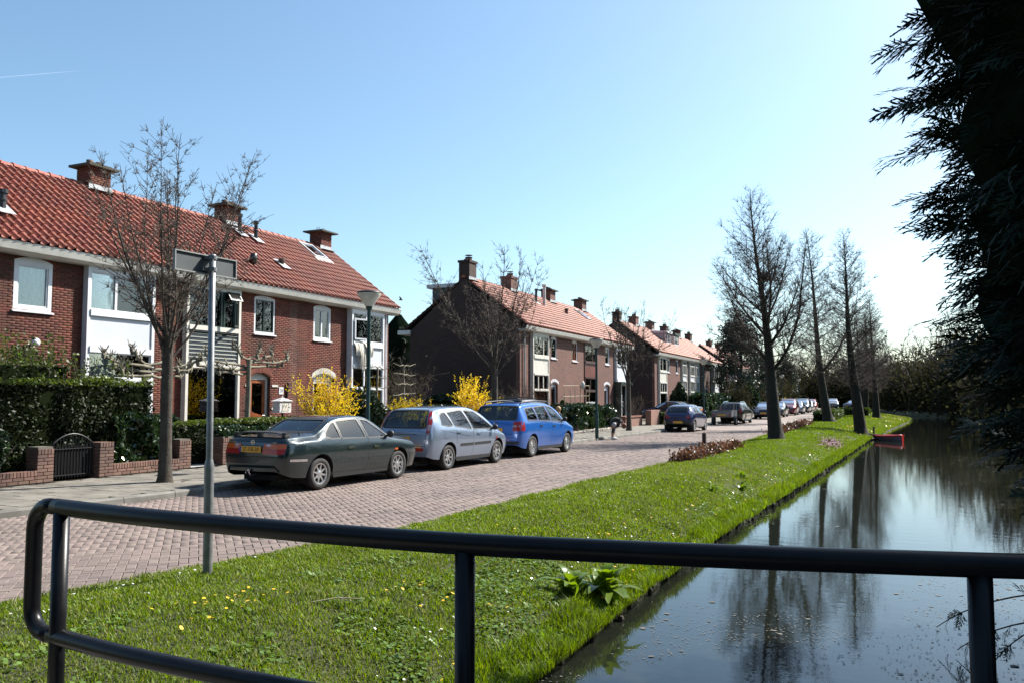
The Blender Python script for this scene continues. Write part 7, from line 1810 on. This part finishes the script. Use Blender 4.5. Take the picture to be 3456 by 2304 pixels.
# lamp posts
m_lgreen = M('lamp_green', (.008, .040, .036), .4); m_lampglass = M('lamp_bowl', (.62, .60, .52), .35, col2=(.45, .43, .36), scale=5)
def lamp(label, x, y, H=4.2, first=None):
    t = thing('lamp_post', label, 'street lamp', (x, y, .08), 0, 'green street lamps along the pavement')
    MB().lathe([(.075, 0), (.075, 1.0), (.06, 1.06), (.052, 1.1), (.045, H - .45), (.05, H - .40)], 14).build('pole', m_lgreen, t, smooth=True, local=True)
    MB().lathe([(.05, H - .44), (.08, H - .38), (.085, H - .33)], 14).build('collar', m_lgreen, t, smooth=True, local=True)
    MB().lathe([(.09, H - .34), (.13, H - .28), (.27, H - .08), (.29, H - .03), (.29, H - .015)], 24).build('lamp_bowl', m_lampglass, t, smooth=True, local=True)
    MB().lathe([(.295, H - .02), (.30, H - .005), (.26, H + .03), (.0, H + .055)], 24).build('lamp_cap', m_dark, t, smooth=True, local=True)
    MB().box(.046, .056, -.05, .05, .35, .6).build('service_hatch', m_lgreen, t, local=True); return t
lamp('green lamp post between the dark saloon and the silver car', -11.6, 17.06, 4.23)
lamp('green lamp post beside the bending person', -11.0, 32.7, 4.05)
lamp('green lamp post before the third terrace', -10.85, 53.7, 4.1)
lamp('distant lamp post behind the nearest bank tree', -10.7, 95, 4.1)
lamp('most distant lamp post at the end of the row', -11, 117, 4.1)
# street name sign seen from behind
t = thing('street_sign', 'grey street name sign on a pole at the grass edge, seen from behind', 'sign', (-5.96, 6.12, 0))
m_galvp = M('galvanised_pole', (.22, .23, .24), .45, metal=.5, col2=(.16, .165, .17), scale=12)
m_signback = M('sign_back', (.035, .045, .05), .6, col2=(.07, .08, .085), scale=2.5); m_signrim = M('sign_rim', (.26, .265, .26), .5, col2=(.17, .18, .18), scale=10)
lean = Matrix.Translation((0, 0, 0)) @ Matrix.Rotation(R(.6), 4, 'X')
def SB(mb, nm, mt, sm=False, par=t): mb.xf(lean); return mb.build(nm, mt, par, smooth=sm, local=True)
SB(MB().lathe([(.045, -.2), (.045, 1.08), (.042, 1.12), (.033, 1.16)], 16), 'lower_pole', m_galvp, True)
SB(MB().lathe([(.031, 1.12), (.031, 3.13), (.0, 3.14)], 16), 'upper_pole', m_galvp, True)
for z in (2.985, 3.10): SB(MB().lathe([(.031, z - .02), (.042, z - .02), (.042, z + .02), (.031, z + .02)], 14).box(-.06, -.02, -.05, .05, z - .015, z + .015), 'clamp', m_galvp)
pl_ = SB(MB().box(-.078, -.072, -.40, .38, 2.95, 3.12), 'sign_plate', m_signback)
q = MB(); q.box(-.082, -.055, -.412, -.40, 2.938, 3.132); q.box(-.082, -.055, .38, .392, 2.938, 3.132); q.box(-.082, -.055, -.40, .38, 2.938, 2.95); q.box(-.082, -.055, -.40, .38, 3.12, 3.132)
SB(q, 'sign_rim', m_signrim)
# bridge railing
t = thing('bridge_railing', 'black tubular steel railing of the footbridge in the foreground', 'railing', (-1.2, 2.3, .15))
m_railp = M('railing_paint', (.004, .004, .005), .34, spec=.22, col2=(.008, .008, .009), scale=14, bump=.12, bscale=70, bdist=.002)
ZT, ZL = 1.307, .795
def cr(pts, n=10):
    P = [np.array(p, float) for p in pts]; P = [2 * P[0] - P[1]] + P + [2 * P[-1] - P[-2]]; out = []
    for i in range(1, len(P) - 2):
        for k in range(n):
            u = k / n; a, b, c, d = P[i - 1:i + 3]; out.append(.5 * ((2 * b) + (-a + c) * u + (2 * a - 5 * b + 4 * c - d) * u * u + (-a + 3 * b - 3 * c + d) * u ** 3))
    out.append(P[-2]); return out
top = [(-3.10, 2.345), (-2.66, 2.29), (-2.21, 2.262), (-1.67, 2.25), (-1.19, 2.268), (-.75, 2.335), (-.39, 2.405), (-.05, 2.487), (.35, 2.59), (1.2, 2.85), (2.4, 3.2)]
topc = [tuple(p) for p in cr([(x, y, ZT) for x, y in top])]; lowc = [tuple(p) for p in cr([(x, y, ZL) for x, y in top])]
rr = .0335
def bendpts():
    # end loop: from the top rail round to the lower rail
    e = np.array([-3.10, 2.345, 0]); d = np.array([-1, .12, 0]); d /= np.linalg.norm(d); rc = .10; out = []
    for a in np.linspace(0, math.pi / 2, 7): out.append(e + d * (.05 + rc * math.sin(a)) + np.array([0, 0, ZT - rc + rc * math.cos(a)]))
    for a in np.linspace(math.pi / 2, math.pi, 7): out.append(e + d * (.05 + rc * math.sin(a)) + np.array([0, 0, ZL + rc + rc * math.cos(a)]))
    return [tuple(e + np.array([0, 0, ZT]))] + [tuple(p) for p in out] + [tuple(e + np.array([0, 0, ZL]))]
MB().tube(topc, rr, 20).build('top_rail', m_railp, t, smooth=True)
MB().tube(lowc, rr * .97, 20).build('lower_rail', m_railp, t, smooth=True)
MB().tube(bendpts(), rr * .96, 20).build('end_bend', m_railp, t, smooth=True)
for x, y in ((-3.06, 2.34), (-1.185, 2.268), (.205, 2.555), (1.75, 3.01)): MB().tube([(x, y, .15), (x, y, ZT - .02)], .031, 18).lathe([(.09, .15), (.09, .162), (.031, .165)], 18, (x, y, 0)).build('post', m_railp, t, smooth=True)
# pollarded limes trained flat in the front gardens
def pollard(label, x, y, th, arms, seed, group='pollarded limes in the front gardens', r=.075):
    rng = np.random.default_rng(seed); t = thing('pollarded_lime', label, 'tree', (x, y, .09), 0, group); tr, kn = Tubes(), Tubes()
    tr.add(path([0, 0, -.1], [0, 0, 1], th, 6, .03, .05, rng), np.linspace(r * 1.15, r * .85, 7), 10)
    for (dy, dz, z0) in arms:
        pts = np.array([[0, 0, z0 - .09 - .0], [rng.normal(0, .04), dy * .25, z0 - .09 + dz * .15], [rng.normal(0, .05), dy * .6, z0 - .09 + dz * .35], [rng.normal(0, .06), dy * .88, z0 - .09 + dz * .7], [rng.normal(0, .06), dy, z0 - .09 + dz]])
        pts[1:, 2] += rng.normal(0, .02, 4); tr.add(pts, [.045, .036, .032, .03, .04], 7)
        for k in (2, 3, 4, 4):
            c = pts[k] + rng.normal(0, .02, 3); tr.add([c - [0, 0, .05], c + [0, 0, .03], c + [0, 0, .08]], [.03, .055, .02], 7)
            for q in range(6): a = rng.uniform(0, 6.28); kn.add(path(c + [0, 0, .05], [math.cos(a) * .6, math.sin(a) * .6, 1], rng.uniform(.08, .26), 3, .1, .02, rng), [.014, .012, .010, .009], 4)
    b = tr.build('trunk', m_lime, t); b.matrix_parent_inverse = Matrix.Identity(4); c = kn.build('cut_shoots', m_lime, t); c['kind'] = 'stuff'; c.matrix_parent_inverse = Matrix.Identity(4)
pollard('pollarded lime with flat arms before the white bay, behind the street tree', -16.75, 15.13, 2.6, [(-1.35, .25, 2.5), (-1.1, .1, 2.38), (-.9, -.02, 2.3), (1.6, .28, 2.45), (1.3, .08, 2.4), (1.0, .0, 2.3), (-.6, .3, 2.55), (.7, .35, 2.55)], 3)
pollard('pollarded lime with knobbly flat arms left of the orange door', -16.75, 18.55, 2.85, [(-1.9, .05, 2.55), (-1.5, .25, 2.6), (-1.1, -.02, 2.45), (1.85, .25, 2.72), (1.5, .1, 2.62), (1.1, .3, 2.78), (-.5, .35, 2.8), (.5, .35, 2.8)], 4)
def espalier(label, x, y, th, levels, w, seed):
    rng = np.random.default_rng(seed); t = thing('espalier_tree', label, 'tree', (x, y, .09), 0, 'espaliered young trees by the gable'); tr = Tubes()
    tr.add(path([0, 0, -.1], [0, 0, 1], th, 7, .02, .05, rng), np.linspace(.045, .03, 8), 7)
    for z in levels:
        for s in (-1, 1):
            P_ = np.array([[0, 0, z - .09], [0, s * w * .15, z - .05], [rng.normal(0, .03), s * w * .5, z - .09 + rng.normal(0, .03)], [rng.normal(0, .03), s * w, z - .09 + rng.normal(.05, .03)]]); tr.add(P_, [.022, .02, .017, .011], 5)
            for k in range(5): f = rng.uniform(.2, .95); tr.add(path([0, s * w * f, z - .08], [rng.normal(0, .3), rng.normal(0, .3), 1], .12, 2, .1, 0, rng), [.007, .006, .004], 3)
    b = tr.build('trunk', m_lime, t); b.matrix_parent_inverse = Matrix.Identity(4)
espalier('espaliered tree with level arms right of the laundry bay, left one', -15.6, 23.45, 2.75, (2.05, 2.4, 2.75), .75, 1)
espalier('espaliered tree with level arms right of the laundry bay, right one', -15.6, 25.2, 2.85, (1.85, 2.2, 2.53, 2.85), .75, 2)
# garden fittings
t = thing('letter_box', 'white letter box on a post beside the orange door', 'letter box', (-17.0, 20.4, .09))
MB().box(-17.15, -16.88, 20.13, 20.66, 1.29, 1.64).build('box', m_white, t); MB().add([(-17.19, 20.08, 1.642), (-16.84, 20.08, 1.642), (-16.84, 20.71, 1.642), (-17.19, 20.71, 1.642), (-17.015, 20.395, 1.76)], [(0, 1, 4), (1, 2, 4), (2, 3, 4), (3, 0, 4), (0, 3, 2, 1)]).build('lid', m_white, t)
MB().lathe([(0, 1.75), (.025, 1.76), (.02, 1.80), (0, 1.81)], 8, (-17.015, 20.395, 0)).build('knob', m_white, t); MB().box(-16.879, -16.874, 20.24, 20.54, 1.34, 1.56).build('door', m_cream, t); MB().tube([(-17.0, 20.4, .0), (-17.0, 20.4, 1.3)], .03, 8).build('post', m_dark, t)
t = thing('garden_trellis', 'trellis of bamboo poles in the gravel garden before the second terrace', 'trellis', (-14.8, 41, .1))
m_bamboo = M('bamboo', (.36, .28, .17), .6, col2=(.25, .19, .12), scale=6)
for i, y in enumerate((39.7, 40.4, 41.1, 41.9, 42.6, 43.1)): MB().tube([(-15.0, y, 0), (-15.0 + rnd(-.1, .1), y + rnd(-.1, .1), rnd(2.1, 2.7))], .022, 6).build('pole', m_bamboo, t)
for z in (1.2, 1.8, 2.35): MB().tube([(-15.03, 39.4, z), (-15.03, 43.4, z + .05)], .018, 6).build('cross_pole', m_bamboo, t)
t = thing('nest_box', 'pale egg shaped nest box hung on the garden trellis', 'nest box', (-14.9, 42.0, 2.4)); MB().lathe([(0, -.22), (.09, -.16), (.12, 0), (.09, .16), (0, .24)], 10).build('shell', m_cream, t, smooth=True, local=True); MB().lathe([(0, .121), (.03, .12)], 8, axis='x').build('entrance', m_dark, t, local=True)
for i, (y, lb, c) in enumerate(((41.6, 'white flower pot under the trellis', m_white), (42.4, 'dark flower pot under the trellis, right of the white one', m_pot))):
    t = thing('flower_pot', lb, 'flower pot', (-13.8, y - 4.5, .12)); MB().lathe([(0, 0), (.09, 0), (.12, .2), (.13, .2), (.13, .24), (.11, .24), (.1, .18), (0, .18)], 12).build('pot', c, t, smooth=False, local=True)
    V, F = cards(np.random.default_rng(i).normal(0, .07, (120, 3)) + [0, 0, .3], .05, rng7); np_mesh('plant', V, F, m_laurel, t, local=True)
t = thing('bollard', 'dark wooden bollard in the low brown shrubs by the road', 'bollard', (-5.5, 27.2, 0)); MB().prism([(-.06, -.06), (.06, -.06), (.06, .06), (-.06, .06)], 'z', -.2, .60).build('post', M('creosoted_wood', (.035, .02, .014), .8, col2=(.05, .03, .02), scale=9), t, local=True); MB().add([(-.065, -.065, .60), (.065, -.065, .60), (.065, .065, .60), (-.065, .065, .60), (0, 0, .64)], [(0, 1, 4), (1, 2, 4), (2, 3, 4), (3, 0, 4), (0, 3, 2, 1)]).build('cap', MATS['creosoted_wood'], t, local=True)
# laundry airing out of the bay window
def cloth(mb, y0, y1, z0, z1, x, amp, seed, low):
    rng = np.random.default_rng(seed); n, m = 18, 12; V = []; ph = rng.uniform(0, 6)
    for j in range(m + 1):
        for i in range(n + 1):
            u, v = i / n, j / m; zb = z0 - low * max(0., 1 - abs(2 * u - .9)) ** 1.2 * v; V.append((x + amp * math.sin(u * 19 + ph + v * 1.5) * (.3 + v) + .03 * v + .05 * math.sin(v * 3), y0 + (y1 - y0) * (u * (1 - .25 * v) + .12 * v), z1 + (zb - z1) * v))
    mb.add(V, [(j * (n + 1) + i, j * (n + 1) + i + 1, (j + 1) * (n + 1) + i + 1, (j + 1) * (n + 1) + i) for j in range(m) for i in range(n)])
t = thing('bed_linen', 'cream bed linen hanging out of the upper bay window', 'bedding', (XF + .3, 26.5, 3.6))
m_linen = M('linen', (.62, .58, .50), .95, col2=(.54, .5, .42), scale=5)
q = MB(); cloth(q, 25.98, 26.95, 3.35, 3.82, XF + .30, .03, 1, .1); q.build('sheet', m_linen, t, smooth=True, flip=False)
q = MB(); cloth(q, 26.2, 26.75, 2.95, 3.8, XF + .34, .03, 2, .25); q.build('towel', m_linen, t, smooth=True, flip=False)
q = MB(); cloth(q, 26.55, 27.05, 3.3, 3.84, XF + .37, .025, 3, .05); q.build('pillow_case', m_linen, t, smooth=True, flip=False)
# people
def person(label, loc, rz, joints, edges, mats, extras, scale=1.):
    """skin-modifier figure; joints name: (pos, radius, material index)"""
    t = thing('person', label, 'person', loc, rz); names = list(joints); me = bpy.data.meshes.new('body'); me.from_pydata([joints[n][0] for n in names], [(names.index(a), names.index(b)) for a, b in edges], [])
    o = bpy.data.objects.new('body', me); COL.objects.link(o); md = o.modifiers.new('skin', 'SKIN'); md.use_smooth_shade = True
    for i, n in enumerate(names):
        r = joints[n][1]; r = r if hasattr(r, '__len__') else (r, r); me.skin_vertices[0].data[i].radius = r; me.skin_vertices[0].data[i].use_root = n == 'pelvis'
    s2 = o.modifiers.new('sub', 'SUBSURF'); s2.levels = 2; s2.render_levels = 2
    dg = bpy.context.evaluated_depsgraph_get(); dg.update(); nm = bpy.data.meshes.new_from_object(o.evaluated_get(dg)); bpy.data.objects.remove(o)
    for m in mats: nm.materials.append(m)
    segs = [(Vector(joints[a][0]), Vector(joints[b][0]), joints[b][2]) for a, b in edges]
    for p in nm.polygons:
        c = p.center; best = (9, 0)
        for a, b, k in segs:
            d = b - a; u = max(0, min(1, (c - a).dot(d) / max(d.length_squared, 1e-9))); q = (a + d * u - c).length
            if q < best[0]: best = (q, k)
        p.material_index = best[1]; p.use_smooth = True
    link('body', nm, t, True); t.scale = (scale,) * 3
    for n_, mb, mt in extras: mb.build(n_, mt, t, smooth=True, local=True)
    return t
m_skin = M('skin', (.42, .22, .15), .6); m_jacket = M('black_jacket', (.012, .013, .015), .8); m_trous = M('grey_trousers', (.035, .033, .034), .85); m_shoe = M('white_shoe', (.68, .68, .7), .6); m_hair1 = M('auburn_hair', (.13, .05, .025), .6); m_hair2 = M('blond_hair', (.42, .27, .11), .6, col2=(.33, .2, .08), scale=40)
def limb_fingers(J, E, base, d, side, k):
    """five short curled fingers"""
    d = Vector(d).normalized(); s = Vector(side).normalized(); n = d.cross(s)
    for i, (o, L) in enumerate(((-.028, .055), (-.010, .065), (.010, .06), (.026, .048))):
        a = Vector(J[base][0]) + s * o + d * .045; J[f'{base}f{i}'] = (tuple(a), .0095, k); J[f'{base}g{i}'] = (tuple(a + d * L * .5 + n * .006), .009, k); J[f'{base}h{i}'] = (tuple(a + d * L * .75 + n * .03), .0075, k)
        E += [(base, f'{base}f{i}'), (f'{base}f{i}', f'{base}g{i}'), (f'{base}g{i}', f'{base}h{i}')]
    a = Vector(J[base][0]) + s * -.035 + d * .005; J[base + 't'] = (tuple(a), .011, k); J[base + 'u'] = (tuple(a + d * .03 + n * .03), .009, k); E += [(base, base + 't'), (base + 't', base + 'u')]
J = {'pelvis': ((-.05, 0, .80), (.125, .11), 1), 'belly': ((.07, 0, .85), (.12, .11), 2), 'chest': ((.24, 0, .83), (.145, .115), 2), 'upper': ((.34, 0, .78), (.10, .09), 2), 'neck': ((.39, 0, .72), .052, 0), 'skull': ((.43, 0, .64), (.078, .085), 0), 'crown': ((.47, 0, .54), (.088, .095), 0), 'chin': ((.38, 0, .56), .035, 0)}
E = [('pelvis', 'belly'), ('belly', 'chest'), ('chest', 'upper'), ('upper', 'neck'), ('neck', 'skull'), ('skull', 'crown'), ('skull', 'chin')]
for s, n in ((1, 'l'), (-1, 'r')):
    J.update({n + 'hip': ((-.05, s * .085, .74), .10, 1), n + 'knee': ((.025, s * .09, .42), .062, 1), n + 'calf': ((-.01, s * .09, .28), .058, 1), n + 'ankle': ((-.02, s * .085, .09), .035, 0), n + 'toe': ((.10, s * .10, .04), .032, 0),
              n + 'sho': ((.29, s * .16, .77), .06, 2), n + 'elb': ((.20, s * .22, .55), .045, 2), n + 'wri': ((.06, s * .20, .50), .034, 2), n + 'hand': ((.01, s * .19, .505), (.03, .022), 0)})
    E += [('pelvis', n + 'hip'), (n + 'hip', n + 'knee'), (n + 'knee', n + 'calf'), (n + 'calf', n + 'ankle'), (n + 'ankle', n + 'toe'), ('upper', n + 'sho'), (n + 'sho', n + 'elb'), (n + 'elb', n + 'wri'), (n + 'wri', n + 'hand')]
    limb_fingers(J, E, n + 'hand', (-.9, 0, .1), (0, -s, .2), 0)
ex = []
for s in (1, -1):
    q = MB().tube([(-.075, s * .085, .055), (-.03, s * .088, .05), (.06, s * .096, .042), (.15, s * .105, .034), (.19, s * .108, .03)], [.036, .05, .046, .042, .02], 12); ex.append(('shoe', q, m_shoe))
    ex.append(('trouser_stripe', MB().tube([(.075, s * .06, .62), (.095, s * .06, .42), (.06, s * .06, .2)], .012, 6), m_shoe))
q = MB().lathe([(.10 * math.cos(a) + .0, .125 * math.sin(a)) for a in np.linspace(-1.5, 1.1, 9)], 16); q.xf(Matrix.Translation((.475, 0, .56)) @ Matrix.Rotation(R(205), 4, 'Y')); ex.append(('hair', q, m_hair1))
q = MB().tube([(.40, 0, .56), (.375, 0, .575)], [.016, .008], 6); ex.append(('nose', q, m_skin))
person('person in black jacket and white shoes bending over by the lamp post', (-10.62, 33.67, 0), R(24.4), J, E, [m_skin, m_trous, m_jacket], ex)
bt = thing('ball', 'pale grey ball held against the thigh of the bending person', 'ball', (-10.62 + math.cos(R(24.4)) * .03 + math.sin(R(24.4)) * .215, 33.67 + math.sin(R(24.4)) * .03 - math.cos(R(24.4)) * .215, .62)); MB().lathe([(.1 * math.cos(a), .1 * math.sin(a)) for a in np.linspace(-1.57, 1.57, 11)], 16).build('shell', M('ball_grey', (.32, .32, .33), .5), bt, smooth=True, local=True)
J = {'pelvis': ((0, 0, .66), (.10, .085), 1), 'belly': ((0, 0, .78), (.105, .085), 2), 'chest': ((0, 0, .92), (.115, .09), 2), 'upper': ((0, 0, 1.0), (.09, .075), 2), 'neck': ((0, 0, 1.06), .043, 0), 'skull': ((.01, 0, 1.13), (.075, .08), 0), 'crown': ((.005, 0, 1.22), (.088, .09), 0), 'chin': ((.055, 0, 1.10), .03, 0)}
E = [('pelvis', 'belly'), ('belly', 'chest'), ('chest', 'upper'), ('upper', 'neck'), ('neck', 'skull'), ('skull', 'crown'), ('skull', 'chin')]
for s, n in ((1, 'l'), (-1, 'r')):
    J.update({n + 'hip': ((0, s * .07, .6), .08, 1), n + 'knee': ((.015, s * .075, .35), .055, 1), n + 'ankle': ((0, s * .075, .08), .034, 1), n + 'toe': ((.1, s * .085, .035), .032, 1), n + 'sho': ((0, s * .14, .98), .05, 2), n + 'elb': ((-.02, s * .19, .78), .038, 2), n + 'wri': ((.04, s * .19, .62), .028, 2), n + 'hand': ((.05, s * .19, .57), (.026, .018), 0)})
    E += [('pelvis', n + 'hip'), (n + 'hip', n + 'knee'), (n + 'knee', n + 'ankle'), (n + 'ankle', n + 'toe'), ('upper', n + 'sho'), (n + 'sho', n + 'elb'), (n + 'elb', n + 'wri'), (n + 'wri', n + 'hand')]
    limb_fingers(J, E, n + 'hand', (.1, 0, -1), (1, 0, 0), 0)
q = MB().lathe([(.105 * math.cos(a), .115 * math.sin(a)) for a in np.linspace(-.5, 1.57, 9)], 16, (-.012, 0, 1.205)); ex = [('hair', q, m_hair2), ('nose', MB().tube([(.07, 0, 1.15), (.10, 0, 1.14)], [.016, .008], 6), m_skin)]
person('blond child in dark clothes standing behind the blue car', (-11.83, 30.5, .1), R(60), J, E, [m_skin, m_trous, m_jacket], ex)
# small red boat and its plank
t = thing('rowing_boat', 'small red rowing boat moored at the bank', 'boat', (-.02, 50.6, WATER_Z), math.atan2(-1.5, 1.18))
m_boat = M('boat_red', (.80, .05, .03), .35, coat=.5); m_hull = M('boat_hull', (.16, .12, .14), .5); q = MB(); V = []; N = 15; K = 9
for i in range(N + 1):
    u = i / N; x = -1. + 2. * u; w = .50 * (1 - max(0, (u - .45) / .55) ** 2.2 * .88) * (1 - max(0, (.12 - u) / .12) * .12); sh = .22 + .08 * (u ** 3)
    for k in range(K): a = math.pi * k / (K - 1); V.append((x, w * math.cos(a) * (1 if abs(math.cos(a)) < .98 else 1), -.10 + (sh + .10) * (1 - math.sin(a) ** .55)))
F = [(i * K + k, i * K + k + 1, (i + 1) * K + k + 1, (i + 1) * K + k) for i in range(N) for k in range(K - 1)] + [tuple(range(K))]
q.add(V, F); q.build('hull', m_hull, t, smooth=True, local=True, flip=False)
q = MB().add([(x, y * .94, z + .02) for x, y, z in V], F); q.build('inside', m_boat, t, smooth=True, local=True, flip=False)
for k in (0, K - 1): MB().tube([(V[i * K + k][0], V[i * K + k][1], V[i * K + k][2] + .01) for i in range(N + 1)], .05, 8).build('gunwale', m_boat, t, smooth=True, local=True)
MB().tube([V[k] for k in range(K)], .03, 6).build('transom_rim', m_boat, t, smooth=True, local=True)
for x in (-.35, .3): MB().box(x - .1, x + .1, -.42, .42, .14, .165).build('thwart', m_boat, t, local=True)
t = thing('mooring_plank', 'weathered plank and stake mooring the red boat', 'jetty', (-1.2, 50.6, -.4)); m_oldwood = M('old_wood', (.10, .085, .065), .9, col2=(.065, .055, .042), scale=12, bump=.5, bscale=40)
MB().box(-1.75, -.55, 50.75, 51.05, -.33, -.28).build('plank', m_oldwood, t); MB().tube([(-.85, 51.15, -1.), (-.85, 51.15, .12)], .05, 8).build('stake', m_oldwood, t); MB().tube([(-.6, 50.8, -1.), (-.6, 50.8, -.3)], .04, 8).build('stake', m_oldwood, t)
# timber stakes holding the bank
t = thing('bank_revetment', 'row of short dark timber stakes along the water edge', 'revetment', (-2.6, 14, WATER_Z)); m_stake = M('wet_stake', (.030, .022, .016), .8, col2=(.055, .045, .032), scale=14)
sb_ = []
for k in range(3):
    q = MB(); r = .026 + .007 * k; q.lathe([(r, -.5), (r * .95, .10), (r * .6, .125), (0, .13)], 7); me = bpy.data.meshes.new('stake'); me.from_pydata(q.v, [], q.f); me.materials.append(m_stake); sb_.append(me)
y = 5.2; k = 0
while y < 56:
    x = pl(XB, y) + .07 + .2 * noise.noise((0, y * 1.3, 0)) + rnd(-.02, .03); o = link('stake', sb_[k % 3], t, True); o.matrix_parent_inverse = wm(t).inverted(); o.location = (x, y, WATER_Z + rnd(-.10, .05)); o.rotation_euler = (rnd(-.12, .12), rnd(-.12, .12), 0)
    y += rnd(.2, .9) if y < 30 else rnd(.35, .7); k += 1
q = MB(); ys = np.arange(5, 56, .6)
for a, b in zip(ys[:-1], ys[1:]): xa, xb = pl(XB, a) + .05 + .1 * noise.noise((0, a * 1.3, 0)), pl(XB, b) + .05 + .1 * noise.noise((0, b * 1.3, 0)); q.add([(xa, a, WATER_Z - .3), (xb, b, WATER_Z - .3), (xb, b, WATER_Z - .03), (xa, a, WATER_Z - .03)], [(0, 1, 2, 3)])
q.build('backing_board', m_stake, t, flip=False)
# cypress bough trailing in the water, nest, bird, contrail, twigs
rng = np.random.default_rng(5); t = thing('trailing_branch', 'dark cypress twig arching down to the water at lower right', 'branch', (1.2, 8.6, -.3)); tb = Tubes(); Vs, Fs, off = [], [], 0
for (a, b, c) in (((2.0, 8.6, .1), (.9, 8.8, .12), (.35, 9.1, -.45)), ((2.0, 8.5, -.1), (1.0, 8.6, -.05), (.5, 8.75, -.55)), ((1.9, 8.3, .0), (1.1, 8.4, .0), (.75, 8.3, -.5))):
    P_ = np.array([(1 - u) ** 2 * np.array(a) + 2 * u * (1 - u) * np.array(b) + u * u * np.array(c) for u in np.linspace(0, 1, 12)]); tb.add(P_, np.linspace(.012, .004, 12), 5)
    for k in range(9):
        j = rng.integers(5, 12); v, f = frond(.17, rng); d = P_[j] - P_[j - 1]; Rm = np.array(Matrix.Rotation(math.atan2(d[1], d[0]) + rng.normal(0, .6), 3, 'Z') @ Matrix.Rotation(.7 + rng.normal(0, .4), 3, 'Y') @ Matrix.Rotation(rng.normal(0, .8), 3, 'X')); Vs.append(v @ Rm.T + P_[j]); Fs.append(f + off); off += len(v)
tb.build('twig', m_twig2, t); np_mesh('sprays', np.concatenate(Vs), np.concatenate(Fs), m_cyp, t)
t = thing('bird_nest', 'dark twig nest high in the nearest bank tree', 'nest', (-4.55, 35.1, 6.7)); tb = Tubes()
for i in range(160): a = rng.uniform(0, 6.28); c = np.array([.13 * math.cos(a), .13 * math.sin(a), rng.uniform(-.1, .06)]); tb.add(path(c, rng.normal(size=3), .3, 3, .3, 0, rng) - rng.normal(0, .02, 3), [.01] * 4, 3)
b = tb.build('twigs', m_twig2, t); b.matrix_parent_inverse = Matrix.Identity(4)
t = thing('flying_bird', 'small dark bird in the sky right of the first terrace', 'bird', (-37.6, 60, 9.98), R(24)); m_birdm = M('bird_dark', (.03, .03, .03), .8)
MB().lathe([(0, -.2), (.045, -.1), (.06, .02), (.04, .12), (.02, .18), (0, .2)], 8, axis='x').build('body', m_birdm, t, smooth=True, local=True)
for s in (-1, 1): MB().add([(-.06, 0, .03), (.09, 0, .03), (.02, s * .28, .2), (-.10, s * .42, .27)], [(0, 1, 2, 3)]).build('wing', m_birdm, t, local=True, flip=False)
mt = bpy.data.materials.new('contrail_vapour'); mt.use_nodes = True; n_, l_ = mt.node_tree.nodes, mt.node_tree.links; tp = n_.new('ShaderNodeBsdfTransparent'); mx = n_.new('ShaderNodeMixShader'); mx.inputs[0].default_value = .028; n_['Principled BSDF'].inputs['Base Color'].default_value = (.8, .8, .8, 1); n_['Principled BSDF'].inputs['Roughness'].default_value = 1; l_.new(tp.outputs[0], mx.inputs[1]); tl_ = n_.new('ShaderNodeBsdfTranslucent'); tl_.inputs[0].default_value = (1, 1, 1, 1); ad_ = n_.new('ShaderNodeAddShader'); l_.new(n_['Principled BSDF'].outputs[0], ad_.inputs[0]); l_.new(tl_.outputs[0], ad_.inputs[1]); l_.new(ad_.outputs[0], mx.inputs[2]); l_.new(mx.outputs[0], n_['Material Output'].inputs[0])
o = MB().tube([(-2420, 1500, 920), (-2281, 1500, 909), (-2100, 1500, 890), (-1955, 1500, 874)], [.6, 1.2, 1.3, .4], 8).build('contrail', mt, smooth=True); tag(o, 'thin white contrail in the upper left sky', 'contrail'); o.visible_shadow = True
rng = np.random.default_rng(8); t = thing('fallen_twig', 'dry forked twig lying on the near lawn', 'twig', (-4.3, 6.0, 0)); tb = Tubes(); 
z0 = lawn_z(-4.3, 5.9) + .05; tb.add([(-4.5, 5.75, z0), (-4.32, 5.95, z0 + .02), (-4.15, 6.05, z0)], [.004, .006, .004], 5); tb.add([(-4.32, 5.95, z0 + .02), (-4.2, 5.9, z0 + .02), (-4.1, 5.93, z0)], [.005, .004, .002], 5); tb.build('stem', M('dry_twig', (.42, .36, .26), .8), t)
